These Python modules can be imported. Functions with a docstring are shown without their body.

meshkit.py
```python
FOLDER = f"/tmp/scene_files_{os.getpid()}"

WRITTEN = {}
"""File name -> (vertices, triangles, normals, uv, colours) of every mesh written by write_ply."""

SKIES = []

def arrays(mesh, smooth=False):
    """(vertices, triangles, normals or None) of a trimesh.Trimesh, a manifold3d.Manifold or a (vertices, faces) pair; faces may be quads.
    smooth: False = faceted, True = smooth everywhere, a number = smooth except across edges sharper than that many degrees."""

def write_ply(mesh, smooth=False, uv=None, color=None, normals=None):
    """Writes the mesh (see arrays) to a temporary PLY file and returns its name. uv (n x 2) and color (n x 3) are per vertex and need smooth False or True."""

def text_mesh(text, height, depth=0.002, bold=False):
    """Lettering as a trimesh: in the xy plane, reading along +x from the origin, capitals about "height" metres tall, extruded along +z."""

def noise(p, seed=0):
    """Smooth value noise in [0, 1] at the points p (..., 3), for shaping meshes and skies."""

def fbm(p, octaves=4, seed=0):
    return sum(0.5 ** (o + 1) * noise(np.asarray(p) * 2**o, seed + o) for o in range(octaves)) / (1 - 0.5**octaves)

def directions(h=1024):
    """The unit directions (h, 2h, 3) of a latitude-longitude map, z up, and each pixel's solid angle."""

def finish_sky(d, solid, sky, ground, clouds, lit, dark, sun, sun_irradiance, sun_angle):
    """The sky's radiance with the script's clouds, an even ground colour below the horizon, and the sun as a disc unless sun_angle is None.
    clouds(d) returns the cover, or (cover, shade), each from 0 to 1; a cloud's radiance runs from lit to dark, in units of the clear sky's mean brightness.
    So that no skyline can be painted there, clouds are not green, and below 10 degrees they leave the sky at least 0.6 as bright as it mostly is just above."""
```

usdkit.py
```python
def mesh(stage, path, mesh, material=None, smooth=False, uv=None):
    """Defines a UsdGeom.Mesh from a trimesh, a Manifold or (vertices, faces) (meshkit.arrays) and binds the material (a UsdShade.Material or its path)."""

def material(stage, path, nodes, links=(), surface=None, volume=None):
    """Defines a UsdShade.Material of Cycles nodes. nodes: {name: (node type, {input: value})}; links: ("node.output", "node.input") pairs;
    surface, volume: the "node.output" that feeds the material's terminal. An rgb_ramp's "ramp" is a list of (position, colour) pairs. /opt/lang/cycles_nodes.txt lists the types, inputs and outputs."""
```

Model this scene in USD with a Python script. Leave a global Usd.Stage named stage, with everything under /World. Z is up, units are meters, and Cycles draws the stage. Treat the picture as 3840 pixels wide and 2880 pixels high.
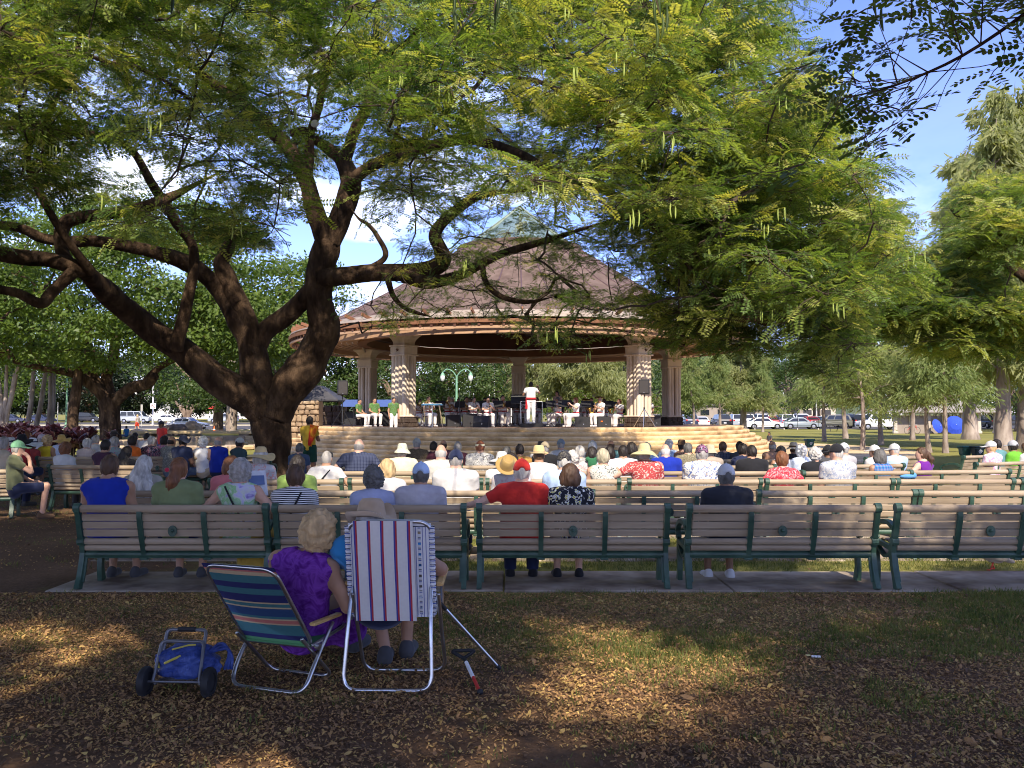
import math, random
import numpy as np, trimesh, shapely.geometry as sg, shapely.ops as so
from scipy.spatial import cKDTree
import usdkit, meshkit
from pxr import Usd, UsdGeom, UsdLux, UsdShade, Sdf, Gf, Vt

rng = np.random.default_rng(11)
random.seed(11)
stage = Usd.Stage.CreateInMemory()
world = UsdGeom.Xform.Define(stage, '/World')
stage.SetDefaultPrim(world.GetPrim())

# ---------------------------------------------------------------- camera
F, CX, CY, HOR, EYE = 3320.0, 1920.0, 1440.0, 1562.5, 1.6
TH = math.atan((HOR - CY) / F)
cam = UsdGeom.Camera.Define(stage, '/World/camera')
cam.AddTranslateOp().Set((0, 0, EYE))
cam.AddRotateXOp().Set(90 + math.degrees(TH))
cam.CreateHorizontalApertureAttr(36.0)
cam.CreateVerticalApertureAttr(27.0)
cam.CreateFocalLengthAttr(36.0 * F / 3840)
cam.CreateFStopAttr(0.0)
cam.CreateClippingRangeAttr((0.05, 20000.0))
cam.CreateExposureAttr(1.1)

# ---------------------------------------------------------------- sky and sun
SUN_DIR = np.array([0.10, -0.72, 0.69]); SUN_DIR /= np.linalg.norm(SUN_DIR)
elev = math.asin(SUN_DIR[2]); rot = math.atan2(SUN_DIR[0], SUN_DIR[1])
usdkit.material(stage, '/World/Looks/sky_look', {
    'sky': ('sky_texture', dict(sky_type='single_scattering', sun_disc=False, sun_elevation=elev, sun_rotation=rot, altitude=10.0, air_density=1.0, aerosol_density=0.35, ozone_density=2.5)),
    'tc': ('texture_coordinate', {}),
    'sep': ('separate_xyz', {}),
    'zs': ('math', dict(math_type='add', value2=0.28)),
    'xd': ('math', dict(math_type='divide')), 'yd': ('math', dict(math_type='divide')),
    'cmb': ('combine_xyz', dict(z=0.0)),
    'n1': ('noise_texture', dict(scale=2.1, detail=9.0, roughness=0.56, distortion=0.25)),
    'r1': ('rgb_ramp', dict(ramp=[(0.0, (0, 0, 0)), (0.49, (0, 0, 0)), (0.66, (1, 1, 1)), (1.0, (1, 1, 1))])),
    'low': ('rgb_ramp', dict(ramp=[(0.0, (1, 1, 1)), (0.30, (1, 1, 1)), (0.42, (0.06, 0.06, 0.06)), (0.64, (0.05, 0.05, 0.05)), (0.80, (0.65, 0.65, 0.65)), (1.0, (0.65, 0.65, 0.65))])),
    'lz': ('math', dict(math_type='multiply_add', value2=0.38)),
    'mask': ('mix_color', dict(blend_type='multiply', fac=1.0)),
    'tint': ('mix_color', dict(blend_type='multiply', fac=1.0, b=(0.72, 0.70, 1.05))),
    'mix': ('mix_color', dict(blend_type='mix', b=(6.2, 6.5, 7.2))),
    'bg': ('background_shader', dict(strength=0.14)),
}, [('tc.generated', 'sep.vector'), ('sep.z', 'zs.value1'), ('sep.x', 'xd.value1'), ('zs.value', 'xd.value2'), ('sep.y', 'yd.value1'), ('zs.value', 'yd.value2'),
    ('xd.value', 'cmb.x'), ('yd.value', 'cmb.y'), ('cmb.vector', 'n1.vector'), ('n1.fac', 'r1.fac'), ('sep.x', 'lz.value1'), ('sep.z', 'lz.value3'), ('lz.value', 'low.fac'), ('r1.color', 'mask.a'), ('low.color', 'mask.b'),
    ('sky.color', 'tint.a'), ('tint.result', 'mix.a'), ('mask.result', 'mix.fac'), ('mix.result', 'bg.color')], surface='bg.background')
dome = UsdLux.DomeLight.Define(stage, '/World/sky')
UsdShade.MaterialBindingAPI.Apply(dome.GetPrim()).Bind(UsdShade.Material.Get(stage, '/World/Looks/sky_look'))
sun = UsdLux.DistantLight.Define(stage, '/World/sun')
sun.CreateIntensityAttr(1.02); sun.CreateAngleAttr(0.53); sun.CreateColorAttr((1.0, 0.89, 0.73)); sun.CreateNormalizeAttr(True)
q = trimesh.geometry.align_vectors([0, 0, 1], SUN_DIR)
sun.AddTransformOp().Set(Gf.Matrix4d(q.T.tolist()))

# ---------------------------------------------------------------- helpers
def Pt(u, v, d):
    """The point at depth d (world Y) that photo pixel (u, v) looks at."""
    r, up = (u - CX) / F, (CY - v) / F
    y = math.cos(TH) - up * math.sin(TH); z = math.sin(TH) + up * math.cos(TH)
    k = d / y
    return np.array([r * k, d, EYE + z * k])

def Q(x, y, d):          # the same with the coordinates of a 2212 px wide copy
    return Pt(x * 3840 / 2212, y * 3840 / 2212, d)

def project(p):
    p = np.atleast_2d(p); x, y, z = p[:, 0], p[:, 1], p[:, 2] - EYE
    fw = y * math.cos(TH) + z * math.sin(TH); up = -y * math.sin(TH) + z * math.cos(TH)
    fw = np.where(np.abs(fw) < 1e-6, 1e-6, fw)
    return np.stack([CX + F * x / fw, CY - F * up / fw, fw], 1)

def gz(y):
    return np.maximum(0.0, (np.asarray(y, float) - 100) * 0.010)

used = {}
def fresh(parent, name):
    k = (parent, name); n = used.get(k, 0); used[k] = n + 1
    return f'{parent}/{name}' if n == 0 else f'{parent}/{name}_{n:03d}'

def setd(p, **kw):
    for k, v in kw.items():
        if v: p.SetCustomDataByKey(k, v)

def xf(prim, loc=(0, 0, 0), rz=0.0, sc=None):
    x = UsdGeom.Xformable(prim)
    x.ClearXformOpOrder()
    x.AddTranslateOp().Set(Gf.Vec3d(*map(float, loc)))
    x.AddRotateZOp().Set(float(math.degrees(rz)))
    if sc is not None:
        s = (sc, sc, sc) if np.ndim(sc) == 0 else sc
        x.AddScaleOp().Set(Gf.Vec3f(*map(float, s)))

def thing(name, label=None, cat=None, loc=(0, 0, 0), rz=0.0, group=None, kind=None, sc=None):
    p = UsdGeom.Xform.Define(stage, fresh('/World', name)).GetPrim()
    xf(p, loc, rz, sc); setd(p, label=label, category=cat, group=group, kind=kind)
    return str(p.GetPath())

def proto(name):
    p = stage.CreateClassPrim('/World/' + name + '_kind')
    p.SetTypeName('Xform')
    return str(p.GetPath())

def copy(src, name, label, cat, loc, rz=0.0, group=None, sc=None):
    path = fresh('/World', name)
    p = UsdGeom.Xform.Define(stage, path).GetPrim()
    p.GetReferences().AddInternalReference(src)
    p.SetInstanceable(True)
    xf(p, loc, rz, sc); setd(p, label=label, category=cat, group=group)
    return path

def sub(parent, name, label=None, loc=None, rz=0.0):
    p = UsdGeom.Xform.Define(stage, fresh(parent, name)).GetPrim()
    if loc is not None: xf(p, loc, rz)
    setd(p, label=label)
    return str(p.GetPath())

def part(parent, name, mesh, mat, smooth=False, label=None, kind=None):
    m = usdkit.mesh(stage, fresh(parent, name), mesh, mat, smooth)
    m.CreateDoubleSidedAttr(True)
    setd(m.GetPrim(), label=label, kind=kind)
    return str(m.GetPath())

def solo(name, mesh, mat, label=None, cat=None, group=None, kind=None, smooth=False):
    p = part('/World', name, mesh, mat, smooth, kind=kind)
    setd(stage.GetPrimAtPath(p), label=label, category=cat, group=group)
    return p

cat = trimesh.util.concatenate
def box(sx, sy, sz, c=(0, 0, 0), rz=0.0, rx=0.0, ry=0.0, bev=0.0):
    if bev:
        a, b, d = sx / 2 - bev, sy / 2 - bev, sz / 2 - bev
        pts = np.array([[i * (a + (bev if k == 0 else 0)), j * (b + (bev if k == 1 else 0)), l * (d + (bev if k == 2 else 0))] for i in (-1, 1) for j in (-1, 1) for l in (-1, 1) for k in range(3)])
        m = trimesh.convex.convex_hull(pts)
    else:
        m = trimesh.creation.box([sx, sy, sz])
    if rx or ry or rz: m.apply_transform(trimesh.transformations.euler_matrix(rx, ry, rz))
    m.apply_translation(c)
    return m

def catmull(pts, n):
    p = np.asarray(pts, float)
    if len(p) < 3: 
        t = np.linspace(0, len(p) - 1, n)
        return np.stack([np.interp(t, range(len(p)), p[:, k]) for k in range(p.shape[1])], 1)
    q = np.vstack([2 * p[0] - p[1], p, 2 * p[-1] - p[-2]])
    t = np.linspace(0, len(p) - 1 - 1e-9, n); i = t.astype(int); f = (t - i)[:, None]
    a, b, c, d = q[i], q[i + 1], q[i + 2], q[i + 3]
    return 0.5 * (2 * b + (c - a) * f + (2 * a - 5 * b + 4 * c - d) * f**2 + (3 * b - a - 3 * c + d) * f**3)

def tube(pts, rad, seg=8, rough=0.0, freq=3.0, seed=0, cap=True, closed=False):
    p = np.asarray(pts, float); n = len(p); r = np.broadcast_to(np.asarray(rad, float), (n,))
    t = np.gradient(p, axis=0) if not closed else np.roll(p, -1, 0) - np.roll(p, 1, 0)
    t /= np.maximum(np.linalg.norm(t, axis=1, keepdims=True), 1e-9)
    ref = np.array([0, 0, 1.0]) if abs(t[0][2]) < 0.9 else np.array([1.0, 0, 0])
    u = np.cross(t[0], ref); u /= np.linalg.norm(u); us = [u]
    for k in range(1, n):
        u = us[-1] - t[k] * np.dot(us[-1], t[k]); u /= max(np.linalg.norm(u), 1e-9); us.append(u)
    us = np.array(us); ws = np.cross(t, us)
    a = np.arange(seg) / seg * 2 * np.pi
    d = us[:, None] * np.cos(a)[None, :, None] + ws[:, None] * np.sin(a)[None, :, None]
    v = p[:, None] + d * r[:, None, None]
    if rough:
        nz = meshkit.fbm(v * freq + seed * 7.3, 3, seed) - 0.5
        v = v + d * (nz * rough)[..., None] * np.minimum(r, 0.6)[:, None, None] * 2
    v = v.reshape(-1, 3); f = []
    rows = n if closed else n - 1
    i = np.arange(rows)[:, None] * seg; j = np.arange(seg)[None]; jn = (j + 1) % seg
    i2 = ((np.arange(rows)[:, None] + 1) % n) * seg
    A, B, C, D = i + j, i + jn, i2 + jn, i2 + j
    f = np.concatenate([np.stack([A, B, C], -1).reshape(-1, 3), np.stack([A, C, D], -1).reshape(-1, 3)])
    if cap and not closed:
        v = np.vstack([v, p[0], p[-1]]); k = len(v)
        jj = np.arange(seg); jj2 = (jj + 1) % seg
        f = np.vstack([f, np.stack([jj2, jj, np.full(seg, k - 2)], 1), np.stack([jj + (n - 1) * seg, jj2 + (n - 1) * seg, np.full(seg, k - 1)], 1)])
    return trimesh.Trimesh(v, f, process=False)

def bar(a, b, r, seg=8):
    return tube([a, b], r, seg)

def lathe(prof, seg=24, c=(0, 0, 0), a0=0.0, a1=2 * math.pi):
    pr = np.asarray(prof, float); full = a1 - a0 > 6.28
    a = np.linspace(a0, a1, seg + (0 if full else 1), endpoint=not full)
    na, m = len(a), len(pr)
    v = np.stack([pr[None, :, 0] * np.sin(a)[:, None], -pr[None, :, 0] * np.cos(a)[:, None], np.broadcast_to(pr[None, :, 1], (na, m))], -1).reshape(-1, 3)
    rows = na if full else na - 1
    i = np.arange(rows)[:, None] * m; i2 = ((np.arange(rows)[:, None] + 1) % na) * m; j = np.arange(m - 1)[None]
    f = np.concatenate([np.stack([i + j, i2 + j, i2 + j + 1], -1).reshape(-1, 3), np.stack([i + j, i2 + j + 1, i + j + 1], -1).reshape(-1, 3)])
    mm = trimesh.Trimesh(v + np.asarray(c), f, process=False)
    return mm

def ring(r0, r1, z0, z1, seg=96, c=(0, 0, 0), a0=0.0, a1=2 * math.pi):
    return lathe([(r1, z0), (r1, z1), (r0, z1), (r0, z0), (r1, z0)], seg, c, a0, a1)

def extrude(poly, h, z0=0.0):
    m = trimesh.creation.extrude_polygon(poly, h, engine='earcut'); m.apply_translation((0, 0, z0)); return m

def xfm(m, loc=(0, 0, 0), rz=0.0, rx=0.0, ry=0.0, s=None):
    m = m.copy()
    if s is not None: m.apply_scale(s)
    m.apply_transform(trimesh.transformations.euler_matrix(rx, ry, rz)); m.apply_translation(loc); return m

# ---------------------------------------------------------------- materials
LK = '/World/Looks/'
mats = {}
def mat(name, cols, scale=6.0, rough=0.7, spec=0.3, bump=0.0, bscale=None, stretch=(1, 1, 1), detail=5.0, metal=0.0, pos=False, coat=0.0, island=False, sheen=0.0, dist=0.0, extra=None, bdist=0.02):
    """A noise-driven material: cols is one colour or a list of colours for the ramp."""
    if name in mats: return mats[name]
    one = np.ndim(cols) == 1
    n = {'p': ('principled_bsdf', dict(roughness=rough, specular_ior_level=spec, metallic=metal, coat_weight=coat, sheen_weight=sheen))}
    l = []
    if one: cols = [tuple(c * 0.86 for c in cols), tuple(min(1, c * 1.12) for c in cols)]
    n['g'] = ('geometry', {}) if pos else ('texture_coordinate', {})
    src = 'g.position' if pos else 'g.object'
    n['m'] = ('mapping', dict(scale=stretch)); l.append((src, 'm.vector'))
    n['n'] = ('noise_texture', dict(scale=scale, detail=detail, roughness=0.6, distortion=dist)); l.append(('m.vector', 'n.vector'))
    k = len(cols)
    lo, hi = 0.32, 0.68
    n['r'] = ('rgb_ramp', dict(ramp=[(lo + (hi - lo) * i / (k - 1), c) for i, c in enumerate(cols)])); 
    if island:
        n['isl'] = ('geometry', {}); n['ad'] = ('mix_float', dict(fac=0.6, use_clamp=True))
        l += [('n.fac', 'ad.a'), ('isl.random_per_island', 'ad.b'), ('ad.result', 'r.fac')]
    else: l.append(('n.fac', 'r.fac'))
    l.append(('r.color', 'p.base_color'))
    if bump:
        n['bn'] = ('noise_texture', dict(scale=bscale or scale * 4, detail=6.0, roughness=0.65)); n['b'] = ('bump', dict(strength=bump, distance=bdist))
        l += [('m.vector', 'bn.vector'), ('bn.fac', 'b.height'), ('b.normal', 'p.normal')]
    if extra: extra(n, l)
    mats[name] = usdkit.material(stage, LK + name, n, l, surface='p.BSDF')
    return mats[name]

def leaf_mat(name, cols, trans=0.35, rough=0.45, inst=True, tcol=None, ns=0.35):
    if name in mats: return mats[name]
    n = {'o': ('object_info', {}) if inst else ('geometry', {}), 'g': ('geometry', {}),
         'n': ('noise_texture', dict(scale=ns, detail=2.0)), 'f': ('mix_float', dict(fac=0.5)),
         'r': ('rgb_ramp', dict(ramp=[(0.25 + 0.5 * i / (len(cols) - 1), c) for i, c in enumerate(cols)])),
         'p': ('principled_bsdf', dict(roughness=rough, specular_ior_level=0.35)), 't': ('translucent_bsdf', {}), 'x': ('mix_closure', dict(fac=trans)),
         'tm': ('mix_color', dict(blend_type='multiply', fac=1.0, b=tcol or (1.5, 1.5, 0.55)))}
    l = [('o.random' if inst else 'o.random_per_island', 'f.a'), ('g.position', 'n.vector'), ('n.fac', 'f.b'), ('f.result', 'r.fac'), ('r.color', 'p.base_color'),
         ('r.color', 'tm.a'), ('tm.result', 't.color'), ('p.BSDF', 'x.closure1'), ('t.BSDF', 'x.closure2')]
    mats[name] = usdkit.material(stage, LK + name, n, l, surface='x.closure')
    return mats[name]
# ================================================================ ground
def ground_look():
    n = {'g': ('geometry', {}), 's': ('separate_xyz', {}),
         'n1': ('noise_texture', dict(scale=0.9, detail=6.0, roughness=0.65)), 'n2': ('noise_texture', dict(scale=14.0, detail=8.0, roughness=0.7)),
         'n3': ('noise_texture', dict(scale=0.12, detail=4.0)),
         'lawn': ('rgb_ramp', dict(ramp=[(0.3, (0.11, 0.112, 0.026)), (0.5, (0.19, 0.18, 0.048)), (0.7, (0.28, 0.245, 0.085))])),
         'soil': ('rgb_ramp', dict(ramp=[(0.3, (0.065, 0.038, 0.021)), (0.55, (0.14, 0.082, 0.045)), (0.75, (0.21, 0.128, 0.072))])),
         'bumpn': ('noise_texture', dict(scale=30.0, detail=6.0)), 'b': ('bump', dict(strength=0.6, distance=0.03)),
         # where the soil is bare: near the camera and under the tree on the left
         'ny': ('math', dict(math_type='multiply_add', value2=-0.14, value3=1.42)),
         'lx': ('math', dict(math_type='multiply_add', value2=-0.24, value3=-0.30)),
         'ly': ('map_range', dict(from_min=24.0, from_max=40.0, to_min=1.0, to_max=-2.0, clamp=True)),
         'lm': ('math', dict(math_type='minimum')), 'mx': ('math', dict(math_type='maximum')),
         'pn': ('math', dict(math_type='multiply_add', value2=1.6, value3=-0.78)), 'ad': ('math', dict(math_type='add')),
         'rp': ('rgb_ramp', dict(ramp=[(0.25, (0, 0, 0)), (0.65, (1, 1, 1))])),
         'mixn': ('mix_float', dict(fac=0.5)), 'mixs': ('mix_float', dict(fac=0.5)),
         'm': ('mix_color', {}), 'p': ('principled_bsdf', dict(roughness=0.95, specular_ior_level=0.1))}
    l = [('g.position', 's.vector')] + [('g.position', f'{k}.vector') for k in ('n1', 'n2', 'n3', 'bumpn')]
    l += [('s.y', 'ny.value1'), ('s.x', 'lx.value1'), ('s.y', 'ly.value'), ('lx.value', 'lm.value1'), ('ly.result', 'lm.value2'), ('ny.value', 'mx.value1'), ('lm.value', 'mx.value2'),
          ('n1.fac', 'pn.value1'), ('pn.value', 'ad.value1'), ('mx.value', 'ad.value2'), ('ad.value', 'rp.fac'),
          ('n3.fac', 'mixn.a'), ('n2.fac', 'mixn.b'), ('mixn.result', 'lawn.fac'), ('n1.fac', 'mixs.a'), ('n2.fac', 'mixs.b'), ('mixs.result', 'soil.fac'),
          ('rp.color', 'm.fac'), ('lawn.color', 'm.a'), ('soil.color', 'm.b'), ('m.result', 'p.base_color'), ('bumpn.fac', 'b.height'), ('b.normal', 'p.normal')]
    return usdkit.material(stage, LK + 'ground_look', n, l, surface='p.BSDF')

def sheet(xs, ys, zf):
    X, Y = np.meshgrid(xs, ys); Z = zf(X, Y)
    v = np.stack([X, Y, Z], -1).reshape(-1, 3); nx = len(xs); i = np.arange(len(ys) - 1)[:, None] * nx; j = np.arange(nx - 1)[None]
    a = i + j
    f = np.concatenate([np.stack([a, a + 1, a + nx + 1], -1).reshape(-1, 3), np.stack([a, a + nx + 1, a + nx], -1).reshape(-1, 3)])
    return trimesh.Trimesh(v, f, process=False)
M_ground = ground_look()
xs = np.unique(np.concatenate([np.linspace(-2500, -60, 12), np.linspace(-60, 60, 41), np.linspace(60, 2500, 12)]))
ys = np.unique(np.concatenate([np.linspace(-60, 100, 54), np.linspace(100, 300, 11), np.linspace(300, 4000, 12)]))
solo('ground', sheet(xs, ys, lambda X, Y: np.minimum(gz(Y), 3.0)), M_ground, kind='structure', smooth=True)

M_pad = mat('pad_concrete', [(0.13, 0.095, 0.07), (0.28, 0.225, 0.17), (0.40, 0.34, 0.27)], 2.0, 0.9, 0.2, bump=0.35, bscale=30, pos=True)
M_plaza = mat('plaza_concrete', [(0.40, 0.29, 0.16), (0.52, 0.39, 0.22), (0.60, 0.46, 0.28)], 0.8, 0.9, 0.2, bump=0.2, bscale=20, pos=True)
M_asphalt = mat('asphalt', [(0.055, 0.053, 0.055), (0.10, 0.095, 0.095)], 0.6, 0.9, 0.2, pos=True)
M_kerb = mat('kerb_concrete', [(0.33, 0.29, 0.24), (0.48, 0.43, 0.36)], 1.0, 0.9, pos=True)
M_white = mat('white_paint', (0.72, 0.72, 0.70), 3, 0.6)
SC = np.array([0.4, 45.0, 0.0])          # bandstand centre

# plaza round the bandstand, in radial slabs
for k in range(40):
    a0, a1 = 2 * math.pi * k / 40 + 0.0006, 2 * math.pi * (k + 1) / 40 - 0.0006
    am = (a0 + a1) / 2
    if math.sin(am) < -0.72: continue      # the pond and the tree take the left side
    part('/World/plaza' if k else stage.DefinePrim('/World/plaza', 'Xform').GetPath().pathString, 'slab', ring(12.0, 18.6, -0.10, 0.035, 4, SC, a0, a1), M_plaza)
setd(stage.GetPrimAtPath('/World/plaza'), kind='structure')

# the road and the parking lot
def flat(poly, z, name, m, kind='structure', thick=0.05):
    g = sg.Polygon(poly).segmentize(10.0)
    me = extrude(g, thick, -thick); me.vertices[:, 2] += gz(me.vertices[:, 1]) + z
    return solo(name, me, m, kind=kind)
flat([(-140, 106), (-14, 106), (-14, 127), (-140, 127)], 0.012, 'road', M_asphalt)
flat([(-140, 127.3), (-14, 127.3), (-14, 129.5), (-140, 129.5)], 0.14, 'pavement', M_kerb, thick=0.3)
flat([(-140, 104.2), (-14, 104.2), (-14, 105.7), (-140, 105.7)], 0.10, 'pavement', M_kerb, thick=0.3)
flat([(-140, 140), (-14, 140), (-14, 158), (-140, 158)], 0.012, 'road', M_asphalt)
flat([(-11, 108), (120, 108), (120, 166), (-11, 166)], 0.012, 'parking_lot', M_asphalt)
for k in range(18):
    flat([(14 + 2.7 * k, 118.5), (14.12 + 2.7 * k, 118.5), (14.12 + 2.7 * k, 123.5), (14 + 2.7 * k, 123.5)], 0.018, 'bay_line', M_white, thick=0.004)
# far hills
def hillz(X, Y):
    return -6 + 235 * np.exp(-((X - 760) / 420) ** 2) * np.clip((Y - 2300) / 900, 0, 1) * (0.75 + 0.5 * meshkit.fbm(np.stack([X / 300, Y / 300, X * 0], -1), 4, 3)) + 110 * np.exp(-((X + 700) / 1500) ** 2) * np.clip((Y - 2300) / 900, 0, 1)
M_hill = mat('hill_green', [(0.045, 0.07, 0.05), (0.08, 0.10, 0.06), (0.10, 0.10, 0.07)], 0.01, 0.95, 0.0, pos=True)
solo('hills', sheet(np.linspace(-2600, 3800, 60), np.linspace(2300, 3600, 16), hillz), M_hill, kind='structure', smooth=True)

# ================================================================ bandstand
M_step = mat('step_stone', [(0.36, 0.24, 0.12), (0.60, 0.43, 0.23), (0.72, 0.55, 0.33)], 1.3, 0.88, 0.2, bump=0.9, bscale=9, pos=True, detail=8, bdist=0.04)
M_floor = mat('stage_floor', [(0.26, 0.15, 0.10), (0.38, 0.25, 0.17)], 1.5, 0.8, pos=True)
M_col = mat('column_concrete', [(0.44, 0.36, 0.27), (0.60, 0.51, 0.40), (0.67, 0.58, 0.46)], 1.1, 0.85, 0.2, bump=0.3, bscale=18, pos=True, stretch=(1, 1, 0.35))
M_lava = mat('lava_stone', [(0.07, 0.052, 0.042), (0.19, 0.14, 0.11), (0.30, 0.235, 0.18)], 3.0, 0.95, 0.1, bump=0.8, bscale=22, pos=True, island=True)
M_wall_stone = mat('wall_stone', [(0.13, 0.09, 0.06), (0.27, 0.19, 0.12), (0.37, 0.28, 0.18)], 2.0, 0.95, 0.1, bump=0.8, bscale=18, pos=True)
M_mortar = mat('mortar', (0.16, 0.12, 0.09), 6, 0.95)
M_roof = mat('roof_metal', [(0.088, 0.058, 0.044), (0.122, 0.084, 0.065), (0.162, 0.114, 0.09)], 1.6, 0.75, 0.2, pos=True)
M_seam = mat('roof_seam', (0.105, 0.062, 0.058), 2, 0.5, 0.4)
M_teal = mat('teal_panel', [(0.10, 0.15, 0.15), (0.16, 0.22, 0.215)], 0.6, 0.35, 0.5, pos=True)
M_teal_rib = mat('teal_rib', (0.20, 0.24, 0.17), 2, 0.5)
M_trel = mat('trellis_wood', [(0.33, 0.27, 0.23), (0.46, 0.40, 0.35)], 2.0, 0.85, 0.2, pos=True)
M_brown = mat('brown_beam', [(0.17, 0.075, 0.038), (0.24, 0.11, 0.055)], 1.4, 0.7, 0.3, pos=True)
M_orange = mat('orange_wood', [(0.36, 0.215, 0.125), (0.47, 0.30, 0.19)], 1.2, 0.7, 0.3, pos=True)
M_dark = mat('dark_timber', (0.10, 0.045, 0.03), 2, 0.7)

bs = thing('bandstand', 'round open-air bandstand with purple-brown conical roof on fluted concrete columns', 'bandstand', SC)
NS = 7; SR, SZ = 11.0, 1.17
for k in range(NS):
    r1 = SR + 0.27 * k; zt = SZ - 0.167 * k; r0 = (r1 - 0.42) if k else 10.2; zb = zt - 0.16
    pr = [(r0, zb), (r1 - 0.035, zb), (r1 - 0.03, zb + 0.03), (r1 - 0.008, zb + 0.05), (r1, zt - 0.05), (r1 - 0.012, zt - 0.015), (r1 - 0.04, zt), (r0, zt), (r0, zb)]
    n = 240
    m = lathe(pr, n)
    th = np.arctan2(m.vertices[:, 0], -m.vertices[:, 1]); nz = meshkit.fbm(np.stack([th * 40, m.vertices[:, 2] * 5, th * 0 + k * 9], -1), 3, 5) - 0.5
    m.vertices[:, :2] *= (1 + nz * 0.004 * (np.hypot(m.vertices[:, 0], m.vertices[:, 1]) > r1 - 0.1))[:, None]
    part(bs, 'step', m, M_step, 40)
part(bs, 'floor', lathe([(0.001, SZ - 0.02), (10.19, SZ - 0.02), (10.19, SZ - 0.2), (0.001, SZ - 0.2)], 96), M_floor)
part(bs, 'foundation', lathe([(10.1, -0.2), (10.1, SZ - 0.21)], 96), M_step)

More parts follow.
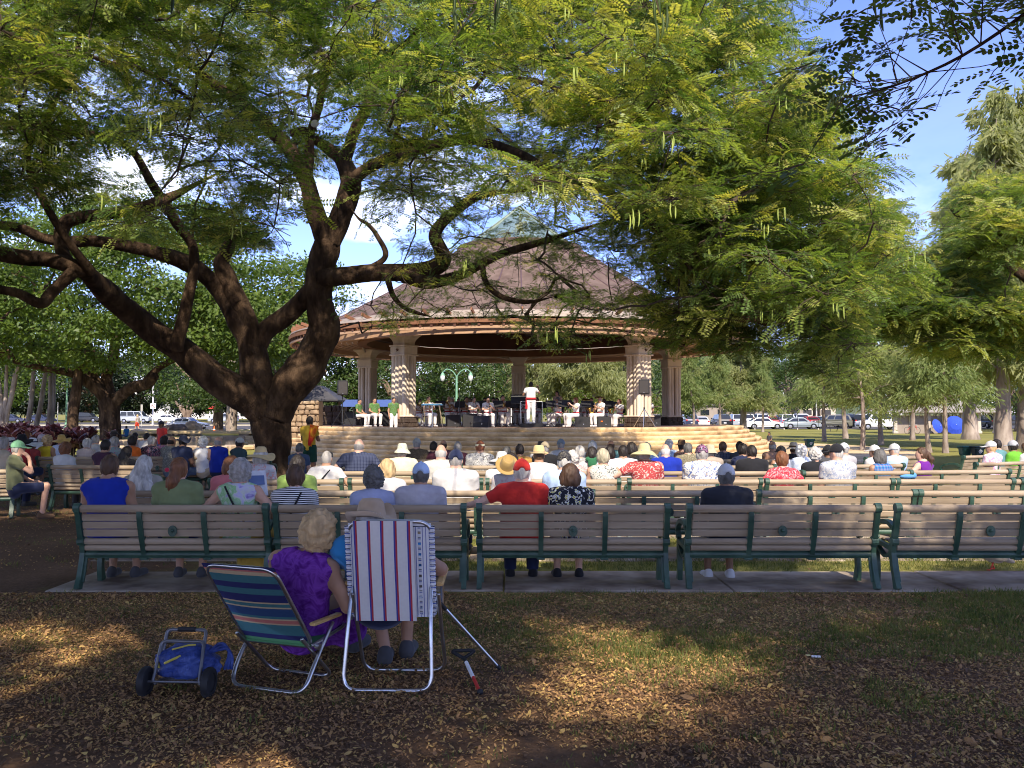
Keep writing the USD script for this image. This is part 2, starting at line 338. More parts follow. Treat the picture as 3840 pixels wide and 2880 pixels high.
RC = 8.6
def shaft_poly(w=0.82, d=0.36):
    parts = [sg.box(-w / 2 + 0.06, -d / 2 + 0.06, w / 2 - 0.06, d / 2 - 0.06)]
    for i in range(4):
        for j in range(2):
            parts.append(sg.Point(-w / 2 + 0.105 + i * (w - 0.21) / 3, (j - 0.5) * (d - 0.20)).buffer(0.105, 8))
    return so.unary_union(parts)
sp = shaft_poly()
for ai, a in enumerate((36, -36, 108, -108, 180)):
    ar = math.radians(a)
    c = sub(bs, 'column', None, (RC * math.sin(ar), -RC * math.cos(ar), SZ - 0.02), ar)
    zc = 3.45
    for j in (-1, 1):
        mm = extrude(sp, zc - 0.5, 0.5); mm.apply_translation((0, j * 0.21, 0)); part(c, 'shaft', mm, M_col, 30)
    part(c, 'plinth', box(0.94, 0.94, 0.07, (0, 0, 0.465), bev=0.02), M_col)
    part(c, 'base_core', box(0.82, 0.82, 0.43, (0, 0, 0.215)), M_mortar)
    if a in (36, -36, 108, -108):
        rs = np.random.default_rng(ai)
        for side in range(4):
            zz = 0.0
            for row in range(2):
                h = 0.18 + 0.05 * row; x = -0.45
                while x < 0.43:
                    w = min(rs.uniform(0.16, 0.36), 0.45 - x)
                    if w > 0.06:
                        b = box(w - 0.02, 0.08, h - 0.02, (x + w / 2, -0.43 - rs.uniform(0, 0.015), zz + h / 2), bev=0.022)
                        b.vertices += rs.uniform(-0.012, 0.012, b.vertices.shape)
                        b.apply_transform(trimesh.transformations.rotation_matrix(side * math.pi / 2, (0, 0, 1))); part(c, 'stone', b, M_lava)
                    x += w
                zz += h
    part(c, 'collar', cat([box(0.92, 0.92, 0.07, (0, 0, zc - 0.36), bev=0.02), box(0.92, 0.92, 0.07, (0, 0, zc + 0.035), bev=0.02), box(0.84, 0.84, 0.34, (0, 0, zc - 0.16), bev=0.03)]), M_col)
    pr = [(0.52, 0), (0.53, 0.12), (0.60, 0.24), (0.74, 0.36), (0.92, 0.46), (0.94, 0.52), (0.0, 0.52)]
    m = lathe([(r * .98, z) for r, z in pr], 4); m.apply_transform(trimesh.transformations.rotation_matrix(math.pi / 4, (0, 0, 1)))
    m.apply_scale([0.9, 0.9, 1]); m.apply_translation((0, 0, zc + 0.07)); part(c, 'capital', m, M_col)
    # little bird emblem on the collar
    em = cat([box(0.14, 0.02, 0.03, (0, -0.430, zc - 0.16), ry=0.5), box(0.14, 0.02, 0.03, (0.02, -0.431, zc - 0.17), ry=-0.6), box(0.03, 0.02, 0.09, (0, -0.432, zc - 0.13))])
    part(c, 'emblem', em, M_dark)
    for s in (-1, 1):
        part(c, 'strut', bar((s * 0.3, 0, zc + 0.42), (s * 1.6, 0.5, zc + 0.68), 0.06, 6), M_col)
ZT = SZ + 4.0 - 0.02
# ring beams, soffit, trellis and roof
part(bs, 'ring_beam', ring(7.7, 8.15, ZT + 0.02, ZT + 0.42, 120), M_brown, 30)
part(bs, 'fascia', ring(9.72, 9.9, ZT - 0.22, ZT + 0.16, 120), M_orange, 30)
part(bs, 'fascia', ring(9.68, 9.95, ZT + 0.17, ZT + 0.30, 120), M_brown, 30)
part(bs, 'fascia', ring(11.32, 11.44, ZT + 0.06, ZT + 0.20, 120), M_brown, 30)
part(bs, 'fascia', ring(11.28, 11.38, ZT - 0.16, ZT - 0.07, 120), M_orange, 30)
for k in range(6):
    r0 = 8.17 + k * 0.258
    part(bs, 'soffit_plank', ring(r0, r0 + 0.235, ZT + 0.10 - k * 0.02, ZT + 0.13 - k * 0.02, 120), M_orange, 30)
for k in range(150):
    a = 2 * math.pi * (k + 0.5) / 150
    part(bs, 'dentil', box(0.10, 0.10, 0.125, (11.35 * math.sin(a), -11.35 * math.cos(a), ZT - 0.004), rz=a), M_dark)
for k in range(72):
    a = 2 * math.pi * k / 72
    b = box(0.06, 1.5, 0.13, (0, 0, 0), rx=math.radians(-16)); b.apply_translation((0, -10.60, ZT + 0.40))
    b.apply_transform(trimesh.transformations.rotation_matrix(a, (0, 0, 1))); part(bs, 'rafter', b, M_brown)
for k in range(9):
    r = 9.98 + k * 0.165; z = ZT + 0.665 - (r - 9.98) * 0.287
    part(bs, 'trellis_slat', ring(r, r + 0.075, z, z + 0.05, 120), M_trel, 30)
rp = [(9.97, ZT + 0.72), (9.4, ZT + 1.0), (6.5, ZT + 2.62), (3.05, 10.02)]
NP = 45
for k in range(NP):
    a0, a1 = 2 * math.pi * k / NP, 2 * math.pi * (k + 1) / NP
    m = lathe(rp + [(r, z - 0.06) for r, z in rp[::-1]] + rp[:1], 2, (0, 0, 0), a0, a1); part(bs, 'roof_panel', m, M_roof)
    ln = [np.array([r * math.sin(a0), -r * math.cos(a0), z + 0.015]) for r, z in rp]
    part(bs, 'roof_seam', tube(ln, 0.030, 4), M_seam)
part(bs, 'curb', ring(2.95, 3.2, 9.97, 10.14, 48), M_roof, 30)
for k in range(8):
    a0, a1 = 2 * math.pi * k / 8, 2 * math.pi * (k + 1) / 8
    tri = lathe([(3.0, 10.12), (1.5, 11.22), (0.06, 12.3)], 1, (0, 0, 0), a0, a1); part(bs, 'glass_panel', tri, M_teal)
    part(bs, 'rib', tube([(3.02 * math.sin(a0), -3.02 * math.cos(a0), 10.12), (1.5 * math.sin(a0), -1.5 * math.cos(a0), 11.24), (0.03 * math.sin(a0), -0.03 * math.cos(a0), 12.35)], 0.055, 5), M_teal_rib)
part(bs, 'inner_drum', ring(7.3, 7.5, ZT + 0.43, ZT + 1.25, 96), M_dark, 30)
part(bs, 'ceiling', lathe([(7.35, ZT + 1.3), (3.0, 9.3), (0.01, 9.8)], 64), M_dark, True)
# ================================================================ leaves and trees
def leaf_blades(cs, dirs, ups, L, W, hexa=False):
    """Flat leaflets: base points cs, unit directions dirs, normals ups."""
    n = len(cs); s = np.cross(dirs, ups); s /= np.maximum(np.linalg.norm(s, axis=1, keepdims=True), 1e-9)
    L = np.broadcast_to(L, (n,))[:, None]; W = np.broadcast_to(W, (n,))[:, None]
    if hexa:
        v = np.stack([cs, cs + dirs * L * .3 + s * W * .5, cs + dirs * L * .75 + s * W * .48, cs + dirs * L, cs + dirs * L * .75 - s * W * .48, cs + dirs * L * .3 - s * W * .5], 1)
        f = np.array([[0, 1, 5], [1, 2, 5], [2, 4, 5], [2, 3, 4]])
    else:
        v = np.stack([cs, cs + dirs * L * .5 + s * W * .5, cs + dirs * L, cs + dirs * L * .5 - s * W * .5], 1); f = np.array([[0, 1, 2], [0, 2, 3]])
    k = v.shape[1]
    F_ = (np.arange(n)[:, None, None] * k + f[None]).reshape(-1, 3)
    return trimesh.Trimesh(v.reshape(-1, 3), F_, process=False)

def unit(v): return v / np.maximum(np.linalg.norm(v, axis=-1, keepdims=True), 1e-9)

def spray(seed, hexa=False, fronds=7, pairs=8, lf=0.056, wf=0.027, length=0.42, droop=0.5):
    r = np.random.default_rng(seed); C, D, U = [], [], []; stems = []
    tw = [np.array([0, 0, 0.0])]; d = unit(np.array([1, 0, 0.1]))
    for i in range(5):
        d = unit(d + np.array([0, r.normal(0, .16), r.normal(-.06 * droop, .08)])); tw.append(tw[-1] + d * length / 5)
    stems.append(tube(tw, np.linspace(.006, .003, 6), 3, cap=False))
    for k in range(fronds):
        t = 0.15 + 0.85 * k / (fronds - 1); i = min(int(t * 5), 4); p = tw[i] + (tw[i + 1] - tw[i]) * (t * 5 - i)
        side = 1 if k % 2 else -1
        fd = unit(np.array([0.55 + .5 * t * (k == fronds - 1), side * (1.0 if k < fronds - 1 else .1), -.15 * droop]) + r.normal(0, .22, 3))
        fl = r.uniform(.20, .30); up = unit(np.array([0, 0, 1]) + r.normal(0, .3, 3)); pos = p.copy(); 
        sd = unit(np.cross(fd, up)); up = np.cross(sd, fd)
        pts = [pos.copy()]
        for j in range(pairs):
            fd = unit(fd + np.array([0, 0, -.055 * droop])); pos = pos + fd * fl / pairs; pts.append(pos.copy())
            for s2 in (-1, 1):
                C.append(pos); D.append(unit(sd * s2 + fd * .35 + r.normal(0, .09, 3))); U.append(unit(up + r.normal(0, .22, 3)))
        C.append(pos); D.append(fd); U.append(up)
        stems.append(tube(pts[::3] + [pts[-1]], .0016, 3, cap=False))
    C, D, U = map(np.array, (C, D, U)); n = len(C)
    return leaf_blades(C, D, U, r.uniform(.8, 1.15, n) * lf, r.uniform(.85, 1.1, n) * wf, hexa), cat(stems)

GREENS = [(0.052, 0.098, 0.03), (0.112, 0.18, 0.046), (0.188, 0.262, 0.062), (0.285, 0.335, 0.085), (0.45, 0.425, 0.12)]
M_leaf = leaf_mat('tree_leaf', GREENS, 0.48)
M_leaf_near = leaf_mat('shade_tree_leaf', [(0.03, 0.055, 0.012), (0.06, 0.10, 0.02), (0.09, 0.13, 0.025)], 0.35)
def bark_extra(n, l):
    n['w'] = ('noise_texture', dict(scale=5.5, detail=7.0, roughness=0.7, distortion=1.2)); n['b2'] = ('bump', dict(strength=1.0, distance=0.10))
    l += [('m.vector', 'w.vector'), ('w.fac', 'b2.height'), ('b2.normal', 'b.normal')]
M_bark = mat('dark_bark', [(0.022, 0.014, 0.010), (0.062, 0.039, 0.025), (0.14, 0.090, 0.056)], 3.2, 0.95, 0.1, bump=0.9, bscale=16, pos=True, stretch=(1, 1, 0.38), bdist=0.05, extra=bark_extra)
M_bark_grey = mat('grey_bark', [(0.14, 0.105, 0.085), (0.26, 0.21, 0.175), (0.38, 0.32, 0.27)], 2.5, 0.95, 0.1, bump=0.9, bscale=9, stretch=(1, 1, .35))
M_twig = mat('twig_bark', [(0.04, 0.028, 0.02), (0.09, 0.065, 0.045)], 4, 0.95)
M_pod = mat('seed_pod', [(0.20, 0.26, 0.05), (0.36, 0.42, 0.09)], 9, 0.5)

def instancer(parent, name, protos, mats_, pos, yaw, tilt, sc, seed, kind='stuff', label=None):
    """A PointInstancer of small leafy pieces. protos: list of lists of (mesh, material)."""
    path = fresh(parent, name); pi = UsdGeom.PointInstancer.Define(stage, path); r = np.random.default_rng(seed)
    rel = pi.CreatePrototypesRel()
    for i, pr in enumerate(protos):
        pp = UsdGeom.Xform.Define(stage, f'{path}/piece_{i:03d}').GetPrim()
        for nm, me, m in pr:
            part(str(pp.GetPath()), nm, me, m)
        rel.AddTarget(pp.GetPath())
    n = len(pos); q = []
    a = np.asarray(yaw) / 2; b = np.asarray(tilt) / 2; ph = r.uniform(0, 2 * np.pi, n)
    # q = tilt about a random horizontal axis * yaw
    qw = np.cos(b) * np.cos(a); qx = np.sin(b) * np.cos(ph) * np.cos(a) + np.sin(b) * np.sin(ph) * np.sin(a)
    qy = np.sin(b) * np.sin(ph) * np.cos(a) - np.sin(b) * np.cos(ph) * np.sin(a); qz = np.cos(b) * np.sin(a)
    pi.CreateProtoIndicesAttr(Vt.IntArray.FromNumpy(r.integers(0, len(protos), n).astype(np.int32)))
    pi.CreatePositionsAttr(Vt.Vec3fArray.FromNumpy(np.asarray(pos, np.float32)))
    pi.CreateOrientationsAttr(Vt.QuathArray([Gf.Quath(float(w), float(x), float(y), float(z)) for w, x, y, z in zip(qw, qx, qy, qz)]))
    pi.CreateScalesAttr(Vt.Vec3fArray.FromNumpy(np.repeat(np.asarray(sc, np.float32)[:, None], 3, 1)))
    setd(pi.GetPrim(), kind=kind, label=label)
    return path

def grow(skel, targets, r, k=0.0095, expo=0.45, wig=0.10, step=0.45, rmin=0.008):
    """Branches from the skeleton nodes (n,3) out to every target: list of (points, radii) sorted by thickness."""
    nodes = [np.array(skel)]; 
    allp = np.array(skel); parent = np.full(len(allp), -1); paths = []
    d0 = cKDTree(allp).query(targets)[0]
    for t in np.argsort(d0):
        T = targets[t]; i = int(np.argmin(((allp - T) ** 2).sum(1) * (1 + 0.25 * (allp[:, 2] > T[2] + .5))))
        A = allp[i]; L = np.linalg.norm(T - A); n = max(3, int(L / step) + 1)
        s = np.linspace(0, 1, n + 1)[:, None]
        mid = (A + T) / 2 + r.normal(0, wig * L, 3) + np.array([0, 0, .08 * L])
        P = (1 - s) ** 2 * A + 2 * s * (1 - s) * mid + s * s * T
        P[1:-1] += r.normal(0, .05 * min(L, 2) ** .5, (n - 1, 3))
        base = len(allp); allp = np.vstack([allp, P[1:]]); parent = np.concatenate([parent, [i], np.arange(base, base + n - 1)])
        paths.append((i, base, n))
    cnt = np.zeros(len(allp))
    for (i, b, n) in paths: cnt[b + n - 1] += 1
    for j in range(len(allp) - 1, -1, -1):
        if parent[j] >= 0: cnt[parent[j]] += cnt[j]
    out = []
    for (i, b, n) in paths:
        idx = np.concatenate([[i], np.arange(b, b + n)]); rr = np.maximum(k * np.maximum(cnt[idx], .6) ** expo, rmin); rr[0] = rr[1]
        out.append((allp[idx], rr))
    out.sort(key=lambda a: -a[1][0])
    return out

def in_poly(poly, x, y):
    p = np.asarray(poly, float); a, b = p, np.roll(p, -1, 0); c = np.zeros(len(x), bool)
    for (x0, y0), (x1, y1) in zip(a, b):
        c ^= ((y0 > y) != (y1 > y)) & (x < (x1 - x0) * (y - y0) / (y1 - y0 + 1e-12) + x0)
    return c

# ---------------------------------------------------------------- the great tree on the left
TD = 22.0
def limb(pts, dd, seed, seg=14, rough=.16, freq=1.6):
    """pts: (x, y, radius in px) in the 2212 copy; dd: depth at the start and the end, and wiggle between."""
    n = len(pts); ds = np.interp(np.linspace(0, 1, n), np.linspace(0, 1, len(dd)), dd)
    P = np.array([Q(x, y, d) for (x, y, _), d in zip(pts, ds)]); R = np.array([.87 * r * d / 1912 for (_, _, r), d in zip(pts, ds)])
    PR = catmull(np.hstack([P, R[:, None]]), max(12, n * 7)); k_ = len(PR)
    if pts[-1][2] <= 9: PR[:, 3] *= np.interp(np.arange(k_) / k_, [0, .72, 1], [1, 1, .22])
    return PR[:, :3], np.maximum(PR[:, 3], .008), tube(PR[:, :3], np.maximum(PR[:, 3], .008), seg + 8, rough * 1.2, freq, seed)
tree = thing('monkeypod_tree', 'great dark-barked spreading tree with forked trunk left of the bandstand', 'tree')
skel = []
def add_limb(name, pts, dd, seed, seg=14, rough=.16, freq=1.6):
    P, R, m = limb(pts, dd, seed, seg, rough, freq); part(tree, name, m, M_bark, True); skel.append(np.hstack([P, R[:, None]]))
add_limb('trunk', [(592, 1062, 88), (592, 1035, 58), (592, 1000, 46), (591, 960, 43), (587, 920, 45), (582, 885, 50), (579, 862, 50)], [22, 22], 1, 26, .20, 1.3)
add_limb('limb', [(586, 900, 46), (605, 862, 47), (645, 815, 47), (680, 765, 43), (698, 715, 42), (696, 680, 37), (688, 640, 32), (692, 590, 32), (702, 545, 35), (708, 515, 33)], [22, 22, 21.6, 21.4], 2, 22, .22, 1.7)
add_limb('limb', [(704, 530, 24), (690, 485, 25), (675, 440, 23), (660, 385, 20), (632, 330, 18), (585, 280, 17), (530, 230, 15), (475, 190, 12), (420, 150, 10), (350, 100, 8), (290, 50, 6)], [21.4, 20.5, 19], 3)
add_limb('limb', [(712, 530, 25), (735, 470, 27), (755, 415, 26), (757, 385, 25), (738, 345, 18), (705, 318, 14), (680, 300, 11)], [21.4, 21.4], 4)
add_limb('limb', [(748, 410, 18), (775, 378, 16), (830, 345, 14), (905, 322, 14), (1010, 302, 13), (1120, 332, 12), (1190, 372, 12), (1290, 405, 11), (1380, 455, 10), (1450, 530, 8), (1530, 625, 6), (1590, 690, 4)], [21.4, 19, 16.5, 15.5], 5)
add_limb('limb', [(664, 385, 13), (668, 330, 13), (672, 285, 11), (690, 225, 10), (702, 160, 9), (730, 90, 7)], [20.9, 21.5], 6)
add_limb('limb', [(672, 285, 10), (650, 283, 12), (628, 288, 10)], [21, 21], 61, 10)
add_limb('limb', [(742, 360, 15), (765, 285, 14), (795, 225, 13), (803, 150, 12), (812, 70, 10), (822, -40, 8)], [21.4, 22.5], 7)
add_limb('limb', [(798, 180, 9), (840, 130, 8), (880, 90, 7), (930, 40, 5)], [22, 21], 71, 8)
add_limb('limb', [(690, 598, 26), (735, 596, 22), (800, 590, 21), (870, 589, 21), (930, 582, 21), (958, 562, 19), (950, 535, 17), (940, 510, 16), (952, 485, 14), (985, 455, 13), (1030, 425, 12), (1085, 414, 9), (1150, 408, 8), (1220, 380, 6)], [21.4, 21, 20.4, 19.5], 8, 16)
add_limb('limb', [(860, 592, 16), (925, 610, 17), (985, 597, 13), (1030, 575, 12), (1080, 550, 10), (1140, 531, 9), (1200, 514, 8), (1260, 494, 6), (1340, 470, 5)], [21, 20, 18.5], 9)
add_limb('limb', [(1042, 572, 8), (1050, 610, 7), (1082, 640, 7), (1140, 652, 6), (1200, 640, 4)], [20, 19.5], 10, 8)
add_limb('limb', [(835, 594, 9), (850, 640, 7), (880, 668, 6), (930, 684, 5)], [21, 21.3], 11, 8)
add_limb('limb', [(780, 590, 8), (832, 555, 7), (815, 510, 6), (795, 485, 5), (775, 472, 4), (750, 440, 3)], [21.2, 21.2], 12, 8)
add_limb('limb', [(580, 885, 44), (556, 815, 40), (540, 735, 33), (512, 682, 29), (478, 630, 25), (440, 592, 22), (400, 566, 20), (340, 546, 17), (270, 531, 15), (200, 521, 14), (150, 522, 14), (90, 514, 14), (40, 492, 13), (-60, 480, 12)], [22, 21.5, 19.5, 18], 13, 18)
add_limb('limb', [(555, 800, 30), (540, 710, 26), (515, 652, 25), (492, 602, 23), (478, 568, 19), (492, 535, 16), (503, 510, 14), (500, 480, 8)], [21.8, 21], 14)
add_limb('limb', [(545, 770, 30), (572, 718, 26), (620, 680, 23), (662, 640, 23), (690, 600, 20)], [21.8, 21.9, 21.4], 15)
add_limb('limb', [(583, 905, 40), (522, 852, 39), (455, 810, 36), (385, 752, 33), (312, 700, 30), (258, 655, 29), (222, 625, 26), (195, 595, 21), (168, 578, 20), (105, 560, 19), (50, 556, 20), (-10, 545, 19), (-100, 520, 17)], [22, 20.5, 18.2, 17.2], 16, 18, .2)
add_limb('limb', [(160, 585, 17), (137, 550, 16), (131, 512, 16), (142, 482, 16), (172, 470, 15), (232, 462, 15), (302, 450, 15), (362, 428, 14), (420, 400, 10), (480, 370, 7)], [18.2, 18.2, 18.8], 17)
add_limb('limb', [(158, 588, 15), (112, 632, 15), (88, 655, 13), (40, 634, 12), (-10, 624, 11), (-80, 610, 10)], [18, 17], 18)
add_limb('limb', [(380, 755, 18), (420, 560, 12), (380, 480, 12), (330, 400, 11), (280, 320, 9), (200, 290, 9), (60, 285, 9), (0, 262, 8), (-80, 220, 8)], [20.5, 19, 17, 16], 19)
add_limb('limb', [(200, 590, 12), (120, 480, 10), (60, 340, 9), (110, 240, 7), (160, 120, 6)], [18.3, 16.5, 15], 20)
SK = np.vstack(skel)
part(tree, 'cut_branch_end', xfm(trimesh.creation.cylinder(0.10, 0.03, sections=10), Q(680, 267, 20.8), rx=1.3), mat('cut_wood', (0.34, 0.32, 0.25), 5, .9))

MASK = [(-400, -400), (1728, -400), (1735, 0), (1745, 130), (1770, 200), (1830, 290), (1900, 385), (1920, 470), (1955, 590), (1890, 640), (1850, 650), (1848, 720), (1835, 820), (1770, 810), (1725, 700), (1690, 700), (1640, 765), (1500, 745), (1420, 600), (1400, 520), (1380, 470), (1290, 420), (1180, 420), (1060, 430), (960, 460), (860, 450), (785, 440), (770, 350), (640, 360), (610, 480), (560, 570), (520, 530), (400, 560), (330, 530), (270, 545), (230, 480), (120, 440), (0, 430), (-400, 520)]
THIN = [(760, 440), (960, 470), (1100, 440), (1420, 520), (1590, 700), (1500, 770), (1250, 755), (1000, 740), (760, 700), (735, 640), (900, 560)]
GAPS = [(640, 175, 85, .12), (745, 255, 65, .10), (570, 250, 45, .25), (430, 195, 45, .3), (190, 345, 70, .45), (300, 375, 60, .45), (120, 200, 40, .6), (60, 350, 45, .6), (560, 330, 60, .35), (900, 230, 35, .35), (1230, 600, 40, .4), (1510, 560, 35, .3), (500, 420, 40, .4), (350, 250, 40, .35), (240, 215, 45, .35), (1030, 200, 30, .4)]
def crown_density(p):
    q = project(p); x, y = q[:, 0] * 2212 / 3840, q[:, 1] * 2212 / 3840
    mid = in_poly([(1250, 420), (1400, 470), (1480, 560), (1570, 690), (1500, 725), (1400, 650), (1320, 570)], x, y)
    front = q[:, 2] > 1; off = (x < -60) | (x > 2270) | (y < -120) | (y > 1700) | ~front
    d = np.where(in_poly(MASK, x, y), 1.0, 0.0)
    for gx, gy, gr, gv in GAPS:
        d *= 1 - (1 - gv) * np.exp(-(((x - gx) ** 2 + (y - gy) ** 2) / gr ** 2) ** 1.5)
    d = np.maximum(d, np.where(in_poly(THIN, x, y), 0.44, 0)); d = np.maximum(d, np.where(mid, .75, 0))
    return np.where(off, 0.8, d)
rc = np.random.default_rng(5)
def ellipsoid_points(n, c, rad, lo=.5, zmin=2.0, r=rc):
    d = unit(r.normal(0, 1, (n * 3, 3))); k = r.uniform(lo ** 3, 1, n * 3) ** (1 / 3)
    p = np.asarray(c) + d * k[:, None] * np.asarray(rad); p = p[(p[:, 2] > zmin)]
    return p[:n]
cl = np.vstack([ellipsoid_points(1250, (-4.5, 20.0, 6.6), (14.6, 9.0, 6.2), .66, 3.0), ellipsoid_points(110, (5.2, 17.0, 4.9), (3.4, 4.0, 2.8), .2, 2.6), ellipsoid_points(90, (6.1, 17.0, 3.7), (1.6, 2.0, 1.6), .1, 2.2), ellipsoid_points(45, (4.4, 18.0, 4.2), (1.8, 2.0, 1.7), .1, 2.8), ellipsoid_points(150, (1.2, 20.3, 4.9), (5.6, 2.2, 1.7), .1, 3.0), ellipsoid_points(70, (5.7, 17.0, 3.3), (1.0, 1.6, 1.3), .1, 2.2), ellipsoid_points(24, (4.2, 17.3, 4.1), (1.3, 1.6, 1.3), .1, 2.6)])
keep = rc.uniform(0, 1, len(cl)) < crown_density(cl) ; cl = cl[keep]
# thin out: not nearer than 0.62 m to one another
tr = cKDTree(cl); okm = np.ones(len(cl), bool)
for i in range(len(cl)):
    if okm[i]:
        for j in tr.query_ball_point(cl[i], .62):
            if j > i: okm[j] = False
cl = cl[okm]
br = grow(SK[:, :3], cl, rc, k=.0105, expo=.46)
for k, (P, R) in enumerate(br[:45]): part(tree, 'branch', tube(P, R, 7, .1, 3, k), M_bark, True)
tw = [tube(P, R, 5 if R[0] > .02 else 4, cap=False) for P, R in br[45:]]
sp_pos, sp_yaw, sp_tilt, sp_sc = [], [], [], []
qq_ = project(cl) * 2212 / 3840; inm = in_poly(MASK, qq_[:, 0], qq_[:, 1]) | (qq_[:, 0] < -60) | (qq_[:, 1] < -120) | (qq_[:, 0] > 2270); ci = 0
for c in cl:
    n = rc.integers(24, 40); rr = rc.uniform(.5, .9); thin_ = not inm[ci]; ci += 1
    if thin_: n, rr = rc.integers(16, 26), .55
    o = unit(rc.normal(0, 1, (n, 3))) * (rc.uniform(0, 1, n) ** .45)[:, None] * np.array([rr, rr, rr * .42])
    sp_pos.append(c + o); sp_yaw.append(np.arctan2(o[:, 1], o[:, 0]) + rc.normal(0, .5, n)); sp_tilt.append(np.abs(rc.normal(0, .42, n))); sp_sc.append(rc.uniform(.6, 1.4, n) * (.55 if thin_ else 1))
    for j in range(7):
        e = c + o[j] * 1.05; m_ = c + o[j] * .5 + rc.normal(0, .07, 3); tw.append(tube([c, m_, e], [.009, .007, .004], 3, cap=False))
sp_pos = np.vstack(sp_pos); sp_yaw, sp_tilt, sp_sc = map(np.concatenate, (sp_yaw, sp_tilt, sp_sc))
k2 = rc.uniform(0, 1, len(sp_pos)) < np.clip(crown_density(sp_pos) * 2.2, 0, 1)
sp_pos, sp_yaw, sp_tilt, sp_sc = sp_pos[k2], sp_yaw[k2], sp_tilt[k2], sp_sc[k2]
part(tree, 'twigs', cat(tw), M_twig, kind='stuff')
PROTO = []
for s in range(6):
    lv, st = spray(100 + s, fronds=[7, 5, 8, 6, 4, 7][s], pairs=[8, 10, 7, 9, 6, 8][s], lf=[.056, .05, .062, .056, .066, .052][s], droop=[.5, 1.1, .3, .8, .6, 1.4][s]); PROTO.append([('leaflets', lv, M_leaf), ('stem', st, M_twig)])
instancer(tree, 'crown', PROTO, None, sp_pos, sp_yaw, sp_tilt, sp_sc, 3)
print('main crown sprays', len(sp_pos), 'clusters', len(cl))
# seed pods hang in bunches in front of the leaves
def pod_mesh(L, r):
    p = [np.array([0, 0, 0])]; b = r.uniform(0, 6.28)
    for k in range(4): p.append(p[-1] + unit(np.array([math.cos(b) * .12 * (k - 1.2), math.sin(b) * .12 * (k - 1.2), -1.0])) * L / 4)
    m = tube(p, [.004, .010, .012, .011, .004], 5)
    return m
q = project(cl); vis = (q[:, 2] > 8) & (q[:, 0] > 0) & (q[:, 0] < 3840) & (q[:, 1] > 0) & (q[:, 1] < 1350)
cand = np.where(vis)[0]; sc_ = q[cand, 2] + rc.uniform(0, 5, len(cand)); cand = cand[np.argsort(sc_)][:75]
pods = []
for c in cl[cand]:
    b = c + np.array([rc.normal(0, .3), -.75, -.15 + rc.normal(0, .15)])
    for j in range(rc.integers(2, 5)):
        m = pod_mesh(rc.uniform(.14, .24), rc); m.apply_translation(b + np.array([rc.normal(0, .07), rc.normal(0, .07), rc.normal(0, .03)])); pods.append(m)
for m in pods[:290]: part(tree, 'seed_pod', m, M_pod, True)

# ---------------------------------------------------------------- the tree behind the photographer that shades the lawn
st_ = thing('monkeypod_tree', 'tree overhanging from behind the viewer, its dark leafy branch hanging in the top right corner', 'tree')
r6 = np.random.default_rng(66)
tp = catmull([(6.0, -7, -.1), (5.8, -7, 1.2), (5.4, -6.8, 2.6), (4.6, -6.2, 4.2)], 20)
part(st_, 'trunk', tube(tp, np.linspace(.75, .40, 20), 18, .2, 1.5, 8), M_bark, True)
sk2 = [tp]
for k, pts in enumerate([[(4.8, -6.4, 3.8), (3.5, -4.5, 5.2), (3.0, -2.0, 5.8), (3.2, 1.5, 5.7), (3.6, 3.6, 5.3), (3.9, 5.2, 4.75)], [(4.9, -6.4, 3.6), (1.5, -5.2, 5.0), (-2.0, -3.6, 5.6), (-5.0, -1.0, 5.9), (-7.5, 3.0, 6.1), (-9.0, 7.0, 7.2)], [(4.6, -6.2, 4.2), (1.0, -3.4, 6.2), (-1.5, -.8, 6.9), (-3.0, 1.0, 7.0)], [(4.8, -6.4, 3.9), (7.5, -4.0, 5.6), (10.0, -1.8, 6.4)]]):
    P = catmull(pts, 26); part(st_, 'limb', tube(P, np.linspace(.30, .06 if k else .02, 26), 10, .15, 2, k), M_bark, True); sk2.append(P)
c2 = np.stack([r6.uniform(-13, 11, 1500), r6.uniform(-5.2, 2.3, 1500), r6.uniform(5.6, 8.4, 1500)], 1)
# where the shadow of a clump lands, and how shady it is there in the photograph
gx, gy = c2[:, 0] - c2[:, 2] * SUN_DIR[0] / SUN_DIR[2], c2[:, 1] - c2[:, 2] * SUN_DIR[1] / SUN_DIR[2]
shade = np.where(gy < 7.9, .74, np.where(gx < -1.4, .80, np.where(gx < 2.6, .50, .06)))
shade = np.where((gy < 7.0) & (gx > 3.3), .62, shade)
hole = meshkit.noise(np.stack([gx * .95, gy * 1.25, gx * 0], -1), 21)
shade = shade * np.clip((.88 - hole) * 6.0, 0, 1.2)
shade = np.where((gy > 7.9) & (gy < 9.0), np.where(gx < 2.2, .97, .22), shade)
shade = np.where((gy >= 9.0) & (gx > -1.4), shade * .25, shade)
SPOTS = [(.62, 6.1, .82), (1.1, 6.9, .74), (1.45, 6.1, .80), (1.9, 5.95, .68), (.85, 4.6, .8), (.41, 5.15, .68), (-3.6, 7.5, .9), (-3.1, 5.9, .9), (-2.4, 6.5, .85), (-.5, 4.4, .72), (4.3, 7.5, .8), (2.2, 5.2, .62), (-2.5, 4.5, .7), (3.4, 6.4, .6), (-1.2, 5.6, .62), (1.0, 5.6, .6), (2.9, 7.0, .65), (-.4, 7.2, .7), (.3, 4.0, .7), (1.9, 4.3, .6), (-1.9, 7.4, .7), (2.7, 4.6, .5)]
SPOTS += [(-1.6, 6.6, .5), (2.4, 6.6, .6), (3.6, 5.4, .55), (.0, 6.4, .55), (1.3, 5.2, .55), (-2.9, 4.9, .6), (-.9, 4.1, .5), (3.0, 7.4, .6), (1.6, 7.5, .55), (-4.4, 6.6, .8), (.5, 7.4, .6)]
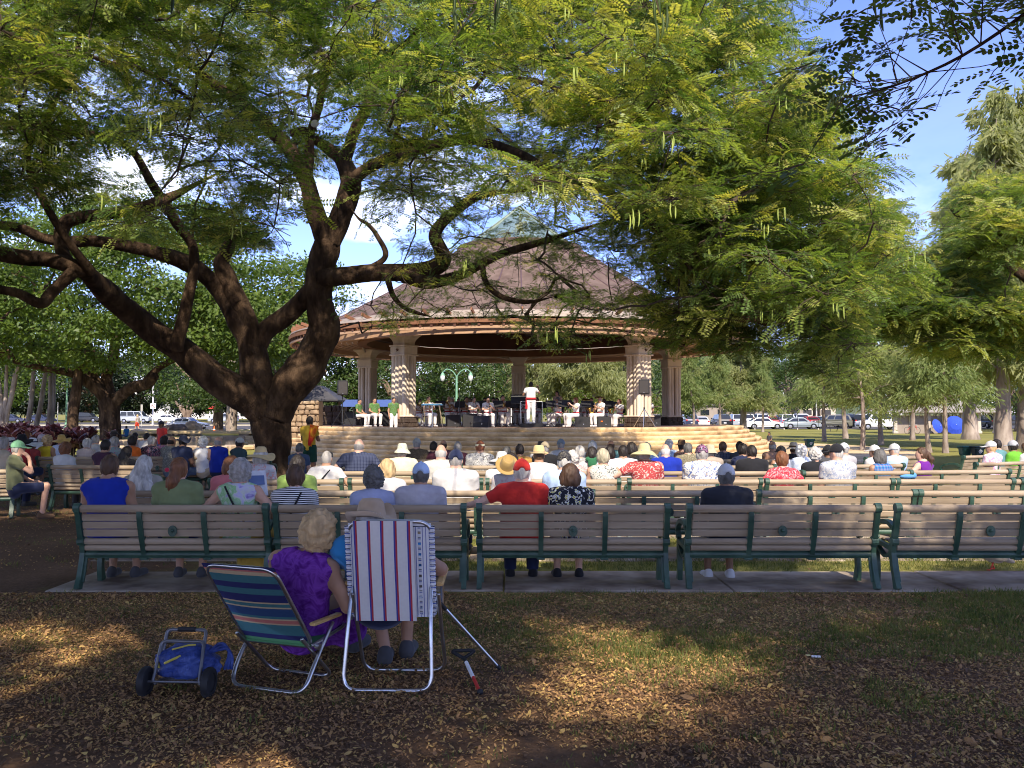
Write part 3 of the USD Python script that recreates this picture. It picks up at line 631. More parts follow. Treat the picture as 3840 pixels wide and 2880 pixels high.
for sx_, sy_, sr_ in SPOTS:
    sr_ *= 1.02
    shade = np.where(((gx - sx_) / (sr_ * .95)) ** 2 + ((gy - sy_) / (sr_ * .85)) ** 2 < 1, shade * .16, shade)
c2 = c2[r6.uniform(0, 1, 1500) < shade]
# high boughs to the left that keep the left-hand benches in shade
c3 = np.stack([r6.uniform(-17, -1.5, 600), r6.uniform(1.5, 10.4, 600), np.zeros(600)], 1); c3[:, 2] = np.maximum(5.6, 2.7 + .50 * c3[:, 1]) + r6.uniform(0, .8, 600)
g3x, g3y = c3[:, 0] - c3[:, 2] * SUN_DIR[0] / SUN_DIR[2], c3[:, 1] - c3[:, 2] * SUN_DIR[1] / SUN_DIR[2]
c3 = c3[(r6.uniform(0, 1, 600) < .95 * np.clip((.82 - meshkit.noise(np.stack([g3x * .6, g3y * .8, g3x * 0], -1), 31)) * 5, 0, 1)) & (g3x < -2.6 - .12 * (g3y - 9))]
c2 = np.vstack([c2, c3])
hang = catmull([(3.9, 5.2, 4.75), (3.5, 5.5, 4.35), (2.95, 5.6, 3.95), (2.45, 5.6, 3.72), (2.1, 5.55, 3.62)], 20)
part(st_, 'branch', tube(np.vstack([catmull([(3.6, 3.6, 5.3), (3.9, 5.2, 4.75)], 6)[:-1], hang]), np.linspace(.022, .004, 25), 6), M_bark, True)
br2 = grow(np.vstack(sk2), c2, r6)
for P, R in br2[:20]: part(st_, 'branch', tube(P, R, 6), M_bark, True)
tw2 = [tube(P, R, 4, cap=False) for P, R in br2[20:]]
pp, yy, tt, ss = [], [], [], []
for c in c2:
    n = r6.integers(22, 34); o = unit(r6.normal(0, 1, (n, 3))) * (r6.uniform(0, 1, n) ** .5)[:, None] * np.array([.52, .52, .26])
    pp.append(c + o); yy.append(r6.uniform(0, 6.28, n)); tt.append(np.abs(r6.normal(0, .35, n))); ss.append(r6.uniform(1.0, 1.5, n))
pp = np.vstack(pp); yy, tt, ss = map(np.concatenate, (yy, tt, ss))
# the hanging branch in view
hp, hy, ht = [], [], []
for k in range(24):
    b = hang[r6.integers(3, 20)]; e = b + np.array([r6.normal(-.05, .30), r6.normal(0, .25), r6.normal(-.08, .17)])
    tw2.append(tube([b, (b + e) / 2 + r6.normal(0, .03, 3), e], [.004, .003, .002], 4, cap=False)); hp.append(e); hy.append(r6.uniform(1.6, 4.6)); ht.append(abs(r6.normal(.2, .3)))
for k in range(44):
    b = np.array([r6.uniform(2.0, 4.1), r6.uniform(5.2, 6.4), 0]); b[2] = 1.6 + b[1] * r6.uniform(.43, .56)
    uv = project(b)[0]
    if uv[1] > 430 - max(0, 3400 - uv[0]) * .25 or uv[0] < 3190: continue
    hp.append(b); hy.append(r6.uniform(1.6, 4.6)); ht.append(abs(r6.normal(.2, .3)))
    i = np.argmin(((hang - b) ** 2).sum(1))
    if np.linalg.norm(hang[i] - b) < .75: tw2.append(tube([hang[i], (hang[i] + b) / 2 + r6.normal(0, .05, 3), b], [.005, .0035, .002], 4, cap=False))
part(st_, 'twigs', cat(tw2), M_twig, kind='stuff')
lv2 = []
for s in range(4):
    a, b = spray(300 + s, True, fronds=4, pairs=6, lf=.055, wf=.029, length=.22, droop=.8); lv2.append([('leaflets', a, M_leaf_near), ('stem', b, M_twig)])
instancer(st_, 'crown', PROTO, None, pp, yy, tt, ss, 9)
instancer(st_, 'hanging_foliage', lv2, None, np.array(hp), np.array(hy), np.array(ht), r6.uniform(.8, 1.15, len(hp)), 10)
for k in range(14):
    x, y = [(980, 20), (985, 60), (1070, 40), (1075, 15), (1415, 40), (1430, 70), (1440, 50), (1425, 20), (1890, 20), (1905, 50), (2010, 45), (1100, 10), (1418, 90), (372, 15)][k]
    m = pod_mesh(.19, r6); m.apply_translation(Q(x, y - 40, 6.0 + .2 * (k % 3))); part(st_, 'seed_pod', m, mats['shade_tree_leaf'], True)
for xs_ in [(975, 985, 1000), (1080, 1072, 1066), (1395, 1415, 1425)]:
    part(st_, 'branch', tube([Q(xs_[0], -260, 6.2), Q(xs_[0], -80, 6.2), Q(xs_[1], -10, 6.1), Q(xs_[2], 30, 6.1)], [.012, .008, .006, .003], 5), M_twig)
print('shade sprays', len(pp), len(c2))
# ================================================================ background trees
r4 = np.random.default_rng(44)
def leaf_cards(c, o, L, W, r, up=.75, hang=0.0):
    n = len(o); P = c + o
    out = unit(o * np.array([1, 1, .6]) + r.normal(0, .35, (n, 3)) + np.array([0, 0, up]))
    d = unit(np.cross(out, unit(r.normal(0, 1, (n, 3)))) + np.array([0, 0, -hang]))
    return P, d, out
def broad_tree(name, rx, h, base, seed, mleaf, mbark, nc=110, per=90, leaf=.26, lim=5, tr=.35, flat=.55):
    """A spreading tree: trunk, limbs, branches and a crown of leaf clumps. Returns the class prim."""
    r = np.random.default_rng(seed); path = proto(name)
    t = catmull([(0, 0, -.2), (r.normal(0, .1), r.normal(0, .1), base * .5), (r.normal(0, .2), r.normal(0, .2), base)], 12)
    part(path, 'trunk', tube(t, np.linspace(tr * 1.35, tr * .8, 12), 12, .2, 1.3, seed), mbark, True); sk = [t[6:]]
    for k in range(lim):
        a = 2 * np.pi * (k + r.uniform(-.25, .25)) / lim; e = np.array([math.cos(a) * rx * .6, math.sin(a) * rx * .6, base + (h - base) * r.uniform(.45, .75)])
        P = catmull([t[-2], t[-1] * .6 + e * .25 + np.array([0, 0, .5 + .1 * h]), e * .62 + np.array([0, 0, base * .3]), e], 16); part(path, 'limb', tube(P, np.linspace(tr * .6, .05, 16), 7, .15, 2, k), mbark, True); sk.append(P)
    zc = base + (h - base) * .42
    c = ellipsoid_points(nc, (0, 0, zc), (rx, rx, (h - base) * .6), .62, base * .8, r)
    br = grow(np.vstack(sk), c, r, k=.016, rmin=.015, step=.9)
    part(path, 'branches', cat([tube(P, R, 4, cap=False) for P, R in br]), mbark, True)
    C, D, U = [], [], []
    for q in c:
        n = int(per * r.uniform(.7, 1.3)); rr = rx * r.uniform(.17, .27)
        o = unit(r.normal(0, 1, (n, 3))) * (r.uniform(0, 1, n) ** .4)[:, None] * np.array([rr, rr, rr * flat])
        a, b, u = leaf_cards(q, o, leaf, leaf * .5, r); C.append(a); D.append(b); U.append(u)
    C, D, U = map(np.vstack, (C, D, U)); n = len(C)
    part(path, 'crown', leaf_blades(C, D, U, leaf * r.uniform(.7, 1.3, n), leaf * .55), mleaf, kind='stuff')
    return path

def ironwood(name, h, base, w, seed, mleaf, mbark, tr=.18, nb=46, per=110, sl=.75, up=.25):
    """A casuarina: straight trunk, rising side branches and hanging needle tresses."""
    r = np.random.default_rng(seed); path = proto(name)
    t = catmull([(0, 0, -.2), (r.normal(0, .08), r.normal(0, .08), h * .3), (r.normal(0, .2), r.normal(0, .2), h * .65), (0, 0, h)], 24)
    part(path, 'trunk', tube(t, np.linspace(tr, .02, 24) * (1 + .5 * np.exp(-np.arange(24) * .9)), 9, .25, 1.6, seed), mbark, True)
    C, D, L, W, tw = [], [], [], [], []
    for k in range(nb):
        z = base + (h * .97 - base) * ((k + r.uniform(0, 1)) / nb) ** .9; f = (z - base) / (h - base)
        ln = w * (1.05 - .78 * f) * r.uniform(.45, 1.15); a = r.uniform(0, 6.28)
        i = np.clip(z / h * 23, 0, 22.9); p0 = t[int(i)]
        e = p0 + np.array([math.cos(a) * ln, math.sin(a) * ln, ln * (up + .3 * r.normal())])
        P = catmull([p0, (p0 + e) / 2 + np.array([0, 0, .12 * ln]), e], 8); tw.append(tube(P, np.linspace(.035, .008, 8), 4, cap=False))
        n = int(per * (.4 + ln / w)); s = r.uniform(.22, 1, n) ** .7; q = P[np.clip((s * 7).astype(int), 0, 7)] + r.normal(0, .10 * ln + .08, (n, 3))
        out = unit(np.array([math.cos(a), math.sin(a), 0]) + r.normal(0, .6, (n, 3)))
        C.append(q); D.append(unit(out * .9 + r.normal(0, .3, (n, 3)) + np.array([0, 0, -.75]))); L.append(sl * r.uniform(.5, 1.25, n) * (.6 + .4 * ln / w)); W.append(r.uniform(.05, .085, n) * sl / .55)
    C, D = np.vstack(C), np.vstack(D); L, W = np.concatenate(L), np.concatenate(W); n = len(C)
    U = unit(r.normal(0, 1, (n, 3)) * np.array([1, 1, .15]))
    part(path, 'branches', cat(tw), mbark, True)
    part(path, 'needle_tresses', cat([leaf_blades(C, D, U, L, W), leaf_blades(C + r.normal(0, .05, (n, 3)), unit(D + r.normal(0, .25, (n, 3))), np.roll(U, 1, 0), L * .8, W * .9)]), mleaf, kind='stuff')
    return path

M_far = leaf_mat('far_leaf', [(0.05, 0.085, 0.02), (0.09, 0.14, 0.025), (0.15, 0.20, 0.03), (0.21, 0.235, 0.04)], .35, .5, False, ns=.9)
M_left = leaf_mat('left_tree_leaf', [(0.075, 0.12, 0.018), (0.15, 0.20, 0.025), (0.235, 0.275, 0.035), (0.34, 0.34, 0.055)], .42, .5, False, ns=.5)
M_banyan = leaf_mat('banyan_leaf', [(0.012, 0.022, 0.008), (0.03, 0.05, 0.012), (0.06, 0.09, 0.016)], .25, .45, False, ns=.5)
M_lime = leaf_mat('lime_leaf', [(0.09, 0.13, 0.02), (0.15, 0.19, 0.025), (0.21, 0.24, 0.04)], .4, .5, False, ns=.9)
M_iron_g = leaf_mat('ironwood_green', [(0.24, 0.26, 0.11), (0.36, 0.37, 0.16), (0.46, 0.46, 0.21), (0.55, 0.52, 0.25)], .5, .6, False, ns=.8)
M_iron_o = leaf_mat('ironwood_golden', [(0.20, 0.26, 0.085), (0.36, 0.36, 0.14), (0.58, 0.43, 0.20), (0.70, 0.42, 0.22)], .5, .6, False, tcol=(1.3, 1.2, .7), ns=.7)
M_bark_mid = mat('mid_bark', [(0.09, 0.062, 0.045), (0.17, 0.125, 0.09), (0.24, 0.185, 0.14)], 2, .95, .1, bump=.8, bscale=9, stretch=(1, 1, .4))

K_broad = [broad_tree(f'broad_tree_{c}', 6.2, 9.5, 2.6, 70 + i, M_far, M_bark_mid, 120, 95, .30) for i, c in enumerate(('one', 'two'))]
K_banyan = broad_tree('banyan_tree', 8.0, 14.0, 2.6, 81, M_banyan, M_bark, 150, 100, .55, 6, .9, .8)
K_lime = broad_tree('lime_tree', 2.2, 3.6, .9, 83, M_lime, M_bark_mid, 50, 60, .2, 4, .10)
K_ig = [ironwood(f'ironwood_{c}', 14.0, 3.4, 3.9, 90 + i, M_iron_g, M_bark_grey, .42, 78, 160, .80) for i, c in enumerate(('tall', 'tall_second'))]
K_io = [ironwood(f'young_ironwood_{c}', 8.6, 2.9, 2.5, 95 + i, M_iron_o, M_bark_grey, .15, 52, 120, .46) for i, c in enumerate(('one', 'two', 'three'))]
K_iy = ironwood('small_ironwood', 6.0, 1.6, 1.7, 99, M_iron_g, M_bark_grey, .12, 44, 180, .40)

def at(u, d): return np.array([Pt(u, HOR, d)[0], d, gz(d)])
G1 = 'leafy green trees behind the bandstand'
for u, d, s, lab in [(1120, 78, 1.05, 'dense green tree beyond the left speaker and the stone wall'), (1290, 84, 1.15, 'tall green tree seen between the two left bandstand columns'), (1480, 80, 1.0, 'rounded green tree behind the keyboard player and front left column'), (1640, 86, 1.05, 'green tree rising behind the twin-globe lamp post'), (1800, 92, .95, 'green tree behind the thin white pole and the seated band'), (960, 88, 1.1, 'green tree just right of the great tree trunk, beyond the wall')]:
    copy(K_broad[int(u) % 2], 'shade_tree', lab, 'tree', at(u, d), r4.uniform(0, 6), None, s)
for u, d, s, k, lab in [(2010, 84, .82, 0, 'weeping grey-green ironwood behind the conductor'), (2110, 78, .80, 1, 'weeping ironwood behind the standing singer on stage'), (2235, 76, .86, 0, 'ironwood with thick pale trunk showing behind the saxophone players'), (2330, 84, .84, 1, 'dark weeping ironwood beside the right front column'), (1900, 110, 1.15, 1, 'pale feathery ironwood far behind the band, left of the back column')]:
    copy(K_ig[k], 'ironwood_tree', lab, 'tree', at(u, d), r4.uniform(0, 6), None, s)
copy(K_lime, 'lime_green_tree', 'small bright lime-green tree behind the singer', 'tree', at(2140, 70), 1.0)
copy(K_lime, 'lime_green_tree', 'bright yellow-green bush tree right of the right front column', 'tree', at(2425, 66), 2.0, None, .9)
copy(K_broad[0], 'shade_tree', 'green tree glimpsed between the right column and the right side column', 'tree', at(2450, 90), 3.0, None, .9)
for u, d, s, k, lab in [(2600, 82, .92, 0, 'golden-brown ironwood just right of the bandstand columns'), (2700, 88, 1.0, 1, 'golden-green ironwood left of the knobbly trunk'), (2860, 92, .95, 2, 'hazy golden ironwood beyond the knobbly trunk'), (3090, 57, .92, 0, 'young ironwood with feathery base behind the green bin'), (3170, 64, 1.2, 1, 'tall orange-tipped ironwood standing behind the thin pale trunk'), (3232, 41.5, .80, 2, 'young golden ironwood with pale forked trunk at the plaza edge'), (3303, 50, .95, 0, 'young golden ironwood with slim brown trunk beside the pale one'), (3420, 60, 1.12, 2, 'tall rusty ironwood in front of the shelter'), (3482, 39.5, .76, 1, 'young ironwood with slender straight trunk before the blue umbrellas'), (3543, 39.0, .80, 0, 'young dark ironwood with bent trunk between the two blue umbrellas')]:
    copy(K_io[k], 'ironwood_tree', lab, 'tree', at(u, d), r4.uniform(0, 6), None, s)
copy(K_ig[0], 'ironwood_tree', 'olive ironwood with thick knobbly pale trunk among the parked cars', 'tree', at(2785, 94), .6, None, (.95, .95, .78))
for u, d, s, lab in [(3759, 43, 1.16, 'tall feathery ironwood with thick pale trunk at the right of the shelter'), (3845, 44.5, 1.30, 'tallest ironwood at the right edge, dark trunk'), (3640, 62, 1.45, 'tall slim feathery ironwood rising over the green tree at right')]:
    copy(K_ig[1 if u == 3759 else 0], 'ironwood_tree', lab, 'tree', at(u, d), r4.uniform(0, 6), None, (s * .8, s * .8, s))
for u, d, s, lab in [(2960, 128, 1.25, 'broad green tree over the parked white car'), (3060, 140, 1.5, 'large green tree behind the parked cars'), (3650, 108, 1.0, 'green tree behind the grey-roofed shelter'), (3820, 96, 1.05, 'green tree beyond the right edge of the lawn'), (2760, 150, 1.2, 'distant green tree beyond the parking lot'), (3300, 150, 1.3, 'distant green tree behind the rusty ironwoods'), (2560, 150, 1.2, 'distant green tree seen past the right column')]:
    copy(K_broad[int(u) % 2], 'shade_tree', lab, 'tree', at(u, d), r4.uniform(0, 6), None, s)
# dark street trees at the far left
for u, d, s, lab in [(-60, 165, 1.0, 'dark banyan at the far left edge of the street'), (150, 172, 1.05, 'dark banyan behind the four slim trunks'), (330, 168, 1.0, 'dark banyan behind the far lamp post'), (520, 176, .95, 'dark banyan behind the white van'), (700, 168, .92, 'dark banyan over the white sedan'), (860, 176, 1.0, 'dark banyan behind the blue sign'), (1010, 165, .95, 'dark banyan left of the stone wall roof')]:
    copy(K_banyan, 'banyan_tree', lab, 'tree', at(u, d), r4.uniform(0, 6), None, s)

# ---------------------------------------------------------------- the second great tree, left behind the audience
def lit_tree():
    r = np.random.default_rng(205); d = 62.0
    path = thing('monkeypod_tree', 'broad bright-green spreading tree with dark forked trunk behind the left audience', 'tree')
    lb = []
    def lm(name, pts, dd, sd):
        n = len(pts); ds = np.interp(np.linspace(0, 1, n), np.linspace(0, 1, len(dd)), dd)
        PR = catmull(np.array([[*Q(x, y, q), w * q / 1912] for (x, y, w), q in zip(pts, ds)]), n * 6); part(path, name, tube(PR[:, :3], PR[:, 3], 12, .18, .7, sd), M_bark, True); lb.append(PR[:, :3])
    lm('trunk', [(238, 962, 26), (238, 935, 21), (236, 900, 20), (236, 870, 23), (235, 850, 20)], [62, 62], 1)
    lm('limb', [(236, 875, 16), (215, 845, 14), (185, 820, 13), (150, 805, 9), (90, 795, 7), (30, 780, 5)], [62, 61, 58], 2)
    lm('limb', [(232, 860, 14), (205, 820, 11), (195, 780, 11), (190, 740, 9), (180, 690, 6)], [62, 61], 3)
    lm('limb', [(238, 860, 14), (230, 815, 12), (245, 770, 11), (250, 720, 8), (260, 660, 6)], [62, 63], 4)
    lm('limb', [(245, 870, 14), (280, 840, 12), (318, 828, 12), (335, 812, 9)], [62, 60], 5)
    lm('limb', [(310, 828, 7), (350, 790, 7), (420, 760, 6), (500, 740, 4)], [60.5, 60], 6)
    sk = np.vstack(lb)
    c = np.vstack([ellipsoid_points(520, (-26, 60, 10.0), (14.5, 9, 6.4), .5, 5.0, r), ellipsoid_points(60, (-18, 55, 7.2), (6, 5, 2.6), .2, 4.9, r)])
    q = project(c); x, y = q[:, 0] * .576, q[:, 1] * .576
    c = c[~((x > 0) & (y > 815)) & ~((x > 560) & (y < 560))]
    br = grow(sk, c, r, k=.02, rmin=.02, step=1.2)
    for P, R in br[:25]: part(path, 'branch', tube(P, R, 6), M_bark, True)
    part(path, 'twigs', cat([tube(P, R, 4, cap=False) for P, R in br[25:]]), M_bark, kind='stuff')
    C, D, U = [], [], []
    for qq in c:
        n = int(150 * r.uniform(.7, 1.3)); rr = r.uniform(1.4, 2.4); o = unit(r.normal(0, 1, (n, 3))) * (r.uniform(0, 1, n) ** .42)[:, None] * np.array([rr, rr, rr * .36])
        a, b, u = leaf_cards(qq, o, .3, .15, r, .9); C.append(a); D.append(b); U.append(u)
    C, D, U = map(np.vstack, (C, D, U))
    part(path, 'crown', leaf_blades(C, D, U, .30 * r.uniform(.7, 1.3, len(C)), .16), M_left, kind='stuff')
lit_tree()
copy(broad_tree('left_edge_tree', 9.5, 15.5, 4.2, 88, M_left, M_bark, 170, 130, .34, 6, .5), 'shade_tree', 'bright green tree filling the left edge behind the palms', 'tree', at(-80, 82), 1.0)
copy(K_broad[1], 'shade_tree', 'green tree between the great tree limbs, left of its trunk', 'tree', at(820, 96), 2.2, None, (1.35, 1.35, 1.3))

# ---------------------------------------------------------------- right-hand tree reaching into the picture
def right_tree():
    r = np.random.default_rng(303)
    path = thing('monkeypod_tree', 'leafy green tree reaching in from the right edge, tiers of foliage', 'tree')
    t = catmull([(18.5, 26, -.2), (18.4, 26, 1.5), (18.0, 26, 3.2)], 14); part(path, 'trunk', tube(t, np.linspace(.6, .4, 14), 12, .2, 1.5, 3), M_bark, True); sk = [t[8:]]
    for k, pts in enumerate([[(18, 26, 3.0), (16, 25.5, 4.2), (13.5, 25, 4.6), (11, 24.6, 4.3)], [(18, 26, 3.0), (16.5, 26.5, 5), (14.5, 27, 6.8), (13.5, 27, 8)], [(18, 26, 3.2), (18, 25, 6), (17, 24, 8)]]):
        P = catmull(pts, 20); part(path, 'limb', tube(P, np.linspace(.25, .05, 20), 8, .15, 2, k), M_bark, True); sk.append(P)
    c = np.vstack([ellipsoid_points(130, (16.2, 25.5, 6.2), (5.6, 4.5, 3.0), .6, 3.0, r), ellipsoid_points(60, (12.2, 24.8, 4.4), (2.4, 2.2, 1.0), .1, 3.0, r)])
    q = project(c); x, y = q[:, 0] * .576, q[:, 1] * .576
    lo = np.interp(x, [1890, 1960, 2050, 2212], [730, 690, 760, 770]); hi = np.interp(x, [1890, 1960, 2050, 2100, 2212], [660, 600, 500, 420, 385])
    c = c[(y < lo) & (y > hi)]
    br = grow(np.vstack(sk), c, r, k=.011)
    for P, R in br[:20]: part(path, 'branch', tube(P, R, 6), M_bark, True)
    part(path, 'twigs', cat([tube(P, R, 4, cap=False) for P, R in br[20:]]), M_twig, kind='stuff')
    pp = []
    for k in c:
        n = r.integers(30, 46); pp.append(k + unit(r.normal(0, 1, (n, 3))) * (r.uniform(0, 1, n) ** .45)[:, None] * np.array([.9, .9, .28]))
    pp = np.vstack(pp); n = len(pp)
    instancer(path, 'crown', PROTO, None, pp, r.uniform(0, 6.28, n), np.abs(r.normal(0, .35, n)), r.uniform(1.0, 1.5, n), 12)
right_tree()

# slim bare trunks at far left
for u0, v0, u1, v1, d, lab in [(94, 1625, 128, 1380, 66, 'slim leaning palm trunk, second from the left edge'), (124, 1622, 170, 1400, 67, 'slim leaning palm trunk, third from the left edge'), (176, 1620, 190, 1420, 68, 'slim palm trunk of a close pair, in front'), (186, 1620, 202, 1420, 70, 'slimmer palm trunk of the close pair, behind')]:
    p = thing('palm_tree', lab, 'tree', at(u0, d)); a = np.zeros(3); b = Pt(u1, v1, d) - at(u0, d)
    b2 = b * 1.25
    part(p, 'trunk', tube(catmull([a + np.array([0, 0, -.1]), b * .45 + np.array([.12, 0, 0]), b, b2], 16), np.linspace(.21, .12, 16), 8, .1, 3), M_bark_grey, True)
    fr = []
    for k in range(11):
        an = k * .57 + u0; e = np.array([math.cos(an), math.sin(an), 0.0]); L = 1.7
        pts = [b2, b2 + e * .6 * L * .5 + np.array([0, 0, .45]), b2 + e * L * .85 + np.array([0, 0, .05]), b2 + e * L * 1.05 + np.array([0, 0, -.75])]
        P = catmull(pts, 9); C = np.repeat(P[1:], 4, 0); s = np.cross(e, [0, 0, 1]); sg_ = np.tile([1, 1, -1, -1], 8)[:, None]
        C = C + r4.normal(0, .06, C.shape); fr.append(leaf_blades(C, unit(s * sg_ * .8 + e * .5 + np.array([0, 0, -.5])), np.tile([0, 0, 1.0], (len(C), 1)), .6, .07))
    part(p, 'fronds', cat(fr), M_left, kind='stuff')
p = thing('shade_tree', 'pale multi-stemmed trunk at the left edge behind the hedge', 'tree', at(18, 60))
for k, (u, v) in enumerate([(-10, 1380), (25, 1370), (55, 1400), (70, 1360)]):
    e = Pt(u, v, 60) - at(18, 60); part(p, 'stem', tube(catmull([(0, 0, -.1), e * np.array([.15, 1, .3]), e * np.array([.6, 1, .62]), e], 14), np.linspace(.30 if k == 0 else .2, .10, 14), 8, .12, 2, k), M_bark_grey, True)
p = thing('shade_tree', 'slender dark leaning tree trunk left of the forked trunk', 'tree', at(272, 60)); e = Pt(292, 1430, 60) - at(272, 60)
part(p, 'trunk', tube(catmull([(0, 0, -.1), e * .5 + np.array([-.1, 0, 0]), e, e * 1.3], 14), np.linspace(.40, .30, 14), 9, .15, 2), M_bark, True)
p = thing('shade_tree', 'thick pale fluted trunk beside the blue sign', 'tree', at(868, 84)); 
part(p, 'trunk', tube(catmull([(0, 0, -.1), (0, 0, .6), (0, 0, 3), (0, 0, 7)], 16), np.interp(np.arange(16), [0, 3, 15], [.95, .55, .45]), 14, .35, 1.2), M_bark_grey, True)
p = thing('shade_tree', 'branching bare tree behind the white sedan', 'tree', at(700, 132))
for k, (x, z) in enumerate([(-3.2, 5), (-1.6, 6.5), (.4, 7), (2.0, 6.4), (3.6, 5.2)]):
    part(p, 'stem', tube(catmull([(0, 0, -.1), (x * .1, 0, 1.4), (x * .5, 0, 3.4), (x, 0, z)], 12), np.linspace(.32, .12, 12), 7, .1, 2, k), M_bark_mid, True)

# ---------------------------------------------------------------- red-leaved hedge
M_ti = leaf_mat('red_leaf', [(0.035, 0.014, 0.015), (0.085, 0.035, 0.036), (0.15, 0.085, 0.07), (0.09, 0.08, 0.045)], .25, .4, False, (1.4, .8, .8), 2.0)
def hedge_plant(path, r, s=1.0):
    C, D, U = [], [], []
    for k in range(9):
        x, y = r.normal(0, .38 * s, 2); h = r.uniform(.45, .95) * s
        part(path, 'stem', tube([(x * .6, y * .6, 0), (x, y, h)], .018, 4), M_twig)
        for j in range(16):
            a = r.uniform(0, 6.28); C.append((x, y, h + r.uniform(-.3, .08))); D.append((math.cos(a), math.sin(a), r.uniform(.1, 1.0))); U.append((-math.cos(a) * .6, -math.sin(a) * .6, 1))
    part(path, 'leaves', leaf_blades(np.array(C), unit(np.array(D)), unit(np.array(U)), .34 * s, .11 * s, True), M_ti, kind='stuff')
K_hedge = []
for i in range(3):
    k = proto(f'red_shrub_{"abc"[i]}'); hedge_plant(k, np.random.default_rng(500 + i)); K_hedge.append(k)
for k in range(22):
    u = -20 + k * 16.5 + r4.normal(0, 4); d = 37 - .06 * k * 2 + r4.normal(0, .8)
    copy(K_hedge[k % 3], 'red_shrub', 'red-leaved shrub in the hedge behind the left audience', 'shrub', (Pt(u, HOR, d)[0], d, -.05), r4.uniform(0, 6), 'red-leaved shrubs of the hedge behind the left audience', r4.uniform(.95, 1.3))
# ================================================================ benches
M_slat = mat('bench_slat', [(0.215, 0.158, 0.104), (0.315, 0.24, 0.162), (0.395, 0.31, 0.22)], 3.0, 0.62, 0.35, bump=.15, bscale=40, stretch=(.25, 2, 2), pos=True)
M_green = mat('green_iron', [(0.016, 0.042, 0.030), (0.028, 0.068, 0.047), (0.055, 0.10, 0.07)], 5, 0.42, 0.5, pos=True, bump=.1, bscale=60)
BL = 1.77
def bench():
    path = proto('park_bench'); L = BL
    def slat(y, z, h, t, ry): part(path, 'slat', box(L - .10, t, h, (0, y, z), rx=ry, bev=min(h, t) * .3), M_slat)
    top = tube([(-L / 2 + .05, -.005, .742), (L / 2 - .05, -.005, .742)], .036, 12); part(path, 'top_rail', top, M_slat, 40)
    for y, z, a in [(.012, .662, -.18), (.032, .588, -.22), (.052, .514, -.22)]: slat(y, z, .066, .022, -a)
    for y, z in [(.085, .432), (.10, .372)]: part(path, 'slat', tube([(-L / 2 + .05, y, z), (L / 2 - .05, y, z)], .028, 10), M_slat, 40)
    for y, z in [(.19, .395), (.265, .405), (.34, .412), (.415, .412), (.48, .398)]: slat(y, z, .024, .062, .0)
    part(path, 'beam', tube([(-L / 2 + .03, .13, .305), (L / 2 - .03, .13, .305)], .036, 12), M_green, 40)
    def prof(pts, w, x, n=16):      # flat cast-iron bar along a curve in the y-z plane
        P = catmull(pts, n); d = np.gradient(P, axis=0); d /= np.linalg.norm(d, axis=1, keepdims=True); nn = np.stack([-d[:, 1], d[:, 0]], 1)
        wd = np.interp(np.linspace(0, 1, n), np.linspace(0, 1, len(w)), w) / 2
        o = np.vstack([P + nn * wd[:, None], (P - nn * wd[:, None])[::-1]]); g = sg.Polygon(o).buffer(0)
        m = trimesh.creation.extrude_polygon(g, .045, engine='earcut'); v = m.vertices.copy(); m.vertices = np.stack([v[:, 2] + x - .0225, v[:, 0], v[:, 1]], 1); return m
    for s in (-1, 1):
        e = path + '/end_frame' if s < 0 else None
        x = s * (L / 2 - .02); fp = sub(path, 'end_frame')
        part(fp, 'back_post', cat([prof([(-.03, .775), (-.005, .72), (.03, .60), (.065, .48), (.105, .40), (.13, .31)], [.05, .055, .05, .055, .06, .07], x), xfm(trimesh.creation.cylinder(.045, .055, sections=12), (x, -.012, .75), ry=math.pi / 2), xfm(trimesh.creation.cylinder(.04, .06, sections=10), (x, .075, .435), ry=math.pi / 2)]), M_green)
        part(fp, 'rear_leg', cat([prof([(.13, .34), (.10, .22), (.06, .10), (.02, .0)], [.07, .06, .06, .085], x), prof([(.12, .30), (.09, .18), (.05, .06)], [.02, .02, .02], x - s * .02)]), M_green)
        part(fp, 'front_leg', prof([(.47, .40), (.49, .28), (.47, .14), (.50, .0)], [.07, .06, .06, .09], x), M_green)
        part(fp, 'seat_bracket', cat([prof([(.10, .36), (.28, .375), (.48, .385)], [.05, .04, .05], x), prof([(.12, .33), (.25, .27), (.36, .30), (.46, .36)], [.02, .025, .025, .02], x)]), M_green)
        part(fp, 'armrest', prof([(.045, .56), (.16, .60), (.30, .595), (.42, .56), (.49, .50), (.47, .43), (.42, .44)], [.05, .04, .04, .04, .04, .035, .02], x + s * .012, 22), M_green)
    for x in (-L / 6, L / 6):
        part(path, 'back_support', cat([prof([(-.015, .735), (-.002, .66), (.025, .56), (.06, .46), (.09, .40), (.125, .31)], [.03, .05, .045, .05, .06, .06], x, 14), box(.075, .08, .02, (x, .13, .268), bev=.005)]), M_green)
        part(path, 'seat_bracket', prof([(.10, .35), (.28, .37), (.46, .38)], [.04, .035, .035], x, 8), M_green)
    # round crest with a bust-like relief
    md = lathe([(0, -.012), (.036, -.012), (.041, -.004), (.041, .008), (0, .008)], 16); md.apply_transform(trimesh.transformations.euler_matrix(math.pi / 2, 0, 0)); md.apply_scale([1, 1, 1.25])
    rel = xfm(trimesh.creation.icosphere(1, .018), (0, -.012, .006), s=1.0)
    part(path, 'medallion', cat([xfm(md, (0, .018, .535)), xfm(rel, (0, .018, .535))]), M_green, 30)
    return path
K_bench = bench()
def drow(v): return F * .822 / (v - HOR)
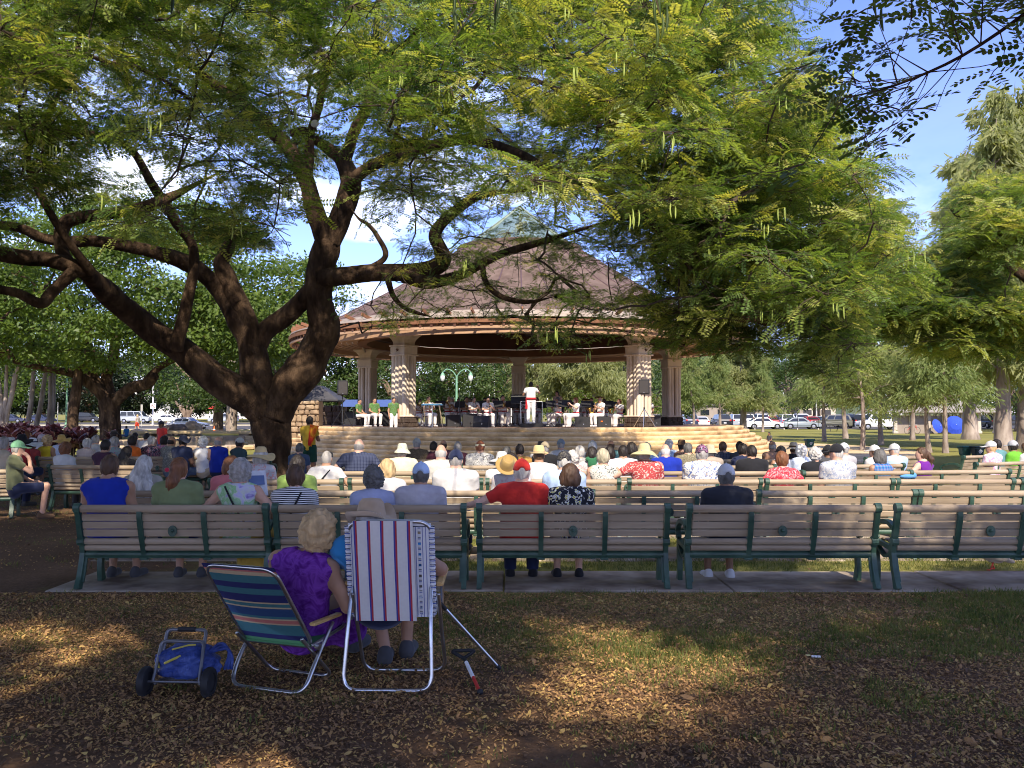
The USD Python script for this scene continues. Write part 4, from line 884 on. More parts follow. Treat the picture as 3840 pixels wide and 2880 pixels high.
ROWS = {
 1: (1896, [(286, 1016), (1033, 1745), (1788, 2509), (2578, 3286), (3359, 4060)]),
 2: (1838, [(432, 975), (988, 1528), (1590, 2180), (2232, 2790), (2854, 3409), (3456, 4010)]),
 3: (1796, [(800, 1277), (1320, 1800), (1830, 2318), (2365, 2842), (2887, 3346), (3371, 3796), (3810, 4250)]),
 4: (1766, [(1262, 1690), (1705, 2130), (2140, 2560), (2590, 3000), (3028, 3393), (3424, 3754)]),
 5: (1745, [(1330, 1712), (1734, 2110), (2135, 2510), (2535, 2910), (3040, 3414), (3603, 3950)]),
 6: (1722, [(1400, 1735), (1755, 2090), (2110, 2445), (2465, 2800), (2815, 3140), (3165, 3533), (3540, 3850)]),
}
ORD = ['first', 'second', 'third', 'fourth', 'fifth', 'sixth', 'seventh', 'eighth']
RN = {1: 'front row, nearest the folding chairs', 2: 'second row back', 3: 'third row from the viewer', 4: 'fourth row from the viewer', 5: 'fifth row from the viewer', 6: 'row nearest the stage steps'}
TURN = {1: 0.0, 2: 0.0, 3: .03, 4: .20, 5: .42, 6: .55}
BENCHES = []
for row, (v, bb) in ROWS.items():
    d0 = drow(v)
    for i, (u0, u1) in enumerate(bb):
        um = (u0 + u1) / 2; x = (um - CX) / F * d0
        rz = TURN[row] * np.clip(x / 8, -.4, 1.0)
        d = d0 + (.9 * np.clip(x - 5, 0, 4) * TURN[row]); x = (um - CX) / F * d
        copy(K_bench, 'park_bench', f'green iron bench with tan slats, {ORD[i]} from the left, {RN[row]}', 'bench', (x, d, .0 if row > 1 else .012), rz)
        BENCHES.append((row, x, d, rz))
for j, (u0, u1, v, rz, lab) in enumerate([(-430, 60, 1762, .30, 'cut by the left edge, under the man in the mint green cap'), (184, 560, 1744, -.10, 'shaded bench behind the man in the blue sleeveless top'), (136, 470, 1712, .0, 'shaded bench at far left, third bench group from the front'), (480, 705, 1711, .02, 'shaded bench behind the woman with long grey hair'), (708, 1010, 1711, .05, 'shaded bench left of the great tree trunk')]):
    d = drow(v); x = ((u0 + u1) / 2 - CX) / F * d
    copy(K_bench, 'park_bench', 'green iron bench, ' + lab, 'bench', (x, d, 0), rz)
# pads of concrete under the rows
for row, (v, bb) in ROWS.items():
    d = drow(v); u0, u1 = bb[0][0], bb[-1][1]
    xa = (u0 - CX) / F * d - .25
    if row <= 3:
        x = xa; k = 0
        while x < 7.6 * d / 8.2:
            w = 2.1
            part('/World/bench_pad' + ('' if row == 1 else f'_{row - 1:03d}') if k else stage.DefinePrim('/World/bench_pad' + ('' if row == 1 else f'_{row - 1:03d}'), 'Xform').GetPath().pathString, 'slab', box(w - .012, 1.02, .11, (x + w / 2, d + .47 + .02 * math.sin(k * 2.1), -.043 + .004 * (k % 3)), bev=.012), M_pad); x += w; k += 1
        setd(stage.GetPrimAtPath('/World/bench_pad' + ('' if row == 1 else f'_{row - 1:03d}')), kind='structure')

# ================================================================ folding lawn chairs in front
M_alu = mat('aluminium', (0.55, 0.55, 0.56), 8, 0.28, .5, metal=1.0, bump=.05)
M_plas = mat('tan_arm', [(0.42, 0.25, 0.09), (0.55, 0.35, 0.14)], 6, .45)
def stripe_mat(name, axis, stops, period, rough=.85, off=0.0, var=.12):
    """Bands of colour along one object axis; stops are (0..1 position, colour), repeating every period metres."""
    n = {'t': ('texture_coordinate', {}), 's': ('separate_xyz', {}), 'm': ('math', dict(math_type='multiply_add', value2=1.0 / period, value3=off)), 'f': ('math', dict(math_type='fraction')),
         'r': ('rgb_ramp', dict(ramp=stops, interpolate=False)), 'n': ('noise_texture', dict(scale=60.0, detail=3.0)), 'w': ('noise_texture', dict(scale=9.0, detail=3.0)), 'v': ('mix_color', dict(blend_type='overlay', fac=var)),
         'p': ('principled_bsdf', dict(roughness=rough, specular_ior_level=.2)), 'b': ('bump', dict(strength=.5, distance=.012))}
    l = [('t.object', 's.vector'), (f's.{axis}', 'm.value1'), ('m.value', 'f.value1'), ('f.value', 'r.fac'), ('t.object', 'n.vector'), ('t.object', 'w.vector'), ('r.color', 'v.a'), ('n.fac', 'v.b'), ('v.result', 'p.base_color'), ('w.fac', 'b.height'), ('b.normal', 'p.normal')]
    mats[name] = usdkit.material(stage, LK + name, n, l, surface='p.BSDF'); return mats[name]
c_navy, c_teal, c_blue, c_tan, c_sal, c_grn = (.020, .022, .085), (.040, .120, .135), (.022, .05, .12), (.40, .30, .18), (.36, .12, .10), (.075, .22, .10)
M_chair1 = stripe_mat('beach_stripe', 'z', [(0, c_teal), (.06, c_navy), (.12, c_teal), (.20, c_tan), (.235, c_sal), (.25, c_navy), (.33, c_navy), (.35, c_tan), (.365, c_grn), (.46, c_grn), (.48, c_navy), (.54, c_teal), (.66, c_tan), (.675, c_sal), (.715, c_tan), (.73, c_teal), (.76, c_blue), (.85, c_tan), (.865, c_teal), (.90, c_tan), (.915, c_navy), (1.0, c_navy)], .60)
c_w, c_r, c_b = (.64, .62, .60), (.38, .045, .055), (.05, .06, .28)
M_chair2 = stripe_mat('towel_stripe', 'x', [(0, c_w), (.38, c_b), (.495, c_r), (.63, c_w), (1.0, c_w)], .0785, off=.02)
M_web = stripe_mat('webbing', 'z', [(0, (.66, .66, .68)), (.55, (.05, .08, .30)), (.72, (.66, .66, .68)), (.85, (.03, .03, .06)), (1.0, (.66, .66, .68))], .033)
M_web2 = stripe_mat('webbing_upright', 'x', [(0, (.66, .66, .68)), (.6, (.05, .08, .30)), (.8, (.66, .66, .68)), (1.0, (.66, .66, .68))], .020)

def cloth(w_top, w_bot, z0, z1, y_of, sag, nx=14, nz=18, wob=0.0, thick=.006):
    X, Z = np.meshgrid(np.linspace(-1, 1, nx), np.linspace(0, 1, nz)); W = w_bot + (w_top - w_bot) * Z
    x = X * W / 2; z = z0 + (z1 - z0) * Z; y = y_of(Z) - sag * (1 - X ** 2) * np.sin(np.pi * Z) ** .7
    if wob: y = y + wob * (meshkit.fbm(np.stack([x * 9, z * 4, z * 0], -1), 2, 4) - .5)
    v = np.stack([x, y, z], -1).reshape(-1, 3); i = np.arange(nz - 1)[:, None] * nx; j = np.arange(nx - 1)[None]; a = i + j
    f = np.concatenate([np.stack([a, a + 1, a + nx + 1], -1).reshape(-1, 3), np.stack([a, a + nx + 1, a + nx], -1).reshape(-1, 3)])
    v2 = v + np.array([0, thick, 0]); n = len(v)
    return trimesh.Trimesh(np.vstack([v, v2]), np.vstack([f, f[:, ::-1] + n]), process=False)

def round_path(pts, r=.07, n=6, closed=False):
    out = []; m = len(pts); pts = [np.array(p, float) for p in pts]
    for k in range(m):
        if not closed and k in (0, m - 1): out.append(pts[k]); continue
        a, b, c = pts[k - 1], pts[k], pts[(k + 1) % m]; da, dc = unit(a - b), unit(c - b); rr = min(r, np.linalg.norm(a - b) * .45, np.linalg.norm(c - b) * .45)
        p0, p1 = b + da * rr, b + dc * rr
        for t in np.linspace(0, 1, n): out.append((1 - t) ** 2 * p0 + 2 * t * (1 - t) * b + t * t * p1)
    return np.array(out)
# the low beach chair, turned a little to the right
X1 = Pt(986, 2582, 5.21)
ch1 = thing('lawn_chair', 'low folding beach chair with teal, navy and green striped fabric, aluminium tube frame', 'lawn chair', (X1[0] + .02, 5.21, .0), -.36)
g = lambda *a: round_path(a, .09, 7)
w = .255
part(ch1, 'rear_leg', tube(g((-w, .30, .36), (-w - .01, .10, .17), (-w, 0, .014), (w, 0, .014), (w + .01, .10, .17), (w, .30, .36)), .0125, 10), M_alu, True)
part(ch1, 'front_leg', tube(g((-w + .03, .02, .32), (-w + .03, .36, .014), (w - .03, .36, .014), (w - .03, .02, .32)), .0115, 10), M_alu, True)
part(ch1, 'back_frame', tube(g((-.235, .13, .25), (-.235, -.27, .765), (.235, -.27, .765), (.235, .13, .25), (-.235, .13, .25)), .0125, 10), M_alu, True)
part(ch1, 'seat_frame', tube(g((-.245, .10, .265), (-.245, .50, .31), (.245, .50, .31), (.245, .10, .265)), .011, 10), M_alu, True)
part(ch1, 'fabric', cloth(.485, .47, .255, .775, lambda t: .13 - .40 * t - .012, .045), M_chair1, True)
part(ch1, 'seat_fabric', xfm(box(.46, .40, .012, (0, .30, .282), rx=.11)), M_chair1)
for s in (-1, 1): part(ch1, 'armrest', box(.045, .30, .02, (s * .272, .20, .40), bev=.008), M_plas)
for s in (-1, 1): part(ch1, 'pivot', xfm(trimesh.creation.cylinder(.018, .03, sections=10), (s * .262, .13, .255), ry=math.pi / 2), M_alu)
# the tall webbed chair with a striped towel over its back
X2 = Pt(1452, 2588, 5.19)
ch2 = thing('lawn_chair', 'tall folding lawn chair with white red and blue striped towel over blue-white webbing', 'lawn chair', (X2[0], 5.19, 0), -.02)
w = .255
part(ch2, 'rear_leg', tube(g((-w + .02, .16, .62), (-w + .01, .06, .34), (-w - .005, 0, .014), (w + .005, 0, .014), (w - .01, .06, .34), (w - .02, .16, .62)), .0125, 10), M_alu, True)
part(ch2, 'front_leg', tube(g((-w + .03, .10, .55), (-w + .045, .42, .014), (w + .045, .42, .014), (w + .03, .10, .55)), .0115, 10), M_alu, True)
part(ch2, 'back_frame', tube(g((-.25, .20, .38), (-.248, .04, .985), (.248, .04, .985), (.25, .20, .38)), .0125, 10), M_alu, True)
part(ch2, 'seat_frame', tube(g((-.25, .18, .40), (-.25, .60, .43), (.25, .60, .43), (.25, .18, .40)), .011, 10), M_alu, True)
yb = lambda z: .20 - (z - .38) * .264
for k in range(9):
    z = .42 + k * .066; part(ch2, 'web_strap', box(.49, .006, .052, (0, yb(z) + .005, z), rx=.26), M_web)
for k in range(7):
    x = -.21 + k * .07; part(ch2, 'web_strap', box(.052, .006, .56, (x, yb(.68) - .004, .68), rx=.258), M_web2)
for s in (-1, 1):
    z_ = np.linspace(.42, .95, 27)
    part(ch2, 'wrapped_edge', cat([xfm(lathe([(.0165, -.007), (.019, 0), (.0165, .007)], 10), (s * .249, yb(z) - .0, z), rx=.26) for z in z_]), M_web)
    part(ch2, 'edge_cord', tube([(s * .249, yb(.42), .42), (s * .249, yb(.95), .95)], .0155, 8), M_web)
part(ch2, 'towel', xfm(cloth(.352, .365, .375, .99, lambda t: .20 - .612 * .264 * t - .030, .012, 26, 26, .018), (-.034, 0, 0)), M_chair2, True)
part(ch2, 'seat_webbing', box(.47, .42, .012, (0, .39, .418), rx=.07), M_web2)
for s in (-1, 1): part(ch2, 'armrest', box(.05, .34, .025, (s * .285, .33, .615), rx=.12, bev=.01), M_plas)
for s in (-1, 1): part(ch2, 'arm_post', bar((s * .272, .46, .42), (s * .278, .42, .61), .011), M_alu)

# walking cane, grabber and trolley
def rod(a, b, r, m, p, name, seg=8): part(p, name, bar(a, b, r, seg), m, 40)
M_rub = mat('black_rubber', (0.018, 0.018, 0.02), 6, .6)
M_redp = mat('red_paint', (0.45, 0.03, 0.025), 6, .4); M_whp = mat('white_enamel', (.68, .68, .68), 8, .4)
a, b = Pt(1672, 2285, 5.42), Pt(1874, 2447, 5.62); b[2] = .02
cn = thing('walking_cane', 'slim aluminium cane leaning out from the tall lawn chair, black tip', 'cane', a); d = b - a
rod((0, 0, 0), d * .97, .0095, M_alu, cn, 'shaft'); rod(d * .95, d, .014, M_rub, cn, 'rubber_tip'); part(cn, 'handle', tube(round_path([(0, 0, 0), -d * .12, -d * .12 + np.array([-.09, .02, .02])], .03), .012, 8), M_rub, True)
a, b = Pt(1742, 2460, 5.55), Pt(1800, 2588, 5.16); a[2] = .10; b[2] = .015
gb = thing('reacher_grabber', 'red and white reaching tool with black handle lying on leaves', 'grabber', b); d = a - b
rod((0, 0, 0), d * .42, .011, M_redp, gb, 'red_section'); rod(d * .42, d * .88, .012, M_whp, gb, 'white_section'); part(gb, 'handle', tube(round_path([d * .86, d, d + np.array([-.09, .03, .04]), d + np.array([.07, .03, .045]), d * 1.02], .03), .011, 8), M_rub, True); part(gb, 'tip', xfm(trimesh.creation.icosphere(1, .02), (0, 0, 0)), M_rub)
X3 = Pt(650, 2595, 5.12)
tr_ = thing('luggage_trolley', 'small folding two-wheeled luggage trolley with grey tube frame on fallen leaves', 'trolley', (X3[0] + .02, 5.12, 0), -.05)
M_grey = mat('grey_tube', (.16, .16, .17), 6, .35, .5, metal=.6)
for s in (-1, 1):
    wl = sub(tr_, 'wheel', None, (s * .185, 0, .085), 0)
    t_ = lathe([(.055, -.02), (.078, -.02), (.085, -.01), (.085, .01), (.078, .02), (.055, .02), (.055, -.02)], 22); t_.apply_transform(trimesh.transformations.euler_matrix(0, math.pi / 2, 0)); part(wl, 'tyre', t_, M_rub, 40)
    h_ = lathe([(.0, -.016), (.054, -.012), (.054, .012), (0, .016)], 16); h_.apply_transform(trimesh.transformations.euler_matrix(0, math.pi / 2, 0)); part(wl, 'hub', h_, M_rub, 40)
part(tr_, 'axle', bar((-.19, 0, .085), (.19, 0, .085), .007), M_grey)
part(tr_, 'frame', tube(round_path([(-.14, .0, .09), (-.135, .10, .29), (.115, .10, .29), (.13, .0, .09)], .03), .010, 8), M_grey, True)
part(tr_, 'handle', tube(round_path([(-.125, .09, .22), (-.125, .15, .345), (.11, .15, .345), (.11, .09, .22)], .03), .011, 8), M_grey, True)
part(tr_, 'grip', bar((-.06, .15, .347), (.045, .15, .347), .015), M_rub)
part(tr_, 'platform', cat([bar((-.13, .0, .075), (-.13, .26, .06), .008), bar((.13, 0, .075), (.13, .26, .06), .008), bar((-.13, .26, .06), (.13, .26, .06), .008), bar((-.13, .12, .065), (.13, .12, .065), .006)]), M_grey)
M_bag = mat('blue_bag', [(.015, .03, .13), (.028, .055, .23), (.06, .10, .32)], 9, .45, .4, bump=.8, bscale=14, bdist=.03)
bg = thing('shopping_bag', 'crumpled blue bag with yellow flashes strapped on the luggage trolley', 'bag', (X3[0] + .03, 5.27, .075))
m = trimesh.creation.icosphere(4, 1.0); m.apply_scale([.18, .14, .15]); m.vertices *= (1 + .55 * (meshkit.fbm(m.vertices * 14 + 3, 3, 2) - .5))[:, None]; m.vertices[:, 2] = np.maximum(m.vertices[:, 2], -.10) * .72; m.apply_translation((0, 0, .085)); part(bg, 'body', m, M_bag, True)
for k in range(3): part(bg, 'strap', tube(round_path([(.12, .0, .14), (.19 + .02 * k, .02, .20 - .02 * k), (.25 - .01 * k, .03, .11), (.24 - .02 * k, .04, .03)], .07), .010, 7), M_bag, True)
M_yel = mat('yellow_print', (.5, .42, .08), 8, .5)
part(bg, 'flash', cat([tube([(-.09, -.13, .11), (-.05, -.145, .13), (.0, -.125, .15)], .007, 5), tube([(-.15, -.07, .10), (-.13, -.11, .08)], .006, 5), tube([(-.06, -.10, .18), (.02, -.06, .195), (.06, -.05, .195)], .005, 5)]), M_yel)

# pigeon under the right bench
X4 = Pt(3722, 2138, 9.2); X4[2] = .02
pg = thing('pigeon', 'pale cream pigeon with dark tail walking under the rightmost front bench', 'bird', X4, math.pi / 2 + .1, sc=1.2)
M_feather = mat('cream_feather', [(.30, .24, .17), (.45, .38, .28)], 14, .8); M_dfe = mat('dark_feather', (.07, .07, .08), 12, .7)
def blob(c, r, sub_=2, ry=0.0):
    m = trimesh.creation.icosphere(sub_, 1.0); m.apply_scale(r); m.apply_transform(trimesh.transformations.euler_matrix(ry, 0, 0)); m.apply_translation(c); return m
import manifold3d as m3
def fuse(ms, h=.02, it=8):
    tot = None
    for m in ms:
        q = m3.Manifold(m3.Mesh(np.asarray(m.vertices, np.float32), np.asarray(m.faces, np.uint32))); tot = q if tot is None else tot + q
    q = tot.refine_to_length(h).to_mesh(); t = trimesh.Trimesh(q.vert_properties[:, :3], q.tri_verts, process=True); trimesh.smoothing.filter_taubin(t, .5, .53, it); return t
body = fuse([blob((0, 0, .125), (.055, .115, .062), 3, .35), blob((0, .085, .175), (.034, .04, .06), 2, .2), blob((0, .10, .235), (.026, .032, .027), 2), blob((0, -.13, .085), (.032, .08, .022), 2, .3)], .014)
part(pg, 'body', body, M_feather, True)
part(pg, 'tail', blob((0, -.19, .10), (.028, .075, .008), 2, -.12), M_dfe, True)
for s in (-1, 1): part(pg, 'wing', blob((s * .05, -.03, .13), (.012, .095, .045), 2, .3), M_feather, True)
part(pg, 'beak', tube([(0, .128, .234), (0, .152, .226)], [.007, .001], 6), M_dfe)
for s, y in ((-1, .03), (1, -.03)): part(pg, 'leg', cat([bar((s * .02, 0, .08), (s * .02, y, .008), .005), bar((s * .02, y, .006), (s * .02, y + .035, .004), .004), bar((s * .02, y, .006), (s * .035, y + .025, .004), .004)]), M_redp)

# ================================================================ fallen leaves and grass
def dead_leaf(seed):
    r = np.random.default_rng(seed); L, W = .034, .017; n = 5; t = np.linspace(0, 1, n); wd = W * np.sin(np.pi * np.clip(t * .9 + .05, 0, 1)) ** .8
    cz = .012 * np.sin(t * 2.5 + r.uniform(0, 2)) * r.uniform(.2, 1.2); v = []
    for k in range(n): v += [(t[k] * L, -wd[k] / 2, cz[k] + .004 * r.uniform(0, 1)), (t[k] * L, wd[k] / 2, cz[k] + .004 * r.uniform(0, 1))]
    f = []
    for k in range(n - 1): a = 2 * k; f += [(a, a + 2, a + 3), (a, a + 3, a + 1)]
    return trimesh.Trimesh(v, f, process=False)
M_dead = leaf_mat('fallen_leaf', [(.10, .056, .030), (.22, .120, .055), (.36, .205, .088), (.38, .22, .08), (.55, .38, .12)], .15, .75, True, (1.1, .9, .6), 1.5)
r5 = np.random.default_rng(55)
def floor_points(n, y0, y1, dens, half=.62):
    y = np.sqrt(r5.uniform(y0 ** 2, y1 ** 2, n)); x = r5.uniform(-1, 1, n) * (half * y + .3); p = np.stack([x, y, np.zeros(n)], 1); return p[r5.uniform(0, 1, n) < dens(p)]
fl = floor_points(165000, 3.7, 8.05, lambda p: np.clip(2.1 - np.maximum(meshkit.fbm(p * 1.1, 3, 8) * 2.1, 0) + .25 - .26 * np.clip(p[:, 1] - 6.9, 0, 2) - .9 * np.clip(5.0 - p[:, 1] + (meshkit.noise(p * 1.3, 5) - .5) * 1.6 - .22 * p[:, 0], 0, 1.1), .04, 1))
f2 = floor_points(26000, 9.2, 19, lambda p: np.where(p[:, 0] < -1.5 - .2 * (p[:, 1] - 9), .9, .12))
fl = np.vstack([fl, f2]); fl[:, 2] = r5.uniform(.004, .016, len(fl))
n = len(fl)
lit_ = thing('fallen_leaves', 'small dry yellow-brown leaves littering the lawn', 'leaves', kind='stuff')
instancer(lit_, 'leaves', [[('leaf', dead_leaf(k), M_dead)] for k in range(5)], None, fl, r5.uniform(0, 6.28, n), np.abs(r5.normal(0, .38, n)), np.clip(np.exp(r5.normal(-.08, .36, n)), .35, 2.2) * .52 * np.where(r5.uniform(0, 1, n) < .02, 1.9, 1), 77)
def tuft(seed, h=.05, n=9, sp=.03):
    r = np.random.default_rng(seed); b = r.normal(0, sp, (n, 3)) * [1, 1, 0]; d = unit(np.stack([r.normal(0, .45, n), r.normal(0, .45, n), np.ones(n)], 1)); return leaf_blades(b, d, unit(r.normal(0, 1, (n, 3)) * [1, 1, .1]), h * r.uniform(.6, 1.3, n), .005)
M_grass = leaf_mat('grass_blade', [(.05, .075, .015), (.09, .12, .025), (.15, .165, .04), (.21, .19, .07)], .35, .6, True, (1.3, 1.3, .5), .8)
gp = floor_points(44000, 3.8, 8.1, lambda p: np.clip((meshkit.fbm(p * .8 + 3, 3, 8) - .52) * 2.4 + .17 * np.clip(p[:, 1] - 6.8, -1, 2.2) * (.6 + meshkit.fbm(p * 2.3, 2, 4)), .015, .8))
g2 = floor_points(60000, 9.15, 20, lambda p: np.where((p[:, 0] < -1.3 - .15 * (p[:, 1] - 9)), .05, .9), .60)
gp = np.vstack([gp, g2]); gp = gp[~(((gp[:, 1] > 8.1) & (gp[:, 1] < 9.22)) | ((gp[:, 1] > 9.95) & (gp[:, 1] < 11.0)) | ((gp[:, 1] > 11.65) & (gp[:, 1] < 12.75)))]
gl = thing('grass', 'short green and straw-coloured grass between the bench rows and lawn patches', 'grass', kind='stuff'); n = len(gp)
instancer(gl, 'blades', [[('tuft', tuft(k), M_grass)] for k in range(4)], None, gp, r5.uniform(0, 6.28, n), np.abs(r5.normal(0, .15, n)), r5.uniform(.6, 1.2, n), 78)
tk = thing('fallen_twigs', 'thin dry twigs scattered among the fallen leaves', 'twigs', kind='stuff'); tws = []
for k in range(150):
    y = r5.uniform(3.8, 8); x = r5.uniform(-.6, .6) * y; a = r5.uniform(0, 6.28); L = r5.uniform(.04, .16); p0 = np.array([x, y, .012]); e = np.array([math.cos(a), math.sin(a), 0]) * L; tws.append(tube([p0, p0 + e * .5 + r5.normal(0, .012, 3) * [1, 1, .3], p0 + e], .0025, 4))
part(tk, 'pieces', cat(tws), M_twig, kind='stuff')
pp_ = thing('paper_scrap', 'crumpled white paper scrap among brown leaves on the right of the lawn', 'litter', Pt(3060, 2455, 5.9) * [1, 1, 0] + [0, 0, .02])
part(pp_, 'sheet', box(.06, .02, .008, (0, 0, 0), rz=-.2, rx=.3, bev=.003), M_whp); part(pp_, 'fold', box(.025, .02, .006, (-.05, .01, .006), rz=.3), mat('yellowed_paper', (.5, .45, .2), 8, .8))
# ================================================================ people
def surface_nets(vol, org, h):
    """Smooth closed surface where vol < 0 (naive surface nets)."""
    s = vol < 0; nx, ny, nz = vol.shape
    c = [(a, b, d) for a in (0, 1) for b in (0, 1) for d in (0, 1)]
    V = [vol[a:nx - 1 + a, b:ny - 1 + b, d:nz - 1 + d] for a, b, d in c]; S = [s[a:nx - 1 + a, b:ny - 1 + b, d:nz - 1 + d] for a, b, d in c]
    cnt = sum(x.astype(np.int8) for x in S); act = (cnt > 0) & (cnt < 8); I = np.argwhere(act)
    if not len(I): return trimesh.Trimesh()
    val = np.stack([v[act] for v in V], 1); cc = np.array(c, float); acc = np.zeros((len(I), 3)); num = np.zeros(len(I))
    for i in range(8):
        for j in range(i + 1, 8):
            if np.abs(cc[i] - cc[j]).sum() == 1:
                m = (val[:, i] < 0) != (val[:, j] < 0); t = val[m, i] / (val[m, i] - val[m, j]); acc[m] += cc[i] + (cc[j] - cc[i]) * t[:, None]; num[m] += 1
    P = (I + acc / num[:, None]) * h + org
    idx = np.full(act.shape, -1); idx[act] = np.arange(len(I)); faces = []
    for ax in range(3):
        a = [slice(1, -1)] * 3; a[ax] = slice(0, -1); b = list(a); b[ax] = slice(1, None)
        sa, sb = s[tuple(a)], s[tuple(b)]; cr = np.argwhere(sa != sb)
        if not len(cr): continue
        off = np.ones(3, int); off[ax] = 0; g = cr + off; u, w = (ax + 1) % 3, (ax + 2) % 3
        def cell(du, dw):
            k = g.copy(); k[:, u] -= du; k[:, w] -= dw; return idx[k[:, 0], k[:, 1], k[:, 2]]
        q = np.stack([cell(1, 1), cell(0, 1), cell(0, 0), cell(1, 0)], 1); fl = ~sa[tuple(cr.T)]; q[fl] = q[fl][:, ::-1]
        q = q[(q >= 0).all(1)]; faces += [q[:, [0, 1, 2]], q[:, [0, 2, 3]]]
    return trimesh.Trimesh(P, np.vstack(faces), process=False)

def rcone(P, a, b, ra, rb):
    a, b = np.asarray(a, np.float32), np.asarray(b, np.float32); ab = b - a; t = np.clip(((P - a) @ ab) / max(float(ab @ ab), 1e-9), 0, 1)
    return np.linalg.norm(P - a - t[..., None] * ab, axis=-1) - (ra + (rb - ra) * t)
def ell(P, c, r):
    q = P - np.asarray(c, np.float32); r = np.asarray(r, np.float32); k0 = np.linalg.norm(q / r, axis=-1); k1 = np.linalg.norm(q / r ** 2, axis=-1); return k0 * (k0 - 1) / np.maximum(k1, 1e-6)
def smin(a, b, k): h = np.maximum(k - np.abs(a - b), 0) / k; return np.minimum(a, b) - h * h * k * .25
def grid(lo, hi, h):
    ax = [np.arange(l, u + h, h, dtype=np.float32) for l, u in zip(lo, hi)]; return np.stack(np.meshgrid(*ax, indexing='ij'), -1), np.array(lo)

